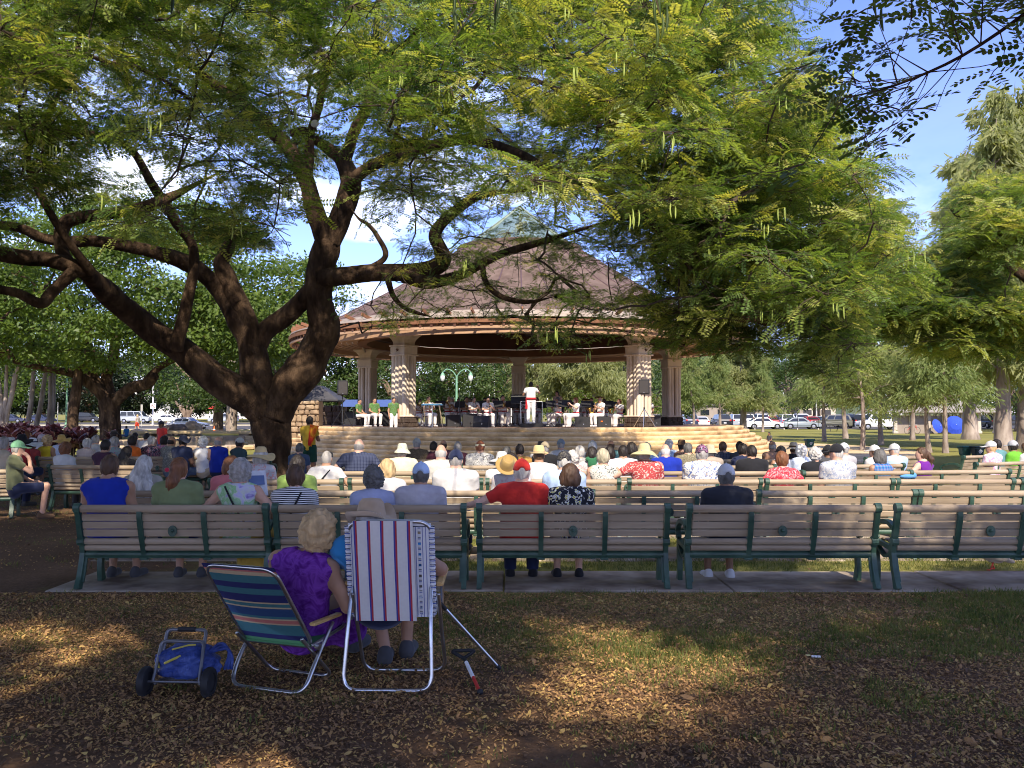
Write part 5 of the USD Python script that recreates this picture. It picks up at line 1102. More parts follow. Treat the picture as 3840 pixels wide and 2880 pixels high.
def pose(kind):
    J = dict(pelvis=(0, 0, .53), chest=(0, -.015, .85), neck=(0, .0, 1.03), head=(0, .03, 1.155))
    J['sh'] = [(s * .175, -.01, .955) for s in (-1, 1)]; J['el'] = [(s * .235, .04, .70) for s in (-1, 1)]; J['wr'] = [(s * .12, .25, .60) for s in (-1, 1)]; J['ha'] = [(s * .07, .33, .595) for s in (-1, 1)]
    J['hip'] = [(s * .09, .02, .52) for s in (-1, 1)]; J['kn'] = [(s * .12, .44, .50) for s in (-1, 1)]; J['an'] = [(s * .12, .40, .09) for s in (-1, 1)]; J['to'] = [(s * .14, .56, .035) for s in (-1, 1)]
    def both(k, f): J[k] = [f(-1), f(1)]
    if kind == 'arm_left':
        J['el'][0] = (-.42, -.04, .84); J['wr'][0] = (-.60, .05, .80); J['ha'][0] = (-.68, .07, .78)
    if kind == 'arms_wide':
        J['el'] = [(-.36, -.02, .78), (.36, -.02, .78)]; J['wr'] = [(-.44, .12, .66), (.44, .12, .66)]; J['ha'] = [(-.45, .2, .64), (.45, .2, .64)]
    if kind == 'lean_right':
        J['chest'] = (.05, 0, .85); J['neck'] = (.085, .01, 1.02); J['head'] = (.125, .03, 1.135); J['sh'] = [(-.115, -.02, .975), (.225, -.01, .925)]; J['el'] = [(-.20, .08, .72), (.33, -.03, .68)]; J['wr'] = [(-.10, .30, .62), (.28, .22, .66)]; J['ha'] = [(-.04, .37, .60), (.26, .30, .66)]
    if kind == 'low_lean':
        J.update(pelvis=(0, .05, .30), chest=(.06, -.04, .585), neck=(.10, -.03, .745), head=(.145, 0, .86)); J['sh'] = [(-.105, -.05, .70), (.235, -.05, .655)]; J['el'] = [(-.21, .08, .50), (.335, .0, .43)]; J['wr'] = [(-.10, .30, .46), (.29, .25, .43)]; J['ha'] = [(-.04, .37, .46), (.27, .33, .44)]
        J['hip'] = [(s * .09, .08, .30) for s in (-1, 1)]; J['kn'] = [(s * .14, .48, .40) for s in (-1, 1)]; J['an'] = [(s * .14, .60, .09) for s in (-1, 1)]; J['to'] = [(s * .15, .76, .035) for s in (-1, 1)]
    if kind == 'slouch':
        J.update(pelvis=(0, .14, .49), chest=(0, -.02, .72), neck=(0, -.05, .855), head=(-.04, -.01, .965)); J['sh'] = [(s * .175, -.05, .80) for s in (-1, 1)]; J['el'] = [(-.29, .10, .66), (.36, .06, .66)]; J['wr'] = [(-.26, .36, .66), (.30, .34, .66)]; J['ha'] = [(-.24, .44, .66), (.28, .42, .66)]
        J['hip'] = [(s * .09, .16, .48) for s in (-1, 1)]; J['kn'] = [(s * .12, .54, .48) for s in (-1, 1)]; J['an'] = [(.0, .36, .09), (.12, .52, .09)]; J['to'] = [(.0, .50, .035), (.14, .68, .035)]
    if kind == 'chin':
        J['el'][1] = (.20, .24, .78); J['wr'][1] = (.07, .20, 1.00); J['ha'][1] = (.03, .15, 1.06); J['kn'] = [(-.13, .44, .50), (.13, .46, .54)]
    if kind == 'play':
        both('el', lambda s: (s * .25, .10, .74)); both('wr', lambda s: (s * .07, .30, .80 - .06 * s)); both('ha', lambda s: (s * .03, .34, .84 - .06 * s))
    if kind == 'play_high':
        both('el', lambda s: (s * .27, .14, .82)); both('wr', lambda s: (s * .10, .33, .98)); both('ha', lambda s: (s * .06, .36, 1.03))
    if kind in ('stand', 'conduct', 'walk', 'towel'):
        up = .36
        for k in ('pelvis', 'chest', 'neck', 'head'): a = J[k]; J[k] = (a[0], a[1], a[2] + up + .04)
        J['sh'] = [(s * .18, -.01, 1.355) for s in (-1, 1)]; both('el', lambda s: (s * .235, -.02, 1.09)); both('wr', lambda s: (s * .235, .06, .86)); both('ha', lambda s: (s * .225, .09, .78))
        both('hip', lambda s: (s * .09, 0, .90)); both('kn', lambda s: (s * .105, .03, .49)); both('an', lambda s: (s * .11, -.01, .09)); both('to', lambda s: (s * .15, .15, .035))
        if kind == 'conduct': J['el'] = [(-.30, .03, 1.14), (.33, .10, 1.22)]; J['wr'] = [(-.30, .25, 1.16), (.30, .30, 1.42)]; J['ha'] = [(-.28, .33, 1.20), (.28, .33, 1.50)]
        if kind == 'walk': J['kn'] = [(-.09, .14, .50), (.09, -.02, .50)]; J['an'] = [(-.09, .22, .11), (.09, -.22, .13)]; J['to'] = [(-.10, .38, .07), (.10, -.10, .03)]
        if kind == 'towel': J['el'] = [(-.22, .08, 1.10), (.22, .06, 1.10)]; J['wr'] = [(-.12, .24, 1.14), (.16, .22, 1.08)]; J['ha'] = [(-.08, .29, 1.16), (.12, .28, 1.10)]
    return {k: (np.array(v, np.float32)) for k, v in J.items()}

def rot_head(yaw, tilt, roll): return trimesh.transformations.euler_matrix(tilt, roll, yaw)[:3, :3].astype(np.float32)

BODY = {}
def build_body(kind, sw, fat, sleeve, legs, h, yaw, tilt, female):
    key = (kind, sw, fat, sleeve, legs, h, yaw, tilt, female)
    if key in BODY: return BODY[key]
    J = pose(kind); st = kind in ('stand', 'conduct', 'walk', 'towel'); w = lambda p: np.array(p) * np.array([sw, 1, 1], np.float32)
    allp = np.vstack([np.atleast_2d(v) for v in J.values()]); lo = allp.min(0) - .22; hi = allp.max(0) + .2; lo[2] = -.03; lo[1] = min(lo[1], -.26); P, org = grid(lo, hi, h)
    Ps = P.copy(); Ps[..., 1] = Ps[..., 1] / .66
    def tor(a, b, ra, rb):
        a, b = np.array(a, np.float32), np.array(b, np.float32); a = a * [1, 1 / .66, 1]; b = b * [1, 1 / .66, 1]; return rcone(Ps, a, b, ra, rb) * .72
    pel, ch = J['pelvis'], J['chest']; mid = (pel + ch) / 2
    wb = .150 * sw * fat; wc = .158 * sw; ws = (.128 if female else .142) * sw * fat
    torso = smin(tor(pel, mid, wb * 1.04, ws), tor(mid, ch, ws, wc), .05)
    shb = smin(rcone(P, w(J['sh'][0]) * 1, J['neck'] + [0, -.01, -.05], .062 * sw, .075), rcone(P, w(J['sh'][1]), J['neck'] + [0, -.01, -.05], .062 * sw, .075), .03)
    torso = smin(torso, shb, .06)
    if female: torso = smin(torso, smin(ell(P, ch + [-.075, .085, -.03], (.07, .06, .065)), ell(P, ch + [.075, .085, -.03], (.07, .06, .065)), .02), .04)
    if fat > 1.1: torso = smin(torso, ell(P, mid + [0, .08, -.05], (.15 * sw, .14, .15)), .06)
    arms, sl = None, None
    for i in range(2):
        a, e, r_, hd = w(J['sh'][i]), J['el'][i].copy(), J['wr'][i], J['ha'][i]; e[0] *= (1 + sw) / 2
        up = rcone(P, a, e, .052 * sw, .043); fo = rcone(P, e, r_, .042, .028); pa = rcone(P, r_, hd, .030, .034); x = smin(smin(up, fo, .02), pa, .02); arms = x if arms is None else np.minimum(arms, x)
        if sleeve > 0:
            t = {1: .62, 2: 1.0}[min(sleeve, 2)]; end = a + (e - a) * t; q = rcone(P, a, end, .066 * sw, .062 if sleeve < 2 else .056); dr = unit(e - a); q = np.maximum(q, (P - end) @ dr - .0)
            if sleeve == 2: q = np.minimum(q, np.maximum(rcone(P, e, r_, .054, .042), (P - r_) @ unit(r_ - e)))
            sl = q if sl is None else np.minimum(sl, q)
    lg, tr_sd, sho = None, None, None
    for i in range(2):
        a, k, n, t = J['hip'][i], J['kn'][i], J['an'][i], J['to'][i]; g = 1.0 if fat <= 1.1 else 1.12
        x = smin(smin(rcone(P, a, k, .088 * g, .060), rcone(P, k, n, .057, .036), .025), rcone(P, n - [0, .03, .045], t, .038, .030), .03); lg = x if lg is None else np.minimum(lg, x)
        th = rcone(P, a, k, .104 * g, .080)
        if legs == 'long': c_ = np.maximum(smin(th, rcone(P, k, n, .076, .066), .03), (P - (n + [0, 0, .0])) @ np.array([0, 0, -1.0], np.float32) - .0)
        elif legs == 'skirt': c_ = smin(rcone(P, a, k, .12, .12), rcone(P, k, n * [.6, 1, 1] + [0, 0, .06], .11, .13), .08)
        elif legs == 'white_long': c_ = np.maximum(smin(th, rcone(P, k, n, .076, .066), .03), -(P[..., 2] - n[2]))
        else: e = a + (k - a) * (.95 if not st else .85); c_ = np.maximum(rcone(P, a, k, .108 * g, .092), (P - e) @ unit(k - a))
        tr_sd = c_ if tr_sd is None else (smin(tr_sd, c_, .05) if legs == 'skirt' else np.minimum(tr_sd, c_))
        s_ = smin(rcone(P, n - [0, .035, .045], t, .048, .042), rcone(P, n - [0, .02, .01], n - [0, .02, .05], .045, .047), .02); sho = s_ if sho is None else np.minimum(sho, s_)
    R = rot_head(yaw, tilt, 0); hc = J['head']; H = (P - hc) @ R
    head = ell(H, (0, 0, 0), (.074, .094, .115)); head = smin(head, ell(H, (0, .035, -.058), (.052, .055, .058)), .03)
    head = smin(head, rcone(H, (0, .088, .012), (0, .108, -.022), .010, .014), .012)
    for s in (-1, 1): head = smin(head, ell(H, (s * .077, -.004, -.008), (.014, .022, .034)), .010)
    head = smin(head, smin(ell(H, (0, .088, -.052), (.026, .012, .010)), ell(H, (0, .075, .028), (.055, .02, .012)), .01), .014)
    nk = rcone(P, J['neck'] - [0, .01, .06], hc - [0, .015, .05], .062 if not female else .052, .056 if not female else .047)
    body = smin(smin(smin(torso, arms, .035), smin(head, nk, .03), .035), lg, .04)
    out = {'body': surface_nets(body, org, h)}
    fg = []
    for i in range(2):
        hd, r_ = J['ha'][i], J['wr'][i]; d = unit(hd - r_); sd = unit(np.cross(d, [0, 0, 1.0]) + 1e-6); up = np.cross(sd, d)
        for f_, (o, L) in enumerate([(-.026, .060), (-.009, .070), (.009, .066), (.026, .052)]):
            b = hd + sd * o + d * .012; fg.append(tube([b, b + d * L * .5 - up * .006, b + d * L * .8 - up * .022, b + d * L * .85 - up * .036], [.010, .0095, .008, .006], 5))
        sg_ = 1 if i == 0 else -1; b = hd - d * .02 + sd * sg_ * .030; fg.append(tube([b, b + d * .03 + sd * sg_ * .018 - up * .008, b + d * .055 + sd * sg_ * .012 - up * .016], [.011, .010, .007], 5))
    out['body'] = cat([out['body']] + fg)
    Z = P[..., 2]; hem = pel[2] - (.06 if not st else .10)
    if sleeve >= 0:
        sh = torso - .014
        if sleeve > 0: sh = smin(sh, sl, .03)
        sh = smin(sh, tor(pel - [0, 0, .03], mid, wb * 1.04 + .022, ws + .02), .02)
        sh = np.maximum(sh, hem - Z)
        sh = np.maximum(sh, -(rcone(P, J['neck'] + [0, .012, .0], J['neck'] + [0, .02, .25], .066 if sleeve > 0 else .085, .12)))
        if sleeve == 0:
            for i in range(2): a = w(J['sh'][i]); sh = np.maximum(sh, -(rcone(P, a * [1.22, 1, 1] + [0, 0, .05], a * [1.30, 1, 1] - [0, 0, .14], .058, .058)))
        m_ = surface_nets(sh, org, h); q_ = m_.vertices; n_ = m_.vertex_normals; s_ = len(BODY) * 2.7
        wr_ = meshkit.fbm(q_ * np.array([7, 7, 15]) + s_, 3, 7) - .5; wr_ = wr_ + .6 * (np.abs(meshkit.noise(q_ * np.array([9, 9, 22]) + q_[:, [2, 0, 1]] * 9 + s_, 3) - .5) - .25)
        m_.vertices = q_ + n_ * (wr_ * .012)[:, None]; out['shirt'] = m_
    out['trousers'] = surface_nets(np.maximum(smin(tr_sd, tor(pel - [0, 0, .02], pel + [0, 0, .05], wb * 1.10, wb * 1.05), .04), Z - (pel[2] + .07)), org, h)
    out['shoes'] = surface_nets(np.maximum(sho, -(Z + .002)), org, h)
    out['frame'] = (hc, R)
    BODY[key] = out; return out

HAIR = {}
def hair_mesh(style, h, seed):
    key = (style, h, seed % 3)
    if key in HAIR: return HAIR[key]
    P, org = grid((-.30, -.30, -.62 if 'long' in style else -.34), (.30, .16, .22), h); x, y, z = P[..., 0], P[..., 1], P[..., 2]
    face = y - (.018 + .95 * np.maximum(z - .01, 0) + .25 * np.minimum(z, 0))
    base = ell(P, (0, -.004, .004), (.086, .104, .124))
    if style == 'short': d = np.maximum(np.maximum(base, face), -.082 - z)
    elif style == 'crop': d = np.maximum(np.maximum(ell(P, (0, -.002, .002), (.079, .099, .120)), face), -.07 - z)
    elif style == 'bald': d = np.maximum(np.maximum(np.maximum(ell(P, (0, -.002, .0), (.081, .100, .118)), face), -.075 - z), z - .028 + .25 * (y + .05))
    elif style == 'bob': d = np.maximum(np.maximum(smin(ell(P, (0, -.006, .008), (.100, .112, .130)), ell(P, (0, -.022, -.055), (.108, .098, .095)), .05), face - .02), -.145 - z)
    elif style == 'curly': d = np.maximum(ell(P, (0, -.012, .010), (.112, .122, .135)), face - .012)
    elif style == 'full': d = np.maximum(np.maximum(ell(P, (0, -.008, .008), (.098, .114, .131)), face - .01), -.10 - z)
    elif style == 'long': d = smin(np.maximum(ell(P, (0, -.006, .006), (.094, .110, .128)), face), ell(P, (0, -.075, -.14), (.105, .055, .20)), .05)
    elif style == 'verylong': d = smin(np.maximum(ell(P, (0, -.006, .006), (.098, .112, .130)), face), smin(ell(P, (0, -.095, -.18), (.15, .06, .20)), ell(P, (0, -.15, -.36), (.21, .055, .20)), .08), .06)
    elif style == 'pony': d = smin(np.maximum(np.maximum(base, face), -.08 - z), smin(rcone(P, (0, -.105, .02), (0, -.15, -.08), .034, .044), rcone(P, (0, -.15, -.08), (0, -.13, -.27), .044, .018), .03), .02)
    elif style == 'halfup': d = smin(np.maximum(base, face), smin(rcone(P, (.0, -.09, .02), (-.02, -.11, -.12), .05, .055), rcone(P, (-.02, -.11, -.12), (-.06, -.11, -.26), .055, .025), .04), .04)
    m = surface_nets(d, org, h)
    amp = {'crop': .004, 'curly': .05, 'bald': .005}.get(style, .026); fr = 34 if style == 'curly' else 42
    st_ = np.array([1, 1, .30 if style != 'curly' else 1]); nv = m.vertex_normals
    m.vertices = m.vertices + nv * ((meshkit.fbm(m.vertices * fr * st_ + seed * 3.1, 2, seed) - .5) * amp)[:, None]
    HAIR[key] = m; return m

def hat_mesh(kind, h=.02):
    P, org = grid((-.20, -.26, -.06), (.20, .28, .22), .012); x, y, z = P[..., 0], P[..., 1], P[..., 2]
    if kind in ('cap', 'cap_back', 'visor'):
        dome = np.maximum(ell(P, (0, -.006, .022), (.093, .112, .118)), .018 - z)
        if kind == 'visor': dome = np.maximum(dome, z - .06)
        brim = np.maximum(np.abs(z - (.030 - .18 * (y - .08) - 2.2 * x * x)) - .007, ell(P, (0, .10, .02), (.088, .105, .2))); brim = np.maximum(brim, .02 - y)
        gap = ell(P, (0, -.118, .028), (.034, .05, .026)); dome = np.maximum(dome, -gap)
        m = surface_nets(smin(dome, brim, .012), org, .012)
        btn = trimesh.creation.icosphere(1, .008); btn.apply_translation((0, -.006, .142)); return cat([m, btn])
    def lat(pr, wav=0.0, seg=40, sx=1.0):
        m = lathe(pr, seg); a = np.arctan2(m.vertices[:, 0], m.vertices[:, 1]); r = np.hypot(m.vertices[:, 0], m.vertices[:, 1]); m.vertices[:, 2] += wav * np.maximum(r - .10, 0) * np.sin(2 * a + .6) + wav * .5 * np.maximum(r - .1, 0) * np.sin(3 * a); m.vertices[:, 0] *= .92 * sx; m.vertices[:, 1] *= 1.08; return m
    if kind == 'wide': return lat([(0, .142), (.05, .140), (.078, .120), (.092, .07), (.098, .030), (.14, .018), (.19, .0), (.215, -.02), (.216, -.024), (.19, -.006), (.14, .012), (.094, .022), (.088, .07), (.07, .115), (0, .135)], .30)
    if kind == 'bucket': return lat([(0, .138), (.06, .134), (.080, .115), (.096, .05), (.10, .032), (.135, .0), (.150, -.022), (.151, -.027), (.13, -.004), (.096, .026), (.088, .06), (.074, .11), (0, .13)], .22)
    if kind == 'bush': return lat([(0, .140), (.06, .136), (.082, .112), (.096, .05), (.10, .030), (.135, .028), (.168, .035), (.17, .030), (.135, .022), (.096, .022), (.088, .06), (.074, .11), (0, .13)], .75)
    return lat([(0, .118), (.03, .124), (.060, .148), (.075, .140), (.088, .10), (.098, .035), (.125, .030), (.150, .042), (.152, .037), (.125, .024), (.094, .026), (.084, .09), (.07, .13), (0, .112)], .18)   # fedora

def fabric(name, kind, cols, sc=1.0):
    if name in mats: return mats[name]
    if kind == 'plain': return mat(name, cols[0], 7, .9, .15, bump=.5, bscale=16, bdist=.012, sheen=.1)
    n = {'t': ('texture_coordinate', {}), 'p': ('principled_bsdf', dict(roughness=.9, specular_ior_level=.15)), 'wn': ('noise_texture', dict(scale=14.0, detail=4.0)), 'b': ('bump', dict(strength=.45, distance=.012))}
    l = [('t.object', 'wn.vector'), ('wn.fac', 'b.height'), ('b.normal', 'p.normal')]
    if kind == 'floral':
        n['v'] = ('noise_texture', dict(scale=15.0 / sc, detail=2.5, distortion=2.2)); k = len(cols)
        n['r'] = ('rgb_ramp', dict(ramp=[(0, cols[0])] + [(.46 + .17 * (i - 1) / max(k - 1, 1) * 1.4, cols[i]) for i in range(1, k)], interpolate=False)); l += [('t.object', 'v.vector'), ('v.fac', 'r.fac'), ('r.color', 'p.base_color')]
    elif kind == 'tiedye':
        n['v'] = ('noise_texture', dict(scale=5.5 / sc, detail=3.0, distortion=1.6)); n['r'] = ('rgb_ramp', dict(ramp=[(.28 + .44 * i / (len(cols) - 1), c) for i, c in enumerate(cols)])); l += [('t.object', 'v.vector'), ('v.fac', 'r.fac'), ('r.color', 'p.base_color')]
    elif kind in ('plaid', 'stripe'):
        n['s'] = ('separate_xyz', {}); l.append(('t.object', 's.vector')); per = .05 * sc; axes = 'xz' if kind == 'plaid' else 'z'
        for a in axes:
            n['m' + a] = ('math', dict(math_type='multiply', value2=1 / per)); n['f' + a] = ('math', dict(math_type='fraction')); n['r' + a] = ('rgb_ramp', dict(ramp=[(0, cols[0]), (.5, cols[1]), (.62, cols[0]) if kind == 'plaid' and len(cols) < 3 else (.75, cols[-1] if kind == 'plaid' else cols[1]), (.9, cols[1])], interpolate=False))
            l += [(f's.{a}', f'm{a}.value1'), (f'm{a}.value', f'f{a}.value1'), (f'f{a}.value', f'r{a}.fac')]
        if kind == 'plaid': n['x'] = ('mix_color', dict(fac=.5)); l += [('rx.color', 'x.a'), ('rz.color', 'x.b'), ('x.result', 'p.base_color')]
        else: l.append(('rz.color', 'p.base_color'))
    elif kind == 'dots':
        n['v'] = ('voronoi_texture', dict(scale=26.0 / sc)); n['r'] = ('rgb_ramp', dict(ramp=[(0, cols[1]), (.30, cols[0])], interpolate=False)); l += [('t.object', 'v.vector'), ('v.distance', 'r.fac'), ('r.color', 'p.base_color')]
    mats[name] = usdkit.material(stage, LK + name, n, l, surface='p.BSDF'); return mats[name]
def nmc(pre, c): return pre + '_' + '_'.join(f'{int(round(x * 255)):02x}' for x in c)
def plain(c): return fabric(nmc('cloth', c), 'plain', [c])
SKINS = {'l': (.50, .29, .205), 'p': (.56, .34, .25), 't': (.36, .20, .125), 'b': (.20, .105, .062)}
def skin(k): 
    c = SKINS[k]; return mat('skin_' + k, [tuple(x * .88 for x in c), c, tuple(min(1, x * 1.08) for x in c)], 9, .55, .35, bump=.1, bscale=40)
HC = {'grey': (.30, .28, .26), 'white': (.62, .59, .54), 'dark': (.018, .013, .011), 'brown': (.075, .040, .022), 'auburn': (.16, .065, .028), 'blonde': (.44, .30, .15), 'darkgrey': (.10, .095, .09), 'red': (.22, .075, .035), 'silver': (.42, .40, .37), 'ash': (.36, .32, .22)}
def hairm(k):
    c = HC[k]; return mat('hair_' + k, [tuple(x * .55 for x in c), c, tuple(min(.85, x * 1.5) for x in c)], 16, .55, .35, bump=.7, bscale=60, stretch=(1, 1, .22), bdist=.008)
C = dict(white=(.50, .50, .51), navy=(.018, .024, .06), black=(.017, .017, .02), royal=(.012, .03, .30), red=(.46, .028, .022), grey=(.36, .35, .36), lilac=(.33, .36, .52), sky=(.36, .47, .66), olive=(.13, .14, .075), sage=(.17, .21, .10), green=(.20, .30, .08), cream=(.62, .58, .40), maroon=(.075, .022, .035), orange=(.62, .13, .02), yellow=(.62, .48, .03), teal=(.10, .22, .23), pink=(.52, .16, .17), beige=(.45, .38, .28), lime=(.12, .36, .03), khaki=(.30, .25, .17), denim=(.055, .085, .15), purple=(.13, .018, .22), straw=(.50, .38, .19), tan=(.38, .28, .17), brown=(.12, .07, .04), charcoal=(.06, .06, .065))

npers = [0]
def person(u, v, d, shirt, hair, label, hat=None, sleeve=1, legs=None, kind='sit', rz=0.0, sw=1.0, fat=1.0, sk='l', female=False, h=None, yaw=0.0, tilt=0.0, shoes='charcoal', pants=None, zbase=None, scale=None, loc=None, eyes=False, group=None):
    npers[0] += 1; r = np.random.default_rng(npers[0])
    st = kind in ('stand', 'conduct', 'walk', 'towel'); top0 = 1.27 if not st else 1.67
    hh = {None: .0, 'cap': .028, 'visor': 0, 'wide': .035, 'bucket': .03, 'bush': .035, 'fedora': .04}[hat[0] if hat else None] + {'bald': -.01, 'crop': 0, 'short': .008}.get(hair[0], .02) * (0 if hat else 1)
    if loc is None:
        p = Pt(u, v, d); zb = 0.0 if zbase is None else zbase
        s = scale or float(np.clip((p[2] - zb) / (top0 + hh), .90, 1.08)); z0 = (p[2] - (top0 + hh) * s) if zbase is None and abs(p[2] - (top0 + hh) * s) < .10 else zb
        loc = (p[0], d, z0)
    else: s = scale or 1.0
    if h is None: h = .0165 if d < 9.5 else .020 if d < 12.5 else .026 if d < 34 else .030
    legs = legs or r.choice(['long', 'short']); B = build_body(kind, sw, fat, sleeve, legs, h, yaw, tilt, female)
    path = thing('person', label, 'person', loc, rz, group, None, s)
    part(path, 'body', B['body'], skin(sk), True)
    if 'shirt' in B: part(path, 'shirt', B['shirt'], shirt, True)
    part(path, 'trousers' if legs != 'skirt' else 'skirt', B['trousers'], pants or plain(C[r.choice(['khaki', 'denim', 'charcoal', 'beige', 'navy'])]), True)
    part(path, 'shoes', B['shoes'], plain(C[shoes]), True)
    hc, R = B['frame']; T = np.eye(4); T[:3, :3] = R; T[:3, 3] = hc
    if hair[0] != 'none':
        m = hair_mesh(hair[0], .0125 if d > 12.5 else .009, npers[0] % 3).copy()
        if hat and hat[0] != 'visor':
            k = m.vertices[:, 2] > .055; m.vertices[k] = m.vertices[k] * [.86, .86, 1]; m.vertices[:, 2] = np.minimum(m.vertices[:, 2], .10)
        m.apply_transform(T); part(path, 'hair', m, hairm(hair[1]), True)
    if hat:
        m = HATS.setdefault(hat[0], hat_mesh(hat[0])).copy(); m.apply_transform(T); part(path, 'hat', m, hat[1], 50)
        if hat[0] in ('fedora', 'wide') and len(hat) > 2:
            b = lathe([(.099, .034), (.095, .062)], 30); b.vertices *= [.935, 1.095, 1]; b.apply_transform(T); part(path, 'hat_band', b, hat[2], True)
    if eyes:
        e = cat([blob((s_ * .030, .086, .012), (.011, .006, .007), 1) for s_ in (-1, 1)]); e.apply_transform(T); part(path, 'eyes', e, M_rub, True)
    return path, s, loc
HATS = {}
def strap(path, pts, m, r=.011): part(path, 'strap', tube(catmull(pts, 18), r, 6), m, True)
K = lambda n, c, m: (n, plain(C[c]) if isinstance(c, str) else c, m)
FL = lambda name, *cols, sc=1.0: fabric(name, 'floral', list(cols), sc)
W_ = (.50, .49, .49)
# ---------------------------------------------------------------- front row
p, s, _ = person(408, 1706, 8.50, plain(C['royal']), ('short', 'brown'), 'man in royal blue sleeveless top with short dark hair on the leftmost front bench', sleeve=0, sw=1.12, sk='t', kind='sit', legs='short')
person(668, 1710, 8.50, plain(C['sage']), ('halfup', 'auburn'), 'woman in sage green tee with long auburn hair half tied by a pink clip', sw=1.02, sk='l', female=True, legs='short')
pcl = xfm(trimesh.creation.icosphere(1, .022), Pt(626, 1762, 8.36)); 
solo('hair_clip', pcl, plain((.42, .03, .06)), 'small pink-red clip in the auburn hair of the woman in sage green', 'hair clip', smooth=True)
TIE = fabric('tie_dye_top', 'tiedye', [(.22, .17, .42), (.42, .40, .62), (.50, .52, .50), (.22, .44, .20), (.36, .50, .34), (.36, .26, .56)], .8)
p, s, _ = person(900, 1721, 8.50, TIE, ('curly', 'grey'), 'grey-haired woman in pastel tie-dye sleeveless top with black shoulder strap', sleeve=0, sw=1.05, fat=1.1, sk='l', female=True, kind='arms_wide', rz=-.15, pants=plain((.45, .30, .06)), legs='skirt')
strap(p, [(-.12, -.085, 1.01), (.0, -.165, .86), (.13, -.16, .66), (.2, -.05, .52)], plain(C['black']))
STR = fabric('fine_stripe', 'stripe', [(.70, .70, .70), (.03, .03, .045)], .42)
p, s, _ = person(1106, 1742, 8.50, STR, ('full', 'brown'), 'woman in black and white striped tee with short brown hair and dark strap', sw=1.0, female=True)
strap(p, [(.09, -.09, 1.0), (.03, -.165, .85), (-.06, -.16, .66)], plain(C['black']))
person(1400, 1749, 8.50, plain(C['lilac']), ('curly', 'darkgrey'), 'woman in lilac-blue tee with curly dark grey hair', sw=.98, female=True, sk='t')
person(1578, 1731, 8.50, plain((.40, .38, .42)), ('short', 'darkgrey'), 'man in grey tee and pale blue baseball cap on the second front bench', K('cap', 'sky', 0)[:2], sw=1.1, sk='t')
p, s, _ = person(1957, 1719, 8.50, plain(C['red']), ('short', 'silver'), 'man in red polo shirt and bright red cap, arm along the bench back', K('cap', 'red', 0)[:2], kind='arm_left', sw=1.15, fat=1.15, sk='p', shoes='black', legs='long')
BWY = FL('dark_leaf_print', (.02, .022, .03), (.02, .022, .03), (.60, .60, .58), (.50, .46, .05), sc=1.1)
person(2138, 1737, 8.50, BWY, ('bob', 'brown'), 'woman with brown bob in black, white and yellow leaf-print top', sw=1.02, female=True, sk='l', shoes='black', legs='short')
person(2725, 1737, 8.50, plain((.022, .024, .032)), ('short', 'darkgrey'), 'man in black polo and white baseball cap alone on the fourth front bench', K('cap', 'white', 0)[:2], sw=1.12, sk='b', shoes='white', legs='short')
# ---------------------------------------------------------------- second row
person(538, 1706, 10.25, plain((.30, .28, .24)), ('verylong', 'silver'), 'person with very long loose grey hair spreading over the back', sw=1.0, female=True)
person(864, 1708, 10.25, plain(C['pink']), ('bob', 'auburn'), 'woman in salmon pink tee with reddish brown bob behind the tie-dye woman', sw=.98, female=True)
person(1115, 1706, 10.25, plain(C['green']), ('full', 'dark'), 'person in leaf green tee with black hair behind the striped-tee woman', sw=1.0, sk='t')
person(1451, 1720, 10.25, plain(W_), ('bob', 'blonde'), 'woman in white top with blonde-brown bob', sw=1.0, female=True)
person(1709, 1683, 10.25, plain(W_), ('crop', 'grey'), 'broad man in plain white tee and navy cap with red side', K('cap', 'navy', 0)[:2], sw=1.16, fat=1.12, sk='p')
p, s, _ = person(1918, 1699, 10.2, FL('white_floral', W_, W_, (.5, .38, .40), sc=.8), ('full', 'dark'), 'black-haired woman in white flowered top, straw hat hanging at her nape', sw=.98, female=True, sk='t')
m = hat_mesh('fedora'); m.apply_scale(.95); m.apply_transform(trimesh.transformations.euler_matrix(.75, .2, 0)); m.apply_translation(Pt(1900, 1752, 10.05)); solo('straw_hat', m, plain((.33, .22, .08)), 'golden straw hat hung behind the neck of the black-haired woman', 'hat', smooth=50)
person(2116, 1689, 10.25, plain(C['sky']), ('short', 'silver'), 'man in pale blue shirt and dark camouflage cap', ('cap', FL('dark_camo', (.03, .03, .035), (.03, .03, .035), (.12, .11, .09), (.07, .065, .06), sc=.6)), sw=1.08)
# ---------------------------------------------------------------- third row
person(975, 1672, 12.0, FL('pink_floral', W_, W_, (.58, .28, .26), (.50, .42, .36), sc=1.2), ('bob', 'silver'), 'woman in wide tan straw hat and pink-flowered white top before the trunk', ('wide', plain(C['straw']), plain(C['tan'])), sw=1.0, female=True, rz=-.2)
p, s, _ = person(1223, 1692, 12.0, plain(W_), ('crop', 'grey'), 'man in white tee with black strap, sunglasses pushed up on grey hair', sw=1.05, sk='t', kind='arms_wide', rz=-.15)
strap(p, [(.10, -.09, 1.0), (-.02, -.165, .84), (-.12, -.16, .66)], plain(C['black']))
part(p, 'sunglasses', tube(catmull([(-.082, .03, 1.19), (-.06, .085, 1.235), (0, .105, 1.25), (.06, .085, 1.235), (.082, .03, 1.19)], 14), .014, 6), M_rub, True)
person(1653, 1670, 12.0, plain((.46, .44, .40)), ('bald', 'silver'), 'balding grey man in pale grey shirt left of the navy cap', sw=1.12, fat=1.1)
person(1882, 1690, 12.0, plain((.66, .64, .62)), ('short', 'brown'), 'person in big floppy white sun hat beside the black-haired woman', ('wide', plain(W_)), sw=.98, female=True)
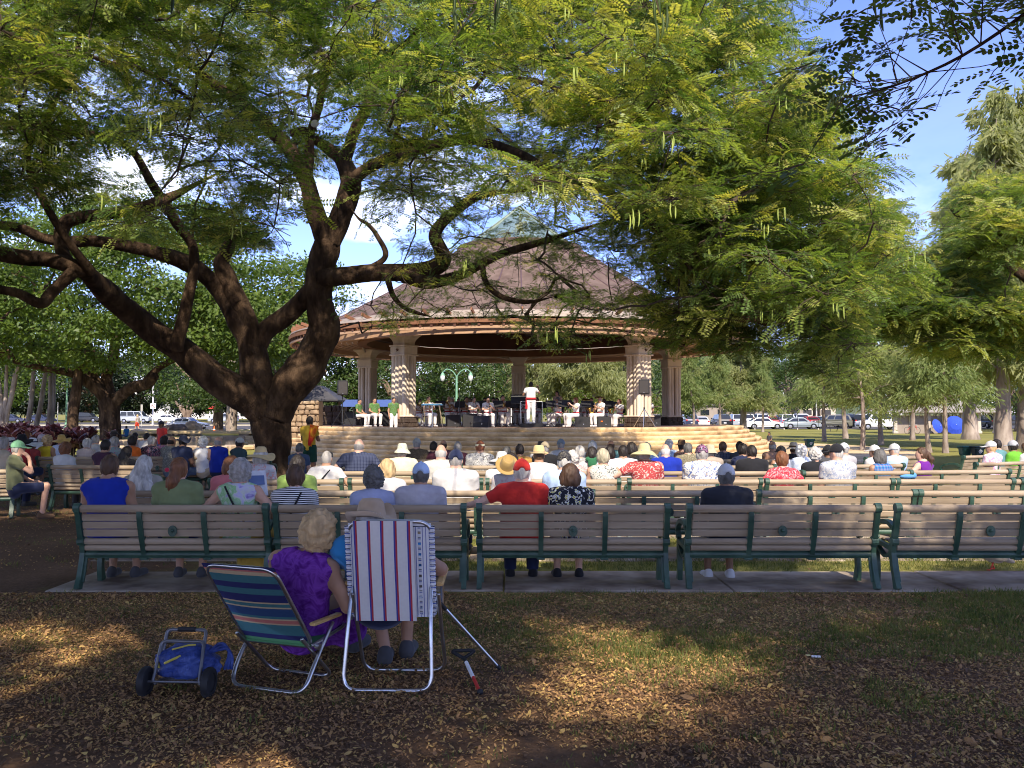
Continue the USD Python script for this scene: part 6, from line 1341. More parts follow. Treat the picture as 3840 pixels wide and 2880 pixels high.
person(2021, 1668, 12.0, plain(W_), ('crop', 'brown'), 'man in white tee and straw fedora', ('fedora', plain((.55, .42, .20)), plain(C['tan'])), sw=1.08, sk='t')
person(2262, 1682, 12.0, FL('lace_print', (.55, .52, .46), (.55, .52, .46), (.06, .08, .08), sc=.55), ('full', 'ash'), 'woman with cropped ash-blonde hair in grey patterned tank top', sleeve=0, sw=1.04, female=True)
person(2417, 1660, 12.0, FL('red_aloha', (.38, .06, .06), (.38, .06, .06), (.58, .46, .40), sc=.75), ('short', 'grey'), 'person in wide khaki sun hat and red aloha shirt', ('wide', plain((.48, .42, .22))), kind='arm_left', sw=1.08, sleeve=1)
person(2633, 1665, 12.0, FL('blue_aloha', (.62, .60, .55), (.62, .60, .55), (.10, .16, .36), (.34, .29, .24), sc=1.3), ('short', 'grey'), 'man in colourful patterned cap and blue-white leaf aloha shirt', ('cap', FL('bright_cap', (.05, .04, .05), (.05, .04, .05), (.45, .12, .30), (.20, .42, .40), sc=.5)), sw=1.14, fat=1.1)
person(2934, 1692, 12.0, FL('red_blouse', (.45, .03, .05), (.45, .03, .05), (.66, .52, .50), sc=.45), ('full', 'auburn'), 'woman with short auburn hair in red and white flowered blouse', sleeve=1, sw=1.0, female=True, kind='arms_wide', rz=.15)
person(3140, 1662, 12.0, FL('grey_aloha', (.42, .42, .42), (.42, .42, .42), (.16, .20, .32), (.60, .59, .56), sc=1.0), ('crop', 'silver'), 'man in black cap and grey-blue patterned aloha shirt', K('cap', 'black', 0)[:2], sw=1.12, fat=1.05, yaw=.5, rz=.2)
# ---------------------------------------------------------------- fourth row
PLB = fabric('navy_plaid', 'plaid', [(.022, .028, .06), (.12, .14, .22)], .9)
person(1345, 1647, 13.8, PLB, ('bald', 'grey'), 'balding man in navy plaid shirt, arms spread along the bench', kind='arms_wide', sw=1.16, fat=1.1, sk='p')
person(1508, 1660, 13.8, plain(C['cream']), ('short', 'grey'), 'woman in pale flowered bucket hat and cream shirt', ('bucket', FL('pale_hat', (.56, .55, .44), (.56, .55, .44), (.30, .36, .24), sc=.5)), sw=1.1, female=True)
person(2148, 1690, 13.8, FL('rosy_print', (.55, .42, .38), (.55, .42, .38), (.40, .12, .12), sc=.5), ('curly', 'silver'), 'grey-haired person in rosy print half hidden by the camouflage cap', female=True)
person(2220, 1675, 13.8, FL('print_tee', W_, W_, (.60, .18, .20), sc=.7), ('bob', 'dark'), 'black-haired person in white printed tee with a green scarf', sk='t', female=True)
m = tube(round_path([(-.09, 0, 0), (0, -.05, -.02), (.09, 0, 0), (0, .06, .02)], .04, 5, True), .035, 6, closed=True); m = cat([m, blob((0, -.05, -.06), (.07, .03, .08), 2)]); m.apply_translation(Pt(2220, 1722, 13.72)); solo('neck_scarf', m, plain((.03, .13, .06)), 'dark green bandana round the neck of the black-haired person in white', 'scarf', smooth=True)
p, s, _ = person(2337, 1670, 13.8, plain((.70, .70, .74)), ('short', 'dark'), 'dark-haired man in white tee with dark band print on the back', sw=1.14, sk='t')
prn = []
for x in np.linspace(-.11, .11, 9): prn.append(box(.014, .004, .014, (x, 0, 0)))
prn += [box(.008, .004, .09, (-.11, 0, .045)), box(.008, .004, .09, (.11, 0, .045)), blob((0, 0, .012), (.035, .003, .03), 1)]
m = cat(prn); m.apply_translation((0, -.135, .80)); part(p, 'print', m, plain(C['charcoal']))
person(2496, 1667, 13.8, plain(C['royal']), ('bald', 'white'), 'white-haired man in royal blue tee', sw=1.1, sk='p')
person(2819, 1670, 13.8, plain(C['black']), ('short', 'dark'), 'dark-haired man in black shirt with a thin white collar', sw=1.14, sk='t', yaw=.5)
m = tube(np.array([[.075 * math.cos(a), .075 * math.sin(a) * .9, 0] for a in np.linspace(0, 6.28, 20)[:-1]]), .012, 5, closed=True); m.apply_translation((0, -.005, 1.01)); part(p, 'collar', m, plain(W_))
person(3058, 1677, 13.8, plain(C['black']), ('curly', 'silver'), 'woman with curly silver hair in black top', sw=1.05, female=True, rz=.15)
person(3302, 1684, 13.8, fabric('blue_plaid', 'plaid', [(.03, .10, .30), (.10, .28, .46), (.30, .10, .16)], 1.2), ('bob', 'darkgrey'), 'woman with dark grey bob in blue plaid sleeveless shirt', sleeve=0, female=True, rz=.3, sk='t')
person(3461, 1675, 13.9, plain(C['purple']), ('pony', 'brown'), 'young woman with long brown ponytail, bare shoulders and purple top, looking left', sleeve=0, female=True, rz=.55, yaw=.7, sk='p', sw=.95, kind='arm_left')
m = cat([blob((0, 0, 0), (.12, .06, .04), 2), blob((.1, .02, .01), (.06, .05, .05), 2)]); m.apply_translation(Pt(3400, 1786, 13.55)); solo('plastic_bag', m, plain((.10, .28, .56)), 'small bright blue bag on the bench by the ponytailed woman', 'bag', smooth=True)
# ---------------------------------------------------------------- fifth row
R5 = 15.35
for (u, v, shirt, hair, lab, kw) in [
 (1800, 1654, FL('letter_print', (.46, .45, .43), (.46, .45, .43), (.06, .06, .07), sc=.55), ('short', 'red'), 'man in cream knit cap and black-on-grey block print shirt', dict(hat=('visor', plain(C['cream'])), sw=1.08)),
 (1900, 1674, plain(C['denim']), ('short', 'darkgrey'), 'dark grey-haired person half hidden behind the white sun hat', {}),
 (1949, 1665, plain((.40, .22, .06)), ('short', 'dark'), 'dark-haired person in ochre top behind the red cap', dict(sk='t')),
 (2044, 1655, plain(C['black']), ('crop', 'grey'), 'man in khaki cap and black shirt behind the straw fedora', dict(hat=('cap', plain(C['khaki'])), sw=1.05)),
 (2175, 1670, fabric('polka', 'dots', [(.30, .29, .28), (.62, .60, .56)]), ('full', 'silver'), 'silver-haired woman in grey polka-dot top', dict(female=True)),
 (2287, 1672, plain(C['maroon']), ('bob', 'dark'), 'dark-haired woman between the ash-blonde and the white tee', dict(female=True, sk='t')),
 (2370, 1680, plain(C['black']), ('bob', 'dark'), 'black-haired person left of the wide khaki hat', dict(sk='t', female=True)),
 (2581, 1660, FL('camo_shirt', (.16, .14, .09), (.16, .14, .09), (.30, .26, .18), (.08, .08, .06), sc=.8), ('short', 'darkgrey'), 'grey-haired man in brown camouflage shirt', dict(sw=1.12)),
 (2665, 1665, plain((.36, .30, .24)), ('short', 'grey'), 'person in beige knit hat behind the colourful cap', dict(hat=('bucket', plain(C['beige'])), female=True)),
 (2787, 1662, plain(C['navy']), ('full', 'dark'), 'dark-haired person in navy beside the black shirt', dict(sk='t')),
 (2931, 1670, plain((.60, .62, .70)), ('short', 'dark'), 'person in black cap and pale tank top above the red blouse', dict(hat=('cap', plain(C['black'])), sleeve=0, sk='t')),
 (3006, 1667, FL('pale_blue_lace', (.44, .50, .62), (.44, .50, .62), (.66, .68, .74), sc=.45), ('curly', 'white'), 'white-haired woman in pale blue lace top', dict(female=True)),
 (3108, 1667, plain(C['charcoal']), ('short', 'dark'), 'man in dark cap holding a camera to his face', dict(hat=('cap', plain(C['black'])), sk='b', kind='play_high')),
 (3168, 1659, plain(C['grey']), ('crop', 'grey'), 'person in white and grey cap beside the black cap', dict(hat=('cap', plain((.50, .51, .55))))),
 (3282, 1667, plain(W_), ('short', 'brown'), 'woman in white cap and white shirt facing left', dict(hat=('cap', plain(W_)), yaw=.5, female=True)),
 (3357, 1662, plain(C['sky']), ('crop', 'silver'), 'man in white cap with red brim and light blue tee', dict(hat=('cap', plain(W_)), sw=1.12, fat=1.1, yaw=.4)),
 (3720, 1652, fabric('pink_tie_dye', 'tiedye', [(.62, .62, .68), (.62, .60, .64), (.55, .22, .36), (.66, .62, .66), (.42, .40, .60)], .9), ('short', 'blonde'), 'woman in white cap and pink-white tie-dye tee at far right', dict(hat=('cap', plain(W_)), yaw=.5, female=True))]:
    x = (u - CX) / F * R5; kw.setdefault('rz', float(np.clip(x * .055, -.3, .45))); person(u, v, R5 + max(0, x - 5) * .25, shirt, hair, lab, **kw)
# ---------------------------------------------------------------- row by the steps
R6 = 17.5
for (u, v, shirt, hair, lab, kw) in [
 (1562, 1641, FL('speckle', (.10, .075, .05), (.10, .075, .05), (.24, .18, .11), sc=.3), ('crop', 'grey'), 'man in grey cap and dark speckled brown shirt', dict(hat=('cap', plain((.33, .33, .31))), sw=1.12)),
 (1625, 1655, plain(C['maroon']), ('short', 'dark'), 'dark-haired person beside the bald head, left of it', dict(sk='t')),
 (1662, 1651, FL('dark_floral', (.05, .03, .05), (.05, .03, .05), (.30, .10, .14), sc=.5), ('bald', 'brown'), 'bald-crowned man in dark floral shirt behind the balding grey man', dict(sk='t', sw=1.05)),
 (1716, 1656, plain(C['maroon']), ('short', 'grey'), 'grey-haired man in dark maroon shirt behind the navy cap', {}),
 (1122, 1662, plain(C['denim']), ('short', 'darkgrey'), 'grey-haired person in denim shirt just right of the great trunk', {}),
 (2030, 1652, plain(C['grey']), ('short', 'dark'), 'person in flat black hat by the steps behind the khaki cap', dict(hat=('bucket', plain(C['black'])))),
 (2104, 1665, plain(W_), ('crop', 'grey'), 'person in blue-grey cap and white shirt by the steps', dict(hat=('cap', plain((.20, .24, .28))))),
 (2223, 1652, plain(W_), ('full', 'white'), 'white-haired person above the green bandana, by the steps', dict(female=True)),
 (2292, 1652, plain(C['teal']), ('bald', 'brown'), 'balding brown-skinned man in teal shirt by the steps', dict(sk='t')),
 (2427, 1657, plain(C['sky']), ('crop', 'white'), 'person in pale cap just above the wide khaki hat', dict(hat=('cap', plain(C['cream'])))),
 (2510, 1665, plain(C['sky']), ('crop', 'white'), 'person in white cap behind the royal blue tee', dict(hat=('cap', plain(W_)))),
 (2558, 1647, FL('brown_aloha', (.24, .12, .08), (.24, .12, .08), (.42, .30, .20), sc=.7), ('short', 'dark'), 'man in brown safari hat and brown print shirt by the steps', dict(hat=('fedora', plain(C['brown'])))),
 (2712, 1656, fabric('dark_plaid', 'plaid', [(.02, .025, .045), (.16, .17, .20)], 1.3), ('short', 'brown'), 'brown-haired man in dark checked shirt by the steps', dict(sw=1.08)),
 (2776, 1655, plain(C['charcoal']), ('short', 'dark'), 'dark-haired head behind the navy-shirted person', dict(sk='t')),
 (2899, 1655, plain(C['tan']), ('bald', 'grey'), 'bare-backed bald man with sunburnt shoulders', dict(sleeve=-1, sk='t', sw=1.14)),
 (2979, 1656, plain(C['black']), ('short', 'brown'), 'woman in tan and white sun hat with bare tanned shoulders', dict(hat=('wide', plain((.56, .46, .32)), plain(C['brown'])), sleeve=0, sk='t', female=True)),
 (3742, 1647, plain(C['teal']), ('short', 'dark'), 'dark-haired person in teal behind the tie-dye woman', {}),
 (3802, 1650, plain(C['lime']), ('short', 'dark'), 'man in grey cap and bright green shirt at right', dict(hat=('cap', plain((.40, .40, .42))), sk='b')),
 (3850, 1660, plain(W_), ('short', 'brown'), 'dark-haired person in white cut by the right edge', {})]:
    x = (u - CX) / F * R6; kw.setdefault('rz', float(np.clip(x * .055, -.3, .5))); person(u, v, R6, shirt, hair, lab, **kw)
# ---------------------------------------------------------------- left block, in the shade
for (u, v, d, shirt, hair, lab, kw) in [
 (61, 1650, 13.9, plain(C['olive']), ('short', 'grey'), 'man in mint green cap and olive tee resting his chin on his hand', dict(hat=('cap', plain((.16, .34, .20))), kind='chin', rz=-1.15, sw=1.12, legs='short', shoes='brown')),
 (8, 1637, 15.6, plain(C['beige']), ('full', 'grey'), 'grey-haired person in beige at the left edge behind the green cap', dict(rz=-.5)),
 (37, 1638, 18.4, FL('red_white_floral', (.48, .03, .07), (.48, .03, .07), (.64, .56, .56), sc=.7), ('short', 'dark'), 'woman in white brimmed hat and red flowered dress at far left', dict(hat=('wide', plain(W_), plain(C['navy'])), female=True)),
 (78, 1626, 17.8, plain((.36, .03, .03)), ('short', 'dark'), 'person in black brimmed hat and red top at far left', dict(hat=('wide', plain(C['black'])), sk='b')),
 (119, 1640, 18.6, plain((.30, .05, .05)), ('short', 'dark'), 'woman in white hat with dark band, face shaded', dict(hat=('wide', plain((.62, .64, .70)), plain(C['navy'])), sk='b', female=True)),
 (154, 1626, 20.2, plain((.50, .48, .54)), ('crop', 'grey'), 'person in mauve cap beyond the white hats', dict(hat=('cap', plain((.42, .36, .40))))),
 (176, 1632, 18.8, plain(C['yellow']), ('curly', 'blonde'), 'blonde curly-haired woman in yellow tank top', dict(sleeve=0, sk='t', female=True)),
 (228, 1628, 20.0, plain((.44, .50, .64)), ('short', 'brown'), 'person in golden straw hat and pale blue shirt', dict(hat=('wide', plain((.46, .30, .10))), tilt=.15)),
 (243, 1658, 15.5, plain((.52, .52, .51)), ('curly', 'auburn'), 'woman with curly auburn hair in pale grey tee', dict(female=True, rz=-.35)),
 (325, 1643, 18.6, fabric('pale_plaid', 'plaid', [(.50, .42, .38), (.38, .28, .26)], 1.2), ('full', 'silver'), 'silver-haired man in pale brown plaid shirt', dict(rz=-.3)),
 (356, 1632, 20.4, plain(W_), ('short', 'grey'), 'grey-haired person in white beyond the plaid shirt', {}),
 (393, 1648, 15.5, plain((.05, .02, .04)), ('short', 'dark'), 'person in dark plum sleeveless top with short dark hair', dict(sleeve=0, sk='t', rz=-.3, sw=1.08)),
 (427, 1637, 18.6, FL('teal_lei', (.20, .30, .28), (.20, .30, .28), (.32, .10, .18), sc=.5), ('full', 'grey'), 'grey-haired woman in teal with a maroon lei', dict(female=True)),
 (473, 1672, 15.5, plain(C['black']), ('verylong', 'dark'), 'person with very long black hair seated in the shade', dict(sk='t', female=True)),
 (495, 1633, 18.6, plain(C['orange']), ('full', 'dark'), 'dark-haired person in bright orange top', dict(sk='t', rz=-.4)),
 (566, 1635, 18.8, FL('navy_floral', (.03, .04, .06), (.03, .04, .06), (.45, .15, .22), (.22, .40, .42), sc=.6), ('short', 'silver'), 'silver-haired man in navy tropical flower shirt', dict(rz=-.4, sw=1.08)),
 (614, 1633, 19.8, FL('magenta_floral', (.40, .12, .24), (.40, .12, .24), (.60, .55, .45), sc=.5), ('full', 'dark'), 'dark-haired woman in magenta flowered top', dict(female=True)),
 (640, 1637, 18.4, FL('grey_camo', (.14, .14, .13), (.14, .14, .13), (.28, .28, .25), sc=.7), ('bald', 'dark'), 'balding man in grey patterned shirt', dict(sk='t', rz=-.5, sw=1.08)),
 (684, 1630, 18.2, plain((.022, .03, .07)), ('short', 'dark'), 'man in dark navy bush hat and navy shirt', dict(hat=('bush', plain((.02, .025, .05))), sk='b', rz=-.4, sw=1.1)),
 (760, 1637, 18.4, plain((.66, .66, .70)), ('curly', 'white'), 'woman with fluffy white hair in white sleeveless top', dict(sleeve=0, female=True, rz=-.3)),
 (816, 1639, 18.4, plain(C['royal']), ('bald', 'grey'), 'bald man in royal blue tee left of the great trunk', dict(rz=-.35, sw=1.1)),
 (896, 1639, 18.4, plain((.04, .07, .08)), ('short', 'dark'), 'man in pale grey cap and dark teal shirt by the trunk', dict(hat=('cap', plain((.38, .38, .36))), sk='b', rz=-.6)),
 (425, 1612, 24, plain(C['navy']), ('short', 'dark'), 'person in dark cap far back by the forked tree', dict(hat=('cap', plain(C['black'])), sk='b', rz=-.6)),
 (505, 1622, 25, plain(C['grey']), ('short', 'dark'), 'dark-haired head beyond the orange top', {}),
 (548, 1624, 24, plain(W_), ('short', 'dark'), 'dark-haired person in white beyond the flower shirts', {})]:
    kw.setdefault('rz', -.35); person(u, v, d, shirt, hair, lab, **kw)
# ---------------------------------------------------------------- the two on the lawn chairs
PUR = fabric('purple_tie_dye', 'tiedye', [(.055, .008, .11), (.10, .016, .20), (.18, .045, .33), (.09, .014, .17)], .55)
z_off = -.145
p, s, _ = person(0, 0, 5.5, PUR, ('curly', 'blonde'), 'woman in purple tie-dye dress with short blonde hair leaning right on the low chair', kind='low_lean', sleeve=0, sk='t', female=True, h=.0125, sw=.96, fat=1.08, legs='skirt', pants=PUR, loc=(Pt(1085, HOR, 5.5)[0] + .075, 5.44, 0.03), rz=-.20, scale=1.0, yaw=-.45, tilt=.05)
BT = plain((.03, .19, .42))
person(0, 0, 5.7, BT, ('short', 'grey'), 'man in tan bush hat and bright blue tee hidden by the tall striped chair', ('bush', plain((.42, .31, .21))), kind='slouch', sleeve=1, sk='t', h=.0135, sw=1.10, fat=1.1, legs='short', loc=(Pt(1420, HOR, 5.45)[0], 5.44, 0), rz=0, scale=1.0, tilt=-.1, shoes='charcoal')
# ---------------------------------------------------------------- standing figures
p, s, bl = person(1160, 1561, 21.0, plain((.55, .36, .04)), ('short', 'dark'), 'boy in yellow shirt and dark green shorts standing by the great trunk', kind='towel', legs='short', pants=plain((.012, .05, .035)), sk='b', h=.022, rz=-.25, sw=.95, zbase=0.0)
tw_ = cloth(.22, .10, 0, .52, lambda t: -.04 * np.sin(t * 3), .06, 10, 14, .06); tw_.apply_transform(trimesh.transformations.euler_matrix(0, .22, 0)); tw_.apply_translation((.06, -.18, .95)); tw_.apply_scale(s); tw_.apply_translation(bl)
solo('towel', tw_, fabric('red_orange_towel', 'tiedye', [(.45, .02, .02), (.50, .04, .02), (.60, .26, .02), (.45, .02, .02)], 2.0), 'red and orange towel hanging over the back of the boy in yellow', 'towel', smooth=True)
person(607, 1574, 33, plain((.46, .035, .025)), ('short', 'dark'), 'man in red shirt and black cap standing by the pond', ('cap', plain(C['black'])), kind='stand', sk='b', legs='long', zbase=-0.28, scale=1.02, rz=2.6)
person(516, 1549, 93, FL('grey_print', (.35, .32, .30), (.35, .32, .30), (.55, .45, .42)), ('full', 'blonde'), 'woman in print top and red shorts walking along the road', kind='walk', sk='l', legs='short', pants=plain((.5, .05, .03)), female=True, zbase=0.0, rz=1.2, h=.034)
person(475, 1611, 66, plain((.03, .16, .36)), ('short', 'dark'), 'small child in blue sitting on the far grass', sk='t', zbase=0.0, rz=1.0, h=.034, loc=(Pt(475, HOR, 66)[0], 66, -.26), scale=.92)
person(2826, 1565, 108, plain((.40, .36, .36)), ('short', 'brown'), 'far man in grey walking beside the white sedan', kind='walk', sk='t', zbase=0.05, h=.04, rz=1.4)
person(2880, 1618, 52, plain(C['charcoal']), ('short', 'dark'), 'person in dark clothes sitting on the lawn beyond the steps', sk='b', zbase=0, h=.034, loc=(Pt(2885, HOR, 54)[0], 54, -.42), rz=2.0, scale=.85)
def sheet_of_paper(u, v, d, rz, lab):
    q_ = thing('programme', lab, 'paper', Pt(u, v, d), rz); part(q_, 'sheet', box(.20, .004, .27, (0, 0, 0), rx=-.5), plain((.62, .63, .66))); part(q_, 'print', box(.15, .004, .10, (0, -.004, .03), rx=-.5), plain((.12, .17, .32)))
sheet_of_paper(962, 1812, 8.72, .5, 'white printed programme held by the tie-dye woman')
q_ = thing('handheld_camera', 'small black camera raised before the face of the man in the dark cap', 'camera', Pt(3090, 1694, R5 + .25), .3); part(q_, 'body', box(.12, .06, .08, bev=.01), M_rub); part(q_, 'lens', xfm(trimesh.creation.cylinder(.03, .06, sections=12), (0, .05, 0), rx=math.pi / 2), M_rub)
print('persons', npers[0], 'bodies', len(BODY))
# ================================================================ the band on stage
M_blk = mat('black_steel', (.02, .02, .022), 6, .5); M_case = mat('black_case', (.022, .022, .025), 8, .6, bump=.2, bscale=50); M_gold = mat('brass', (.55, .36, .10), 8, .28, .5, metal=1.0)
M_chrome = mat('silver_plate', (.6, .6, .62), 8, .25, .5, metal=1.0); M_grille = mat('speaker_grille', (.05, .045, .045), 60, .8, bump=.3, bscale=120)
BW = plain((.72, .70, .67)); BP = plain((.70, .68, .66)); ALO = FL('green_aloha', (.075, .16, .045), (.075, .16, .045), (.17, .25, .09), (.05, .13, .15), sc=.8)
def band_chair():
    path = proto('band_chair'); part(path, 'seat', box(.42, .40, .03, (0, .04, .43), bev=.01), M_blk); part(path, 'backrest', box(.40, .02, .22, (0, -.18, .74), rx=-.1, bev=.008), M_blk)
    for s in (-1, 1):
        part(path, 'leg', tube([(s * .2, -.20, .84), (s * .2, -.14, .44), (s * .2, -.26, 0)], .011, 6), M_blk); part(path, 'leg', bar((s * .2, .2, .43), (s * .2, .24, 0), .011, 6), M_blk)
    return path
K_bchair = band_chair()
def music_stand():
    path = proto('music_stand'); part(path, 'desk', box(.48, .015, .30, (0, 0, .98), rx=-.35, bev=.004), M_blk); part(path, 'ledge', box(.50, .06, .012, (0, .03, .835)), M_blk); part(path, 'pole', bar((0, -.02, .06), (0, -.02, .95), .013, 6), M_blk)
    for k in range(3): a = k * 2.094 + .5; part(path, 'foot', bar((0, -.02, .16), (.26 * math.cos(a), .26 * math.sin(a), .01), .010, 5), M_blk)
    part(path, 'sheet_music', xfm(box(.30, .004, .22, (0, 0, 0), rx=-.35), (0, .012, .97)), mat('paper', (.55, .54, .50), 8, .8))
    return path
K_mst = music_stand()
PI = math.pi
BAND = [  # u, v, d, turn, hair, label, options, instrument
 (1606, 1486, 38.0, -2.6, ('short', 'dark'), 'dark-haired player in white with brass horn behind the blue keyboard', dict(sk='l'), 'horn'),
 (1683, 1487, 40.5, -2.7, ('bald', 'grey'), 'bald white-clad player with a brass horn beside the lamp post', dict(sk='t'), 'horn'),
 (1696, 1490, 42.5, 2.9, ('short', 'grey'), 'reddish-faced player in white just behind the bald horn player', dict(sk='t'), None),
 (1749, 1487, 40.5, -2.8, ('short', 'dark'), 'dark-haired player in white right of the lamp post', dict(sk='t'), 'horn'),
 (1764, 1493, 43.5, 3.0, ('short', 'dark'), 'half-hidden player in white behind the lamp post', dict(sk='b'), None),
 (1777, 1488, 38.3, -2.7, ('short', 'dark'), 'player in cream shirt and red belt left of the microphone', dict(sk='l'), 'clarinet'),
 (1818, 1475, 45.0, 3.1, ('long', 'dark'), 'long-haired woman in white at the back of the band', dict(female=True, sk='t'), None),
 (1830, 1488, 37.0, -2.9, ('short', 'dark'), 'clarinet player in bright white with shoulder strap at the microphone', dict(sk='l'), 'clarinet'),
 (1850, 1487, 44.0, 3.1, ('full', 'dark'), 'dark-haired player behind the front clarinettist, left of two', dict(sk='t'), None),
 (1864, 1488, 45.0, 3.1, ('full', 'dark'), 'dark-haired player behind the front clarinettist, right of two', dict(sk='t'), None),
 (1885, 1479, 39.0, -2.9, ('short', 'dark'), 'tall-sitting player with glasses and a slanting trombone', dict(sk='l'), 'trombone'),
 (1942, 1487, 44.0, 3.1, ('short', 'dark'), 'player seated in shadow left of the conductor', dict(sk='t'), None),
 (1962, 1492, 43.0, 3.1, ('short', 'dark'), 'dim player close to the left side of the conductor', dict(sk='b'), None),
 (2014, 1487, 44.0, 3.1, ('full', 'dark'), 'dark-haired player just right of the conductor in shadow', dict(sk='t'), None),
 (2093, 1489, 38.6, 2.3, ('bob', 'darkgrey'), 'woman in long white skirt playing flute right of the conductor', dict(female=True, sk='t', legs='skirt'), 'flute'),
 (2160, 1490, 37.0, 2.0, ('bob', 'red'), 'red-haired woman in long white dress playing a small instrument', dict(female=True, sk='p', legs='skirt'), 'flute'),
 (2219, 1491, 39.6, 2.6, ('short', 'dark'), 'player with red belt behind the bald saxophonist', dict(sk='t'), 'clarinet'),
 (2252, 1491, 37.2, 2.2, ('bald', 'grey'), 'bald saxophonist in white with dark lei and red belt', dict(sk='t', fat=1.1), 'sax'),
 (2266, 1495, 42.0, 2.8, ('short', 'dark'), 'dark-haired player behind the bald saxophonist', dict(sk='b'), None),
 (2323, 1496, 38.4, 2.3, ('full', 'auburn'), 'auburn-haired saxophone player in white beside the right column', dict(female=True, sk='l', legs='skirt'), 'sax'),
 (1574, 1496, 40.0, -2.5, ('short', 'dark'), 'player in white half hidden by the left front column', dict(sk='t'), 'horn'),
 (1720, 1494, 46.0, 3.1, ('short', 'dark'), 'player at the very back beside the lamp post', dict(sk='t'), None),
 (2190, 1494, 44.5, 2.9, ('short', 'dark'), 'player at the back between the red-haired woman and the cymbals', dict(sk='t'), None)]
INS = {'horn': 0, 'clarinet': 1, 'trombone': 2, 'flute': 3, 'sax': 4}
LEI = plain((.03, .02, .05)); SASH = plain((.36, .02, .025))
def instrument(kind, loc, rz, s, lab):
    nm = {'horn': 'brass_horn', 'clarinet': 'clarinet', 'trombone': 'trombone', 'flute': 'flute', 'sax': 'saxophone'}[kind]
    p = thing(nm, lab, kind if kind != 'sax' else 'saxophone', loc, rz, None, None, s)
    if kind == 'horn':
        part(p, 'tubing', tube(np.array([[.10 * math.cos(a), .30 + .05 * math.sin(a), .78 + .13 * math.sin(a)] for a in np.linspace(0, 6.28, 22)[:-1]]), .018, 6, closed=True), M_gold, True)
        b = lathe([(.02, 0), (.03, .12), (.06, .2), (.13, .26)], 16); b.apply_transform(trimesh.transformations.euler_matrix(0, .7, 0)); b.apply_translation((.06, .30, .84)); part(p, 'bell', b, M_gold, True)
    elif kind == 'clarinet':
        part(p, 'tube', tube([(0, .13, 1.10), (0, .30, .84), (0, .42, .62)], [.010, .014, .016], 7), M_blk, True); part(p, 'bell', tube([(0, .42, .62), (0, .45, .56)], [.016, .035], 8), M_blk, True)
    elif kind == 'trombone':
        part(p, 'slide', tube(round_path([(0, .13, 1.10), (.05, .75, .80), (.09, .75, .80), (.06, .2, 1.08)], .03), .011, 6), M_gold, True); b = lathe([(.015, 0), (.03, .15), (.11, .24)], 14); b.apply_transform(trimesh.transformations.euler_matrix(2.2, 0, 0)); b.apply_translation((-.06, .35, 1.02)); part(p, 'bell', b, M_gold, True)
    elif kind == 'flute': part(p, 'tube', bar((-.06, .15, 1.09), (.56, .20, 1.05), .012, 7), M_chrome)
    else:
        part(p, 'tube', tube(round_path([(.02, .14, 1.10), (.05, .24, 1.04), (.14, .30, .62), (.20, .38, .56), (.18, .46, .74)], .08), np.linspace(.012, .05, 23)[:20] if False else np.linspace(.012, .05, len(round_path([(.02, .14, 1.10), (.05, .24, 1.04), (.14, .30, .62), (.20, .38, .56), (.18, .46, .74)], .08))), 8), M_gold, True); part(p, 'bell', tube([(.18, .46, .72), (.17, .49, .82)], [.05, .09], 10), M_gold, True)
for u, v, d, rz, hair, lab, kw, ins in BAND:
    legs = kw.pop('legs', 'long')
    p, s, loc = person(u, v, d, BW, hair, lab, kind='play' if ins not in ('flute',) else 'play_high', legs=legs, pants=BP, shoes='white', zbase=SZ, rz=rz, eyes=True, **kw)
    part(p, 'lei', tube(np.array([[.10 * math.cos(a), .02 + .12 * math.sin(a), .93 + .09 * -math.sin(a)] for a in np.linspace(0, 6.28, 18)[:-1]]), .014, 5, closed=True), LEI, True)
    part(p, 'sash', tube(np.array([[.165 * math.cos(a), .115 * math.sin(a), .62] for a in np.linspace(0, 6.28, 22)[:-1]]), .030, 5, closed=True), SASH, True)
    copy(K_bchair, 'band_chair', 'black chair under the ' + ' '.join(lab.split()[:12]), 'chair', loc, rz, None, s)
    if ins: instrument(ins, loc, rz, s, {'horn': 'brass horn', 'clarinet': 'black clarinet', 'trombone': 'slanting brass trombone', 'flute': 'silver flute', 'sax': 'golden saxophone'}[ins] + ' held by the ' + ' '.join(lab.split(' with ')[0].split(' playing ')[0].split()[:9]))
# conductor and others
p, s, loc = person(1991, 1431, 36.0, BW, ('short', 'dark'), 'conductor seen from behind, white uniform with wide red sash, arms raised', kind='conduct', legs='long', pants=BP, shoes='white', zbase=SZ + .16, sk='b', sw=1.06)
part(p, 'sash', tube(np.array([[.17 * math.cos(a), .125 * math.sin(a), .99] for a in np.linspace(0, 6.28, 24)[:-1]]), .055, 6, closed=True), SASH, True); part(p, 'sash_tail', box(.10, .02, .42, (-.17, -.06, .78), ry=.08, bev=.008), SASH)
part(p, 'lei', tube(np.array([[.10 * math.cos(a), .01 + .10 * math.sin(a), 1.42 + .02 * math.sin(a)] for a in np.linspace(0, 6.28, 18)[:-1]]), .014, 5, closed=True), LEI, True)
person(2090, 1466, 42.5, plain((.55, .40, .32)), ('long', 'dark'), 'dark-haired woman singer standing behind the flute player', kind='stand', female=True, legs='long', pants=BP, zbase=SZ, rz=2.6, sk='l', sleeve=0, eyes=True)
person(2432, 1500, 40.5, BW, ('short', 'dark'), 'person in white standing partly behind the right front column', kind='stand', legs='short', pants=plain(C['beige']), zbase=SZ - .25, rz=2.6, sk='t', eyes=True)
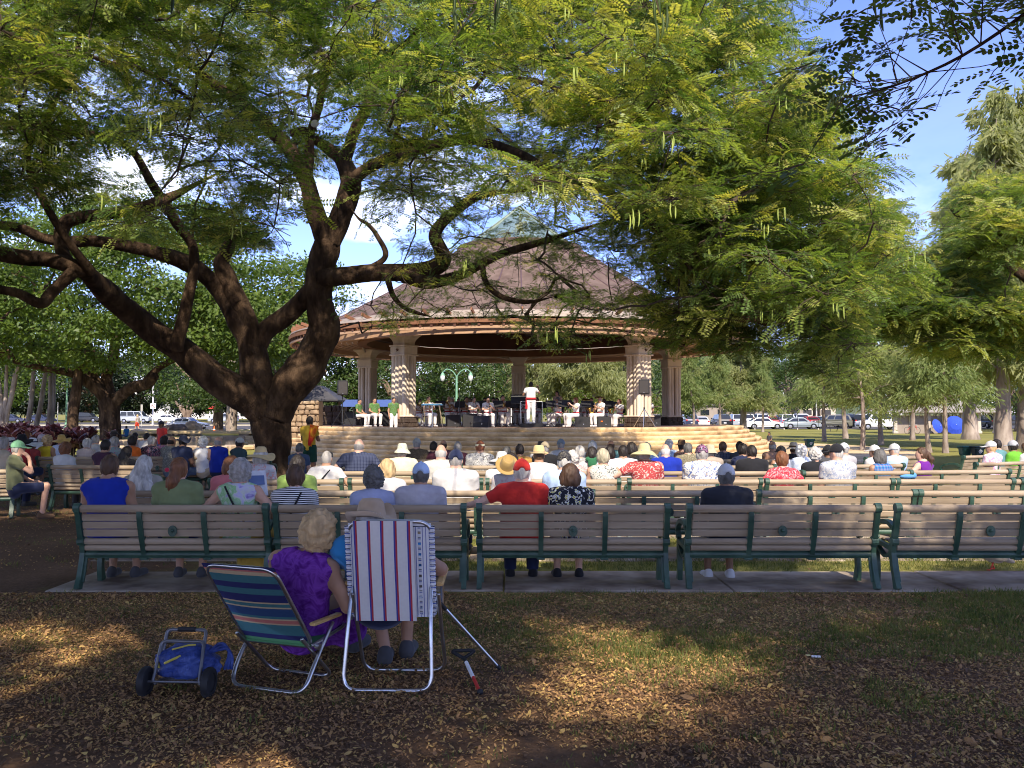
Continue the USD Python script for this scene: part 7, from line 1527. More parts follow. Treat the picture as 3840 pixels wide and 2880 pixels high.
for u, v, d, rz, lab in [(1346, 1496, 37.4, -1.9, 'man in green aloha shirt and white trousers, left of two by the column'), (1404, 1492, 38.0, -2.6, 'man in dark glasses and green aloha shirt, right of two by the column')]:
    p, s, loc = person(u, v, d, ALO, ('crop', 'dark'), lab, legs='long', pants=BP, shoes='white', zbase=SZ, rz=rz, sk='t', eyes=True)
    copy(K_bchair, 'band_chair', 'dark chair of the ' + lab.split(',')[0].replace('man', 'seated man') + (' on the left' if u < 1380 else ' on the right'), 'chair', loc, rz, None, s)
person(1476, 1490, 37.5, ALO, ('short', 'dark'), 'person in green aloha shirt peeking out left of the front column', kind='stand', legs='long', pants=BP, zbase=SZ - .35, rz=-2.6, sk='t')
for k, (u, d) in enumerate([(1650, 38.6), (1725, 39.4), (1805, 38.8), (1866, 38.0), (1915, 38.2), (1930, 41.0), (2032, 41), (2066, 38.0), (2112, 37.6), (2128, 37.0), (2140, 42), (2198, 38.4), (2210, 39.2), (2285, 38.9), (2300, 41)]):
    copy(K_mst, 'music_stand', 'black music stand among the seated band, ' + ['by the blue keyboard', 'before the player right of the lamp post', 'left of the front clarinettist', 'before the trombonist, left', 'before the trombonist, right', 'in shadow left of the conductor', 'in shadow right of the conductor', 'before the flute player, left', 'before the flute player, right', 'before the red-haired woman', 'behind the red-haired woman', 'left of the bald saxophonist', 'before the red-belted player', 'right of the bald saxophonist', 'near the right column'][k], 'music stand', (Pt(u, HOR, d)[0], d, SZ), (.4 if u > 2000 else -.3))
def speaker(u, v0, v1, d, lab1, lab2, rz):
    x = Pt(u, HOR, d)[0]; zt, zb = Pt(u, v0, d)[2], Pt(u, v1, d)[2]; p = thing('loudspeaker', lab1, 'loudspeaker', (x, d, zb), rz); h = zt - zb
    part(p, 'cabinet', box(.42, .38, h, (0, 0, h / 2), bev=.03), M_case); part(p, 'grille', box(.36, .012, h - .10, (0, -.194, h / 2), bev=.004), M_grille); part(p, 'badge', box(.06, .005, .02, (0, -.203, .07)), M_chrome); part(p, 'handle', box(.012, .14, .04, (.214, 0, h * .6)), M_blk)
    q = thing('tripod_stand', lab2, 'tripod', (x, d, SZ), rz); H = zb - SZ
    part(q, 'pole', cat([bar((0, 0, .25), (0, 0, H), .018, 8), bar((0, 0, .1), (0, 0, H * .6), .024, 8)]), M_blk); part(q, 'collar', xfm(trimesh.creation.cylinder(.035, .08, sections=10), (0, 0, H * .58)), M_blk)
    for k in range(3):
        a = k * 2.094 + .52; part(q, 'leg', bar((.02 * math.cos(a), .02 * math.sin(a), H * .55), (.50 * math.cos(a), .50 * math.sin(a), .012), .014, 6), M_chrome if u > 2000 else M_blk); part(q, 'brace', bar((0, 0, .14), (.27 * math.cos(a), .27 * math.sin(a), H * .27), .008, 5), M_blk)
speaker(1284, 1427, 1482, 36.6, 'black loudspeaker high on a tripod at the left of the stage', 'black tripod holding the left loudspeaker', .25)
speaker(2416, 1423, 1479, 35.2, 'black loudspeaker on a tripod before the right front column', 'grey-legged tripod holding the right loudspeaker', -.2)
x = Pt(1621, HOR, 36.4)[0]; kb = thing('keyboard', 'slim blue electronic keyboard on a folding stand beside the left front column', 'keyboard', (x, 36.4, SZ), -.1)
M_kb = mat('blue_case', (.08, .20, .34), 6, .4); part(kb, 'case', box(.86, .26, .06, (0, 0, .92), bev=.012), M_kb); part(kb, 'keys', box(.78, .12, .012, (0, .05, .957)), M_whp)
for s in (-1, 1): part(kb, 'leg', cat([bar((s * .30, -.12, .89), (s * .46, -.18, 0), .014, 6), bar((s * .30, .1, .89), (s * .40, .16, 0), .014, 6)]), mat('tan_leg', (.40, .30, .20), 6, .6))
part(kb, 'centre_leg', bar((0, 0, .89), (0, 0, 0), .022, 8), M_chrome)
pd = thing('podium', 'low black conductor podium with back rail', 'podium', (Pt(1994, HOR, 36.0)[0], 36.0, SZ)); part(pd, 'platform', box(.95, .8, .155, (0, 0, .0785), bev=.01), M_blk)
for xx in (-.44, .44): part(pd, 'post', bar((xx, .38, .15), (xx, .38, 1.05), .016, 6), M_chrome)
part(pd, 'rail', bar((-.44, .38, 1.05), (.44, .38, 1.05), .016, 6), M_chrome)
cs = thing('score_stand', 'wide black conductor stand beside the podium', 'music stand', (Pt(1950, HOR, 36.7)[0], 36.7, SZ), 0); part(cs, 'desk', box(.75, .02, .42, (0, 0, 1.15), rx=-.35, bev=.005), M_blk); part(cs, 'pole', bar((0, 0, .03), (0, 0, 1.1), .02), M_blk); part(cs, 'base', box(.4, .4, .03, (0, 0, .016), bev=.008), M_blk)
for k, (u, d, w_, h_, lab) in enumerate([(1806, 35.4, .62, .46, 'black floor monitor wedge at the stage edge before the clarinettist'), (2184, 35.6, .60, .42, 'black instrument case beside the red-haired woman'), (2266, 35.7, .52, .42, 'black case with orange sticker by the bald saxophonist'), (1762, 37.4, .60, .55, 'black case before the players right of the lamp post'), (1700, 37.8, .55, .50, 'black case below the bald horn player'), (2452, 39.5, .5, .5, 'black amplifier with silver top right of the right column'), (1440, 39.5, .8, .62, 'dark equipment box left of the front column')]):
    p = thing('equipment_case', lab, 'case', (Pt(u, HOR, d)[0], d, SZ), 0.1 * (k - 2)); pr = sg.Polygon([(-.18, 0), (.22, 0), (.22, h_), (.02 if k == 0 else -.18, h_), (-.18, h_ * (.45 if k == 0 else .98))])
    m = trimesh.creation.extrude_polygon(pr, w_, engine='earcut'); vv = m.vertices.copy(); m.vertices = np.stack([vv[:, 2] - w_ / 2, vv[:, 0], vv[:, 1]], 1); part(p, 'body', m, M_case); part(p, 'latch', box(.04, .01, .03, (.05, -.186, h_ * .3)), M_chrome)
    part(p, 'handle', bar((-.07, 0, h_ + .02), (.07, 0, h_ + .02), .010, 5), M_blk)
    if k == 2: part(p, 'sticker', box(.07, .004, .05, (-.12, -.184, .24)), plain((.65, .13, .02)))
    if k == 5: part(p, 'top_panel', box(w_ * .95, .36, .02, (0, .02, h_ + .01)), M_chrome)
for k, (u, d, h_, lab) in enumerate([(1723, 35.8, 1.5, 'thin microphone stand with boom right of the keyboard'), (1776, 36.0, 1.3, 'thin black microphone stand by the monitor wedge'), (1836, 36.0, 1.25, 'microphone stand before the front clarinettist'), (2052, 36.4, 1.1, 'short thin stand right of the podium')]):
    p = thing('microphone_stand', lab, 'microphone', (Pt(u, HOR, d)[0], d, SZ)); part(p, 'pole', bar((0, 0, .03), (0, 0, h_), .010, 6), M_blk); part(p, 'microphone', blob((0, 0, h_ + .03), (.025, .025, .05), 1), M_chrome)
    for q in range(3): a = q * 2.094; part(p, 'foot', bar((0, 0, .05), (.24 * math.cos(a), .24 * math.sin(a), .008), .009, 5), M_blk)
cy = thing('cymbal_set', 'pair of brass cymbals on stands among the back players', 'cymbals', (Pt(2225, HOR, 41.5)[0], 41.5, SZ)); 
for s in (-1, 1): part(cy, 'cymbal', xfm(lathe([(0, .03), (.05, .02), (.24, 0), (.05, .012)], 18), (s * .30, 0, 1.28 + .05 * s), rx=.25), M_gold, True); part(cy, 'stand', bar((s * .30, 0, 0), (s * .30, 0, 1.27), .012, 5), M_blk)

# ================================================================ lamp posts, poles and signs
M_lampgreen = mat('lamp_green', (.17, .34, .22), 4, .5); M_globe = mat('frosted_globe', (.62, .64, .58), 6, .3, .5)
def lamp(u, d, h, lab, twin=True, m=None):
    p = thing('street_lamp', lab, 'lamp post', at(u, d)); m = m or M_lampgreen
    part(p, 'base', lathe([(.22, 0), (.22, .5), (.16, .6), (.15, .95), (.11, 1.0), (0, 1.0)], 12), m, 40); part(p, 'post', tube([(0, 0, .9), (0, 0, h)], [.10, .065], 10), m, True)
    if twin:
        for s in (-1, 1):
            part(p, 'arm', tube(catmull([(0, 0, h - .1), (s * .25, 0, h + .25), (s * .65, 0, h + .42), (s * .95, 0, h + .22)], 14), .035, 6), m, True); part(p, 'globe', lathe([(0, h - .42), (.10, h - .36), (.17, h - .18), (.15, h - .02), (.05, h + .08)], 14, (s * .95, 0, 0)), M_globe, True); part(p, 'cap', lathe([(.16, h - .02), (.10, h + .12), (.03, h + .22)], 12, (s * .95, 0, 0)), m, True)
lamp(1712, 60, 4.4, 'light green twin-globe lamp post standing behind the band')
lamp(249, 92, 6.6, 'tall green lamp post left of the forked dark tree', False)
M_pole = mat('white_pole', (.52, .51, .50), 5, .5)
def pole(name, u, d, h, r, lab, m=M_pole): p = thing(name, lab, 'pole', at(u, d)); part(p, 'shaft', bar((0, 0, 0), (0, 0, h), r, 8), m); part(p, 'footing', box(r * 4, r * 4, .25, (0, 0, .10), bev=.02), M_kerb); return p
pole('utility_pole', 573, 128, 6.3, .13, 'pale pole with the turn sign beyond the road'); pole('marker_pole', 216, 88, 3.0, .045, 'thin white pole on the lawn left of the lamp post'); pole('marker_pole', 254, 86, 3.0, .045, 'thin white pole on the lawn right of the lamp post')
pole('flag_pole', 1854, 100, 8.0, .07, 'thin white pole rising behind the seated band'); pole('flag_pole', 3062, 125, 5.0, .09, 'short white pole behind the parked cars')
for k, u in enumerate((2830, 2990, 3068, 2940)): pole('marker_pole', u, 104, 2.6, .03, ['thin dark post before the white sedan', 'thin post before the grey sedan', 'thin post right of the grey sedan', 'thin post left of the grey sedan'][k], M_blk)
lamp(1917, 70, 2.6, 'small white square-headed lamp left of the back column', False, M_pole)
def sign(u, v0, v1, w_, d, lab, build):
    x = Pt(u, HOR, d)[0]; zt, zb = Pt(u, v0, d)[2], Pt(u, v1, d)[2]; p = thing('road_sign', lab, 'sign', (x, d, gz(d))); zt -= gz(d); zb -= gz(d)
    part(p, 'post', bar((0, .03, 0), (0, .03, zt), .035, 6), M_pole); build(p, zb, zt, w_)
def no_left(p, a, b, w_):
    c = (a + b) / 2; part(p, 'panel', box(w_, .02, b - a, (0, 0, c)), M_white); r = min(w_, b - a) * .40; t = lathe([(r, -.006), (r, .006), (r * .8, .006), (r * .8, -.006), (r, -.006)], 24); t.apply_transform(trimesh.transformations.euler_matrix(PI / 2, 0, 0)); t.apply_translation((0, -.014, c)); part(p, 'red_ring', t, M_redp); part(p, 'slash', box(r * 1.9, .008, r * .16, (0, -.022, c), ry=.78), M_redp)
    part(p, 'arrow', cat([tube([(r * .3, -.013, c - r * .5), (r * .3, -.013, c + r * .1), (-r * .2, -.013, c + r * .2)], r * .08, 5), xfm(trimesh.creation.cone(r * .22, r * .4, sections=6), (-r * .15, -.013, c + r * .2), ry=-PI / 2)]), M_blk)
sign(574, 1512, 1533, .80, 127, 'white no left turn sign with red ring on the pale pole', no_left)
def blue(p, a, b, w_):
    c = (a + b) / 2; part(p, 'panel', box(w_, .02, b - a, (0, 0, c)), plain((.02, .05, .36)))
    part(p, 'pictogram', cat([blob((0, -.014, c + (b - a) * .13), (w_ * .07, .006, w_ * .07), 1), box(w_ * .12, .01, (b - a) * .22, (0, -.013, c - (b - a) * .05)), box(w_ * .34, .01, w_ * .06, (0, -.013, c - (b - a) * .16)), box(w_ * .07, .01, (b - a) * .16, (w_ * .1, -.013, c - (b - a) * .26))]), M_white)
    part(p, 'lettering', cat([box(w_ * .55, .006, w_ * .05, (0, -.012, b - (b - a) * f)) for f in (.10, .18)] + [box(w_ * .4, .006, w_ * .05, (0, -.012, a + (b - a) * .06))]), M_white)
sign(817, 1512, 1541, .62, 100, 'blue sign with white walking pictogram beside the thick pale trunk', blue)
sign(531, 1517, 1541, .25, 100, 'narrow back of a grey sign by the walking woman', lambda p, a, b, w_: part(p, 'panel', box(w_, .02, b - a, (0, 0, (a + b) / 2), rz=.9), M_pole))
sign(629, 1515, 1532, .55, 110, 'grey back of a square sign behind the red-shirted man', lambda p, a, b, w_: part(p, 'panel', box(w_, .02, b - a, (0, 0, (a + b) / 2), rz=.3), mat('grey_panel', (.30, .31, .30), 5, .6)))

# ================================================================ pond, rocks, wall, small roof
def rock(name, lab, loc, s, seed, m, cat_='boulder', rz=0.0):
    q = trimesh.creation.icosphere(3, 1.0); q.vertices *= (1 + .9 * (meshkit.fbm(q.vertices * 1.1 + seed * 5.1, 4, seed) - .5))[:, None]; q.apply_scale(s); q.apply_translation((0, 0, s[2] * .55)); p = thing(name, lab, cat_, loc, rz); part(p, 'stone', q, m, 35)
M_rock_d = mat('dark_rock', [(.05, .038, .032), (.12, .09, .075), (.18, .14, .11)], 1.4, .95, bump=.8, bscale=8); M_rock_l = mat('tan_rock', [(.20, .15, .10), (.33, .25, .17), (.42, .33, .24)], 1.2, .95, bump=.8, bscale=8)
rock('boulder', 'dark brown boulder beside the red-shirted man', (*at(668, 74)[:2], 0), (1.35, .8, .62), 1, M_rock_d); rock('boulder', 'tall tan boulder left of the traffic cones', (*at(727, 74)[:2], 0), (.72, .6, .80), 2, M_rock_l); rock('boulder', 'low tan rock by the child in blue', (*at(522, 76)[:2], 0), (.85, .5, .34), 3, M_rock_l); rock('boulder', 'small dark rock at the foot of the forked tree', (*at(628, 72)[:2], 0), (.4, .4, .3), 4, M_rock_d)
M_water = mat('pond_water', [(.05, .045, .03), (.09, .075, .045)], .5, .08, .6, bump=.15, bscale=6, pos=True)
th_ = np.linspace(0, 2 * PI, 60, endpoint=False); po = np.stack([-16.5 + 6.2 * np.cos(th_) * (1 + .1 * np.sin(3 * th_)), 52 + 12.5 * np.sin(th_) * (1 + .08 * np.cos(2 * th_))], 1)
solo('pond', extrude(sg.Polygon(po), .012, .004), M_water, kind='structure')
rm = thing('pond_rim', 'low tan stone rim curving round the brown pond', 'stone rim')
for k in range(0, 60):
    a, b = po[k], po[(k + 1) % 60]; c_ = (a + b) / 2; L = np.linalg.norm(b - a); part(rm, 'stone', box(L * .97, .55, .28 + .05 * math.sin(k * 2.3), (c_[0], c_[1], .11), rz=math.atan2(b[1] - a[1], b[0] - a[0]), bev=.06), M_rock_l if k % 3 else M_plaza)
fb = thing('footbridge', 'low flat tan footbridge slab beyond the pond', 'footbridge', (-20.5, 68.5, 0)); part(fb, 'deck', box(17, 1.8, .22, (0, 0, .40), bev=.04), M_plaza)
for xx in (-7.5, 0, 7.5): part(fb, 'pier', box(.8, 1.4, .32, (xx, 0, .15), bev=.03), M_rock_l)
def stone_wall(name, lab, u0, u1, d, z0, z1, th, seed, m):
    r = np.random.default_rng(seed); x0, x1 = Pt(u0, HOR, d)[0], Pt(u1, HOR, d)[0]; p = thing(name, lab, 'wall', (x0, d, 0)); part(p, 'core', box(x1 - x0 - .06, th, z1 - z0 - .04, ((x1 - x0) / 2, th / 2 + .05, (z0 + z1) / 2)), M_mortar)
    z = z0
    while z < z1 - .05:
        h_ = min(r.uniform(.20, .34), z1 - z); x = 0.0
        while x < x1 - x0 - .04:
            w_ = min(r.uniform(.22, .48), x1 - x0 - x); b = box(w_ - .025, .14, h_ - .025, (x + w_ / 2, .02 - r.uniform(0, .03), z + h_ / 2), bev=.04); b.vertices += r.uniform(-.02, .02, b.vertices.shape); part(p, 'stone', b, m); x += w_
        z += h_
stone_wall('stone_wall', 'tan lava-stone pier wall between the great trunk and the stage steps', 1085, 1196, 39, 0, 2.30, .9, 5, M_wall_stone); stone_wall('stone_wall', 'darker lower stone wall behind the left loudspeaker stand', 1200, 1276, 46, 0, 2.2, .5, 6, M_lava)
p = thing('pavilion_roof', 'small dark hipped roof above the stone wall', 'roof', (Pt(1172, HOR, 62)[0], 62, 0)); m = lathe([(3.1, 2.65), (3.15, 2.75), (.9, 3.75), (0, 3.78)], 4, (0, 0, 0), PI / 4, PI / 4 + 2 * PI); part(p, 'roof', m, mat('dark_roof', (.06, .058, .062), 3, .6)); 
for s in (-1, 1): part(p, 'post', box(.18, .18, 2.7, (s * 1.9, 0, 1.35), bev=.02), M_mortar); part(p, 'post', box(.18, .18, 2.7, (s * 1.9, 2, 1.35), bev=.02), M_mortar)
p = thing('canopy', 'blue tarpaulin canopy over dark equipment behind the green-shirted men', 'canopy', (Pt(1376, HOR, 58)[0], 58, 0)); part(p, 'tarpaulin', cloth(3.6, 3.6, 2.25, 2.75, lambda t: t * 2.2, .1, 12, 8, .2), plain((.05, .09, .25)), True); part(p, 'counter', box(3.3, .8, 1.9, (0, 1.2, 1.0), bev=.05), M_blk)
for s in (-1, 1): part(p, 'post', bar((s * 1.7, .05, 0), (s * 1.7, .05, 2.35), .04), M_chrome)
# cones, bicycle hoops
M_cone = mat('cone_orange', (.62, .14, .03), 6, .6)
for k, (u, d) in enumerate([(758, 84), (804, 84)]):
    p = thing('traffic_cone', ['orange traffic cone beside the tall tan boulder', 'orange traffic cone left of the blue sign'][k], 'traffic cone', (*at(u, d)[:2], 0)); part(p, 'cone', lathe([(.16, .04), (.03, .72), (0, .72)], 14), M_cone, 40); part(p, 'base', box(.40, .40, .04, (0, 0, .022), bev=.01), M_cone); part(p, 'stripe', lathe([(.105, .34), (.075, .48)], 14), M_whp, 40)
bk = thing('bicycle_rack', 'row of grey bicycle hoops before the white sedan', 'bicycle rack', (*at(678, 95)[:2], 0))
for k in range(5): part(bk, 'hoop', tube([(k * .62 + .2 * math.cos(a), 0, .45 + .35 * math.sin(a)) if 0 <= a <= PI else (k * .62 + .2 * math.cos(max(min(a, PI), 0)), 0, .0) for a in np.concatenate([[-.1], np.linspace(0, PI, 9), [PI + .1]])], .025, 6), M_blk, True)

# ================================================================ vehicles
M_glass = mat('car_glass', (.018, .022, .028), 4, .06, .6); M_tyre = mat('tyre', (.02, .02, .022), 6, .8); M_rim = mat('wheel_rim', (.42, .42, .44), 6, .35, .5, metal=.8); M_lamp_r = mat('tail_lamp', (.45, .02, .02), 6, .25, .5); M_lamp_w = mat('head_lamp', (.62, .62, .62), 6, .15, .6)
def paint(n, c): return mat('paint_' + n, [tuple(x * .98 for x in c), tuple(min(1, x * 1.02) for x in c)], 2, .32, .5, coat=.6)
PAINT = dict(white=paint('white', (.70, .70, .70)), silver=paint('silver', (.34, .37, .40)), black=paint('black', (.015, .016, .018)), red=paint('red', (.34, .02, .025)), olive=paint('olive', (.11, .11, .08)), navy=paint('navy', (.022, .03, .07)), grey=paint('grey', (.22, .26, .29)))
SHAPES = {  # length, width, belt, roof, lower outline, glasshouse outline, wheel radius, axles
 'sedan': (4.65, 1.80, .92, 1.44, [(-2.30, .30), (2.30, .30), (2.32, .55), (2.22, .70), (1.35, .88), (.95, .93), (-1.70, .98), (-2.22, .93), (-2.32, .62)], [(1.02, .90), (.30, 1.40), (-.25, 1.45), (-1.0, 1.36), (-1.78, .96)], .33, (1.42, -1.38)),
 'suv': (4.70, 1.86, 1.05, 1.74, [(-2.33, .34), (2.33, .34), (2.35, .70), (2.25, .92), (1.25, 1.04), (-2.25, 1.10), (-2.35, .90)], [(1.28, 1.02), (.60, 1.66), (-1.0, 1.75), (-1.95, 1.70), (-2.27, 1.08)], .37, (1.42, -1.42)),
 'van': (5.20, 1.95, 1.15, 2.02, [(-2.58, .34), (2.55, .34), (2.60, .75), (2.45, .98), (1.70, 1.14), (-2.55, 1.17), (-2.60, .8)], [(1.74, 1.12), (1.05, 1.94), (.6, 2.03), (-2.3, 2.02), (-2.56, 1.15)], .35, (1.72, -1.55)),
 'pickup': (5.40, 1.90, 1.08, 1.80, [(-2.68, .40), (2.68, .40), (2.70, .80), (2.58, 1.0), (1.45, 1.10), (-2.66, 1.12), (-2.70, .75)], [(1.40, 1.08), (.75, 1.74), (-.35, 1.80), (-.85, 1.72), (-.98, 1.10)], .39, (1.75, -1.65))}
CARS = {}
def car_proto(shape, colour):
    key = shape + colour
    if key in CARS: return CARS[key]
    L, W, belt, roof, lo, gh, wr, ax = SHAPES[shape]; path = proto(f'{colour}_{shape}'); pm = PAINT[colour]
    def ex(poly, w_):
        m = trimesh.creation.extrude_polygon(poly, w_, engine='earcut'); v = m.vertices.copy(); m.vertices = np.stack([v[:, 0], v[:, 2] - w_ / 2, v[:, 1]], 1); return m
    P = sg.Polygon(lo).buffer(-.06).buffer(.06, 4)
    for a in ax: P = P.difference(sg.Point(a, wr * .95).buffer(wr * 1.16, 10))
    body = ex(P.segmentize(.35), W); k = body.vertices; t = np.abs(k[:, 0]) / (L / 2); k[:, 1] *= 1 - .12 * np.clip(t - .72, 0, 1) * 3.2 - .05 * np.clip(k[:, 2] - .75, 0, 1); part(path, 'body', body, pm)
    G = sg.Polygon(gh).buffer(-.05).buffer(.05, 4); g_ = ex(G, W - .10); zz = (g_.vertices[:, 2] - belt) / (roof - belt); g_.vertices[:, 1] *= 1 - .20 * np.clip(zz, 0, 1); part(path, 'cabin', g_, pm)
    def wpt(x, z, s): return (x, s * ((W - .10) / 2 * (1 - .20 * np.clip((z - belt) / (roof - belt), 0, 1)) + .006), z)
    f0, f1 = np.array(gh[0]), np.array(gh[1]); r1, r0 = np.array(gh[-2]), np.array(gh[-1]); zt = roof - .13; zb = belt + .06
    fx = lambda z, a, b: a[0] + (b[0] - a[0]) * (z - a[1]) / (b[1] - a[1]); xa, xb = fx(zb, f0, f1) - .16, fx(zt, f0, f1) - .10; xc, xd = fx(zt, r0, r1) + .14, fx(zb, r0, r1) + .22; n = 3 if shape in ('suv', 'van') else 2
    for s in (-1, 1):
        for q in range(n):
            c0, c1 = q / n + .015, (q + 1) / n - .015; B = lambda f, z: wpt((xa + (xd - xa) * f) if z == zb else (xb + (xc - xb) * f), z, s)
            part(path, 'side_window', trimesh.Trimesh([B(c0, zb), B(c1, zb), B(c1, zt), B(c0, zt)], [[0, 1, 2], [0, 2, 3]], process=False), M_glass)
        part(path, 'mirror', box(.12, .20, .14, (fx(zb, f0, f1) - .30, s * (W / 2 + .06), zb + .06), bev=.04), pm)
        part(path, 'headlight', box(.16, .36, .14, (L / 2 - .10, s * (W / 2 - .36), lo[3][1] - .06), rz=-s * .3, bev=.03), M_lamp_w); part(path, 'tail_light', box(.10, .26, .20, (-L / 2 + .04, s * (W / 2 - .24), belt - .12), bev=.03), M_lamp_r)
        part(path, 'sill_line', box(L * .5, .012, .05, (0, s * (W / 2 + .002), .42), bev=.004), M_tyre)
    def pane(a, b, o, name):
        z1_, z2_ = a[1] + .07, b[1] - .04; x1_, x2_ = fx(z1_, a, b) + o, fx(z2_, a, b) + o; y1, y2 = wpt(0, z1_, 1)[1] - .10, wpt(0, z2_, 1)[1] - .10; part(path, name, trimesh.Trimesh([(x1_, -y1, z1_), (x1_, y1, z1_), (x2_, y2, z2_), (x2_, -y2, z2_)], [[0, 1, 2], [0, 2, 3]], process=False), M_glass)
    pane(f0, f1, .012, 'windscreen'); pane(r0, r1, -.014, 'rear_window')
    part(path, 'grille', box(.05, .9, .14, (L / 2 - .0, 0, .52), bev=.015), M_tyre); part(path, 'number_plate', box(.02, .34, .13, (-L / 2 - .005, 0, .62)), M_whp)
    for a in ax:
        for s in (-1, 1):
            wl = sub(path, 'wheel', None, (a, s * (W / 2 - .10), wr)); t_ = lathe([(wr * .62, -.10), (wr * .94, -.11), (wr, -.06), (wr, .06), (wr * .94, .11), (wr * .62, .10)], 20); t_.apply_transform(trimesh.transformations.euler_matrix(PI / 2, 0, 0)); part(wl, 'tyre', t_, M_tyre, 40)
            rm_ = lathe([(0, -.09), (wr * .25, -.10), (wr * .63, -.085), (wr * .63, .085), (wr * .25, .10), (0, .09)], 14); rm_.apply_transform(trimesh.transformations.euler_matrix(PI / 2, 0, 0)); part(wl, 'rim', rm_, M_rim, 40)
    CARS[key] = path; return path
for u, d, sh_, col, rz, lab in [
 (706, 105, 'sedan', 'white', -.12, 'white sedan on the left road behind the boulders'), (508, 150, 'van', 'silver', .0, 'silver-white passenger van on the far side of the road'), (636, 152, 'sedan', 'white', .05, 'white car half hidden behind the white sedan'), (838, 148, 'suv', 'silver', PI, 'silver hatchback right of the red umbrella'), (328, 158, 'suv', 'black', 0, 'black car in the shade left of the forked tree'), (156, 152, 'sedan', 'navy', 0, 'dark car in the shade behind the palm trunks'), (42, 154, 'sedan', 'navy', .1, 'dark car at the far left edge'),
 (2863, 107.5, 'sedan', 'white', 0, 'white sedan parked at the lawn edge right of the steps'), (2998, 107.5, 'sedan', 'grey', 0, 'grey-blue sedan parked beside the white sedan'), (2703, 116, 'suv', 'black', PI / 2, 'black car seen from behind left of the knobbly trunk'), (2582, 118, 'suv', 'navy', PI / 2, 'dark car glimpsed right of the bandstand'), (2625, 118, 'sedan', 'white', PI / 2, 'white car behind two golden ironwoods'), (2756, 117, 'suv', 'silver', PI / 2, 'pale car behind the knobbly trunk'), (2855, 122, 'pickup', 'white', PI / 2, 'white pickup behind the white sedan'), (2895, 118, 'sedan', 'red', PI / 2, 'red car between the white pickups'), (2938, 117, 'suv', 'white', PI / 2, 'white car above the grey sedan, left'), (3002, 120, 'pickup', 'white', PI / 2, 'white pickup above the grey sedan roof'), (3036, 118, 'sedan', 'red', PI / 2, 'red car behind the grey sedan, right'), (3062, 122, 'sedan', 'silver', PI / 2, 'silver car right of the red one'), (3118, 112, 'suv', 'olive', PI, 'olive car behind the young ironwood trunk'), (3182, 114, 'suv', 'black', PI / 2 + .3, 'dark car beyond the picnic table'), (3208, 122, 'suv', 'white', PI / 2, 'white car between the ironwood trunks'), (3160, 124, 'suv', 'navy', PI / 2, 'navy car behind the slim trunks'), (3297, 105, 'van', 'white', PI, 'white van left of the shelter'), (3705, 112, 'suv', 'black', PI / 2, 'dark car right of the shelter columns'), (3732, 118, 'suv', 'silver', PI / 2, 'grey car beyond the thick pale trunk'), (3806, 112, 'suv', 'black', PI, 'dark car between the two thick trunks'), (2790, 120, 'suv', 'white', PI / 2, 'white car beyond the right end of the steps')]:
    g_ = at(u, d); copy(car_proto(sh_, col), 'parked_car', lab, 'car' if sh_ != 'van' else 'van', (g_[0], d, g_[2] + .02), rz)
# umbrellas, shelter, bins, bicycle, table
M_umb = plain((.03, .07, .46)); 
def parasol(lab, loc, R, rx, rz, m, stick=True):
    p = thing('umbrella', lab, 'umbrella', loc, rz); T = trimesh.transformations.euler_matrix(rx, 0, 0)
    for k in range(8):
        q = lathe([(R, 0), (R * .55, R * .30), (.02, R * .45)], 2, (0, 0, 0), k * PI / 4, (k + 1) * PI / 4); q.apply_transform(T); part(p, 'panel', q, m)
    if stick: q = bar((0, 0, R * .46), (0, 0, -R * .9), .03); q.apply_transform(T); part(p, 'shaft', q, M_pole)
X = lambda u, d: Pt(u, HOR, d)[0]
SD = 84.0; sx0 = X(3352, SD); pxm = SD / F
sh = thing('shelter', 'low cream park shelter with grey hipped roof, columns and lattice band', 'shelter', (sx0, SD, 0)); wd = 388 * pxm
M_cream = mat('cream_render', [(.42, .36, .30), (.50, .44, .37)], 1.0, .9, pos=True); M_groof = mat('grey_shingle', [(.20, .18, .155), (.28, .25, .22)], 2, .9, pos=True, stretch=(1, 1, 6)); M_tan_wall = mat('tan_wall', [(.24, .20, .17), (.31, .265, .225)], .8, .9, pos=True)
for k in range(7): part(sh, 'column', cat([box(.32, .32, 1.9, (.1 + k * (wd - .3) / 6, 0, .95), bev=.03), box(.44, .44, .25, (.1 + k * (wd - .3) / 6, 0, .125), bev=.03)]), M_cream)
for k in range(5): part(sh, 'wall', box((wd - .3) / 6 - .3, .2, 1.72, (.1 + (k + .5) * (wd - .3) / 6, .3, .86)), M_tan_wall)
part(sh, 'beam', box(wd + .3, .4, .14, (wd / 2, 0, 1.97)), M_cream)
for k in range(30): part(sh, 'lattice', box(.62, .03, .05, (.1 + k * wd / 30, -.05, 1.72), ry=.75 * (-1) ** k), M_cream)
rf = trimesh.Trimesh([(-.8, -1.0, 2.05), (wd + .8, -1.0, 2.05), (wd + .8, 5.5, 2.05), (-.8, 5.5, 2.05), (3.4, 2.2, 3.35), (wd - 3.4, 2.2, 3.35), (-.8, -1, 1.98), (wd + .8, -1, 1.98), (wd + .8, 5.5, 1.98), (-.8, 5.5, 1.98)], [[0, 1, 5], [0, 5, 4], [1, 2, 5], [2, 3, 4], [2, 4, 5], [3, 0, 4], [6, 7, 1], [6, 1, 0], [7, 8, 2], [7, 2, 1], [6, 9, 8], [6, 8, 7]], process=False); part(sh, 'roof', rf, M_groof)
parasol('opened blue parasol leaning at the shelter, smaller and lower of two', (X(3515, SD - 1.2), SD - 1.2, .72), .68, 1.25, .5, M_umb); parasol('large opened blue parasol leaning at the shelter, right of two', (X(3580, SD - 1.2), SD - 1.2, .80), .90, 1.35, -.1, M_umb)
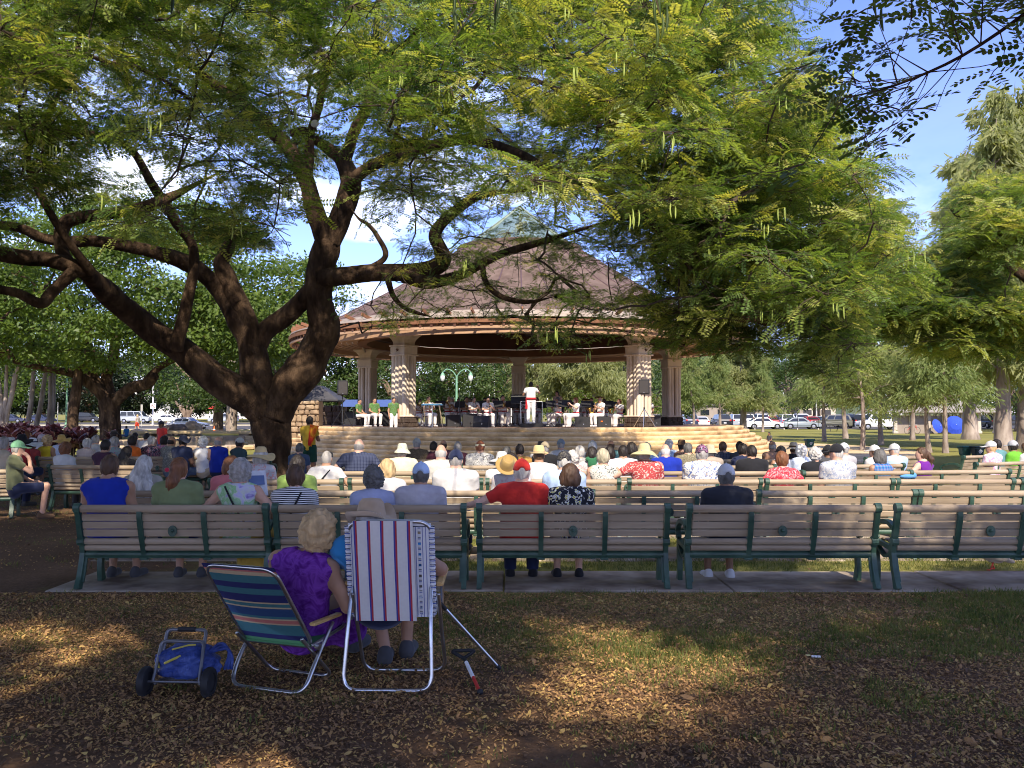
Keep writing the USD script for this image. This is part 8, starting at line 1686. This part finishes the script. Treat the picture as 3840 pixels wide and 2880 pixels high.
parasol('small red umbrella held open near the silver hatchback', (X(803, 140), 140, 2.45 + .4), .95, 0.0, 0.0, plain((.50, .04, .03)), True)
def bike():
    p = thing('bicycle', 'white and red bicycle leaning among gear by the shelter', 'bicycle', (X(3420, 82), 82, 0), .15)
    for s in (-1, 1):
        w_ = lathe([(.30, -.02), (.33, 0), (.30, .02), (.29, 0), (.30, -.02)], 20); w_.apply_transform(trimesh.transformations.euler_matrix(PI / 2, 0, 0)); w_.apply_translation((s * .5, 0, .33)); part(p, 'wheel', w_, M_rub)
    part(p, 'frame', cat([bar((-.5, 0, .33), (-.12, 0, .70), .02), bar((-.12, 0, .7), (.38, 0, .72), .02), bar((.5, 0, .33), (.36, 0, .85), .02), bar((-.12, 0, .70), (0, 0, .30), .02), bar((0, 0, .3), (.38, 0, .7), .02)]), M_redp); part(p, 'saddle', box(.22, .10, .05, (-.16, 0, .80), bev=.02), M_whp); part(p, 'handlebar', bar((.34, -.24, .90), (.34, .24, .90), .015), M_whp)
bike()
M_bin = mat('green_bin', (.022, .075, .065), 5, .45)
def bin_(u, v0, v1, d, lab, m, logo):
    z1_, z0_ = Pt(u, v0, d)[2], 0.0; p = thing('rubbish_bin', lab, 'bin', (X(u, d), d, .0), .1); h_ = z1_
    b = box(.42, .40, h_ - .06, (0, 0, (h_ - .06) / 2 + .02), bev=.05); b.vertices[:, :2] *= (.80 + .2 * b.vertices[:, 2:] / h_); part(p, 'body', b, m); part(p, 'lid', box(.46, .44, .06, (0, 0, h_ - .03), bev=.025), m); part(p, 'rim', box(.44, .42, .04, (0, 0, h_ - .09), bev=.01), m)
    if logo:
        sp_ = np.array([[.08 * (1 - t * .75) * math.cos(t * 9), -.195, h_ * .48 + .08 * (1 - t * .75) * math.sin(t * 9)] for t in np.linspace(0, 1, 26)]); part(p, 'emblem', tube(sp_, .012, 4), M_whp)
bin_(3616, 1672, 1706, 36, 'faded green lidded bin, left of a pair at the plaza edge', M_bin, False); bin_(3663, 1673, 1710, 35.5, 'dark green lidded bin with a white spiral emblem, right of a pair', mat('dark_bin', (.012, .026, .026), 5, .45), True); bin_(3034, 1646, 1672, 46, 'green bin with round white emblem before the young ironwood', M_bin, True)
pt = thing('picnic_table', 'dark picnic table on the lawn before the olive car', 'picnic table', (X(3126, 96), 96, 0), .1); part(pt, 'top', box(1.9, .75, .06, (0, 0, .75), bev=.015), M_blk)
for s in (-1, 1): part(pt, 'bench', box(1.9, .28, .05, (0, s * .75, .45), bev=.012), M_blk); part(pt, 'leg', cat([bar((s * .7, -.35, .72), (s * .7, -.75, 0), .04, 6), bar((s * .7, .35, .72), (s * .7, .75, 0), .04, 6)]), M_blk)
# buildings glimpsed through the trees
def house(lab, u, d, w_, h_, roof_h, m, nwin=4, z=None):
    p = thing('building', lab, 'building', (X(u, d), d, gz(d) if z is None else z)); part(p, 'wall', box(w_, w_ * .6, h_, (0, w_ * .3, h_ / 2)), m)
    r_ = trimesh.Trimesh([(-w_ * .55, -.4, h_), (w_ * .55, -.4, h_), (w_ * .55, w_ * .65, h_), (-w_ * .55, w_ * .65, h_), (-w_ * .3, w_ * .3, h_ + roof_h), (w_ * .3, w_ * .3, h_ + roof_h)], [[0, 1, 5], [0, 5, 4], [1, 2, 5], [2, 3, 4], [2, 4, 5], [3, 0, 4], [0, 2, 1], [0, 3, 2]], process=False); part(p, 'roof', r_, M_groof)
    for k in range(nwin): f_ = part(p, 'window', box(w_ / nwin * .5, .08, h_ * .35, (-w_ / 2 + (k + .5) * w_ / nwin, -.03, h_ * .55)), M_glass)
M_wwall = mat('white_wall', (.66, .66, .66), 1, .8)
house('white building behind the branching bare tree', 668, 205, 22, 6.5, 1.6, M_wwall, 6); house('white building behind the blue sign', 880, 210, 14, 6, 1.5, M_wwall, 4); house('low grey-roofed house behind the parked cars', 2990, 185, 16, 3.0, 2.6, M_cream, 4); house('low shed roof behind the knobbly trunk', 2740, 180, 14, 3.0, .8, M_tan_wall, 4); house('low shed behind the white pickups', 2900, 178, 12, 3.2, .8, M_tan_wall, 4)
rh = np.random.default_rng(9)
for k in range(34):
    u = rh.uniform(2900, 3080) if k < 24 else rh.uniform(3330, 3800); d = rh.uniform(2420, 2700); x = X(u, d); z = float(hillz(np.array([[x]]), np.array([[d]]))[0, 0]); w_ = rh.uniform(10, 18)
    if k: copy(HH, "hillside_house", "tiny white house on the far hillside", "house", (x, d, z - 3), rh.uniform(-.5, .5), "tiny white houses on the far hillside", w_ / 12)
    if k == 0: HH = proto('hillside_house'); part(HH, 'wall', box(12, 8, 9, (0, 0, 4.5)), M_wwall); part(HH, 'roof', trimesh.Trimesh([(-6.5, -4.5, 9), (6.5, -4.5, 9), (6.5, 4.5, 9), (-6.5, 4.5, 9), (-5, 0, 11.5), (5, 0, 11.5)], [[0, 1, 5], [0, 5, 4], [1, 2, 5], [2, 3, 4], [2, 4, 5], [3, 0, 4]], process=False), M_wwall)
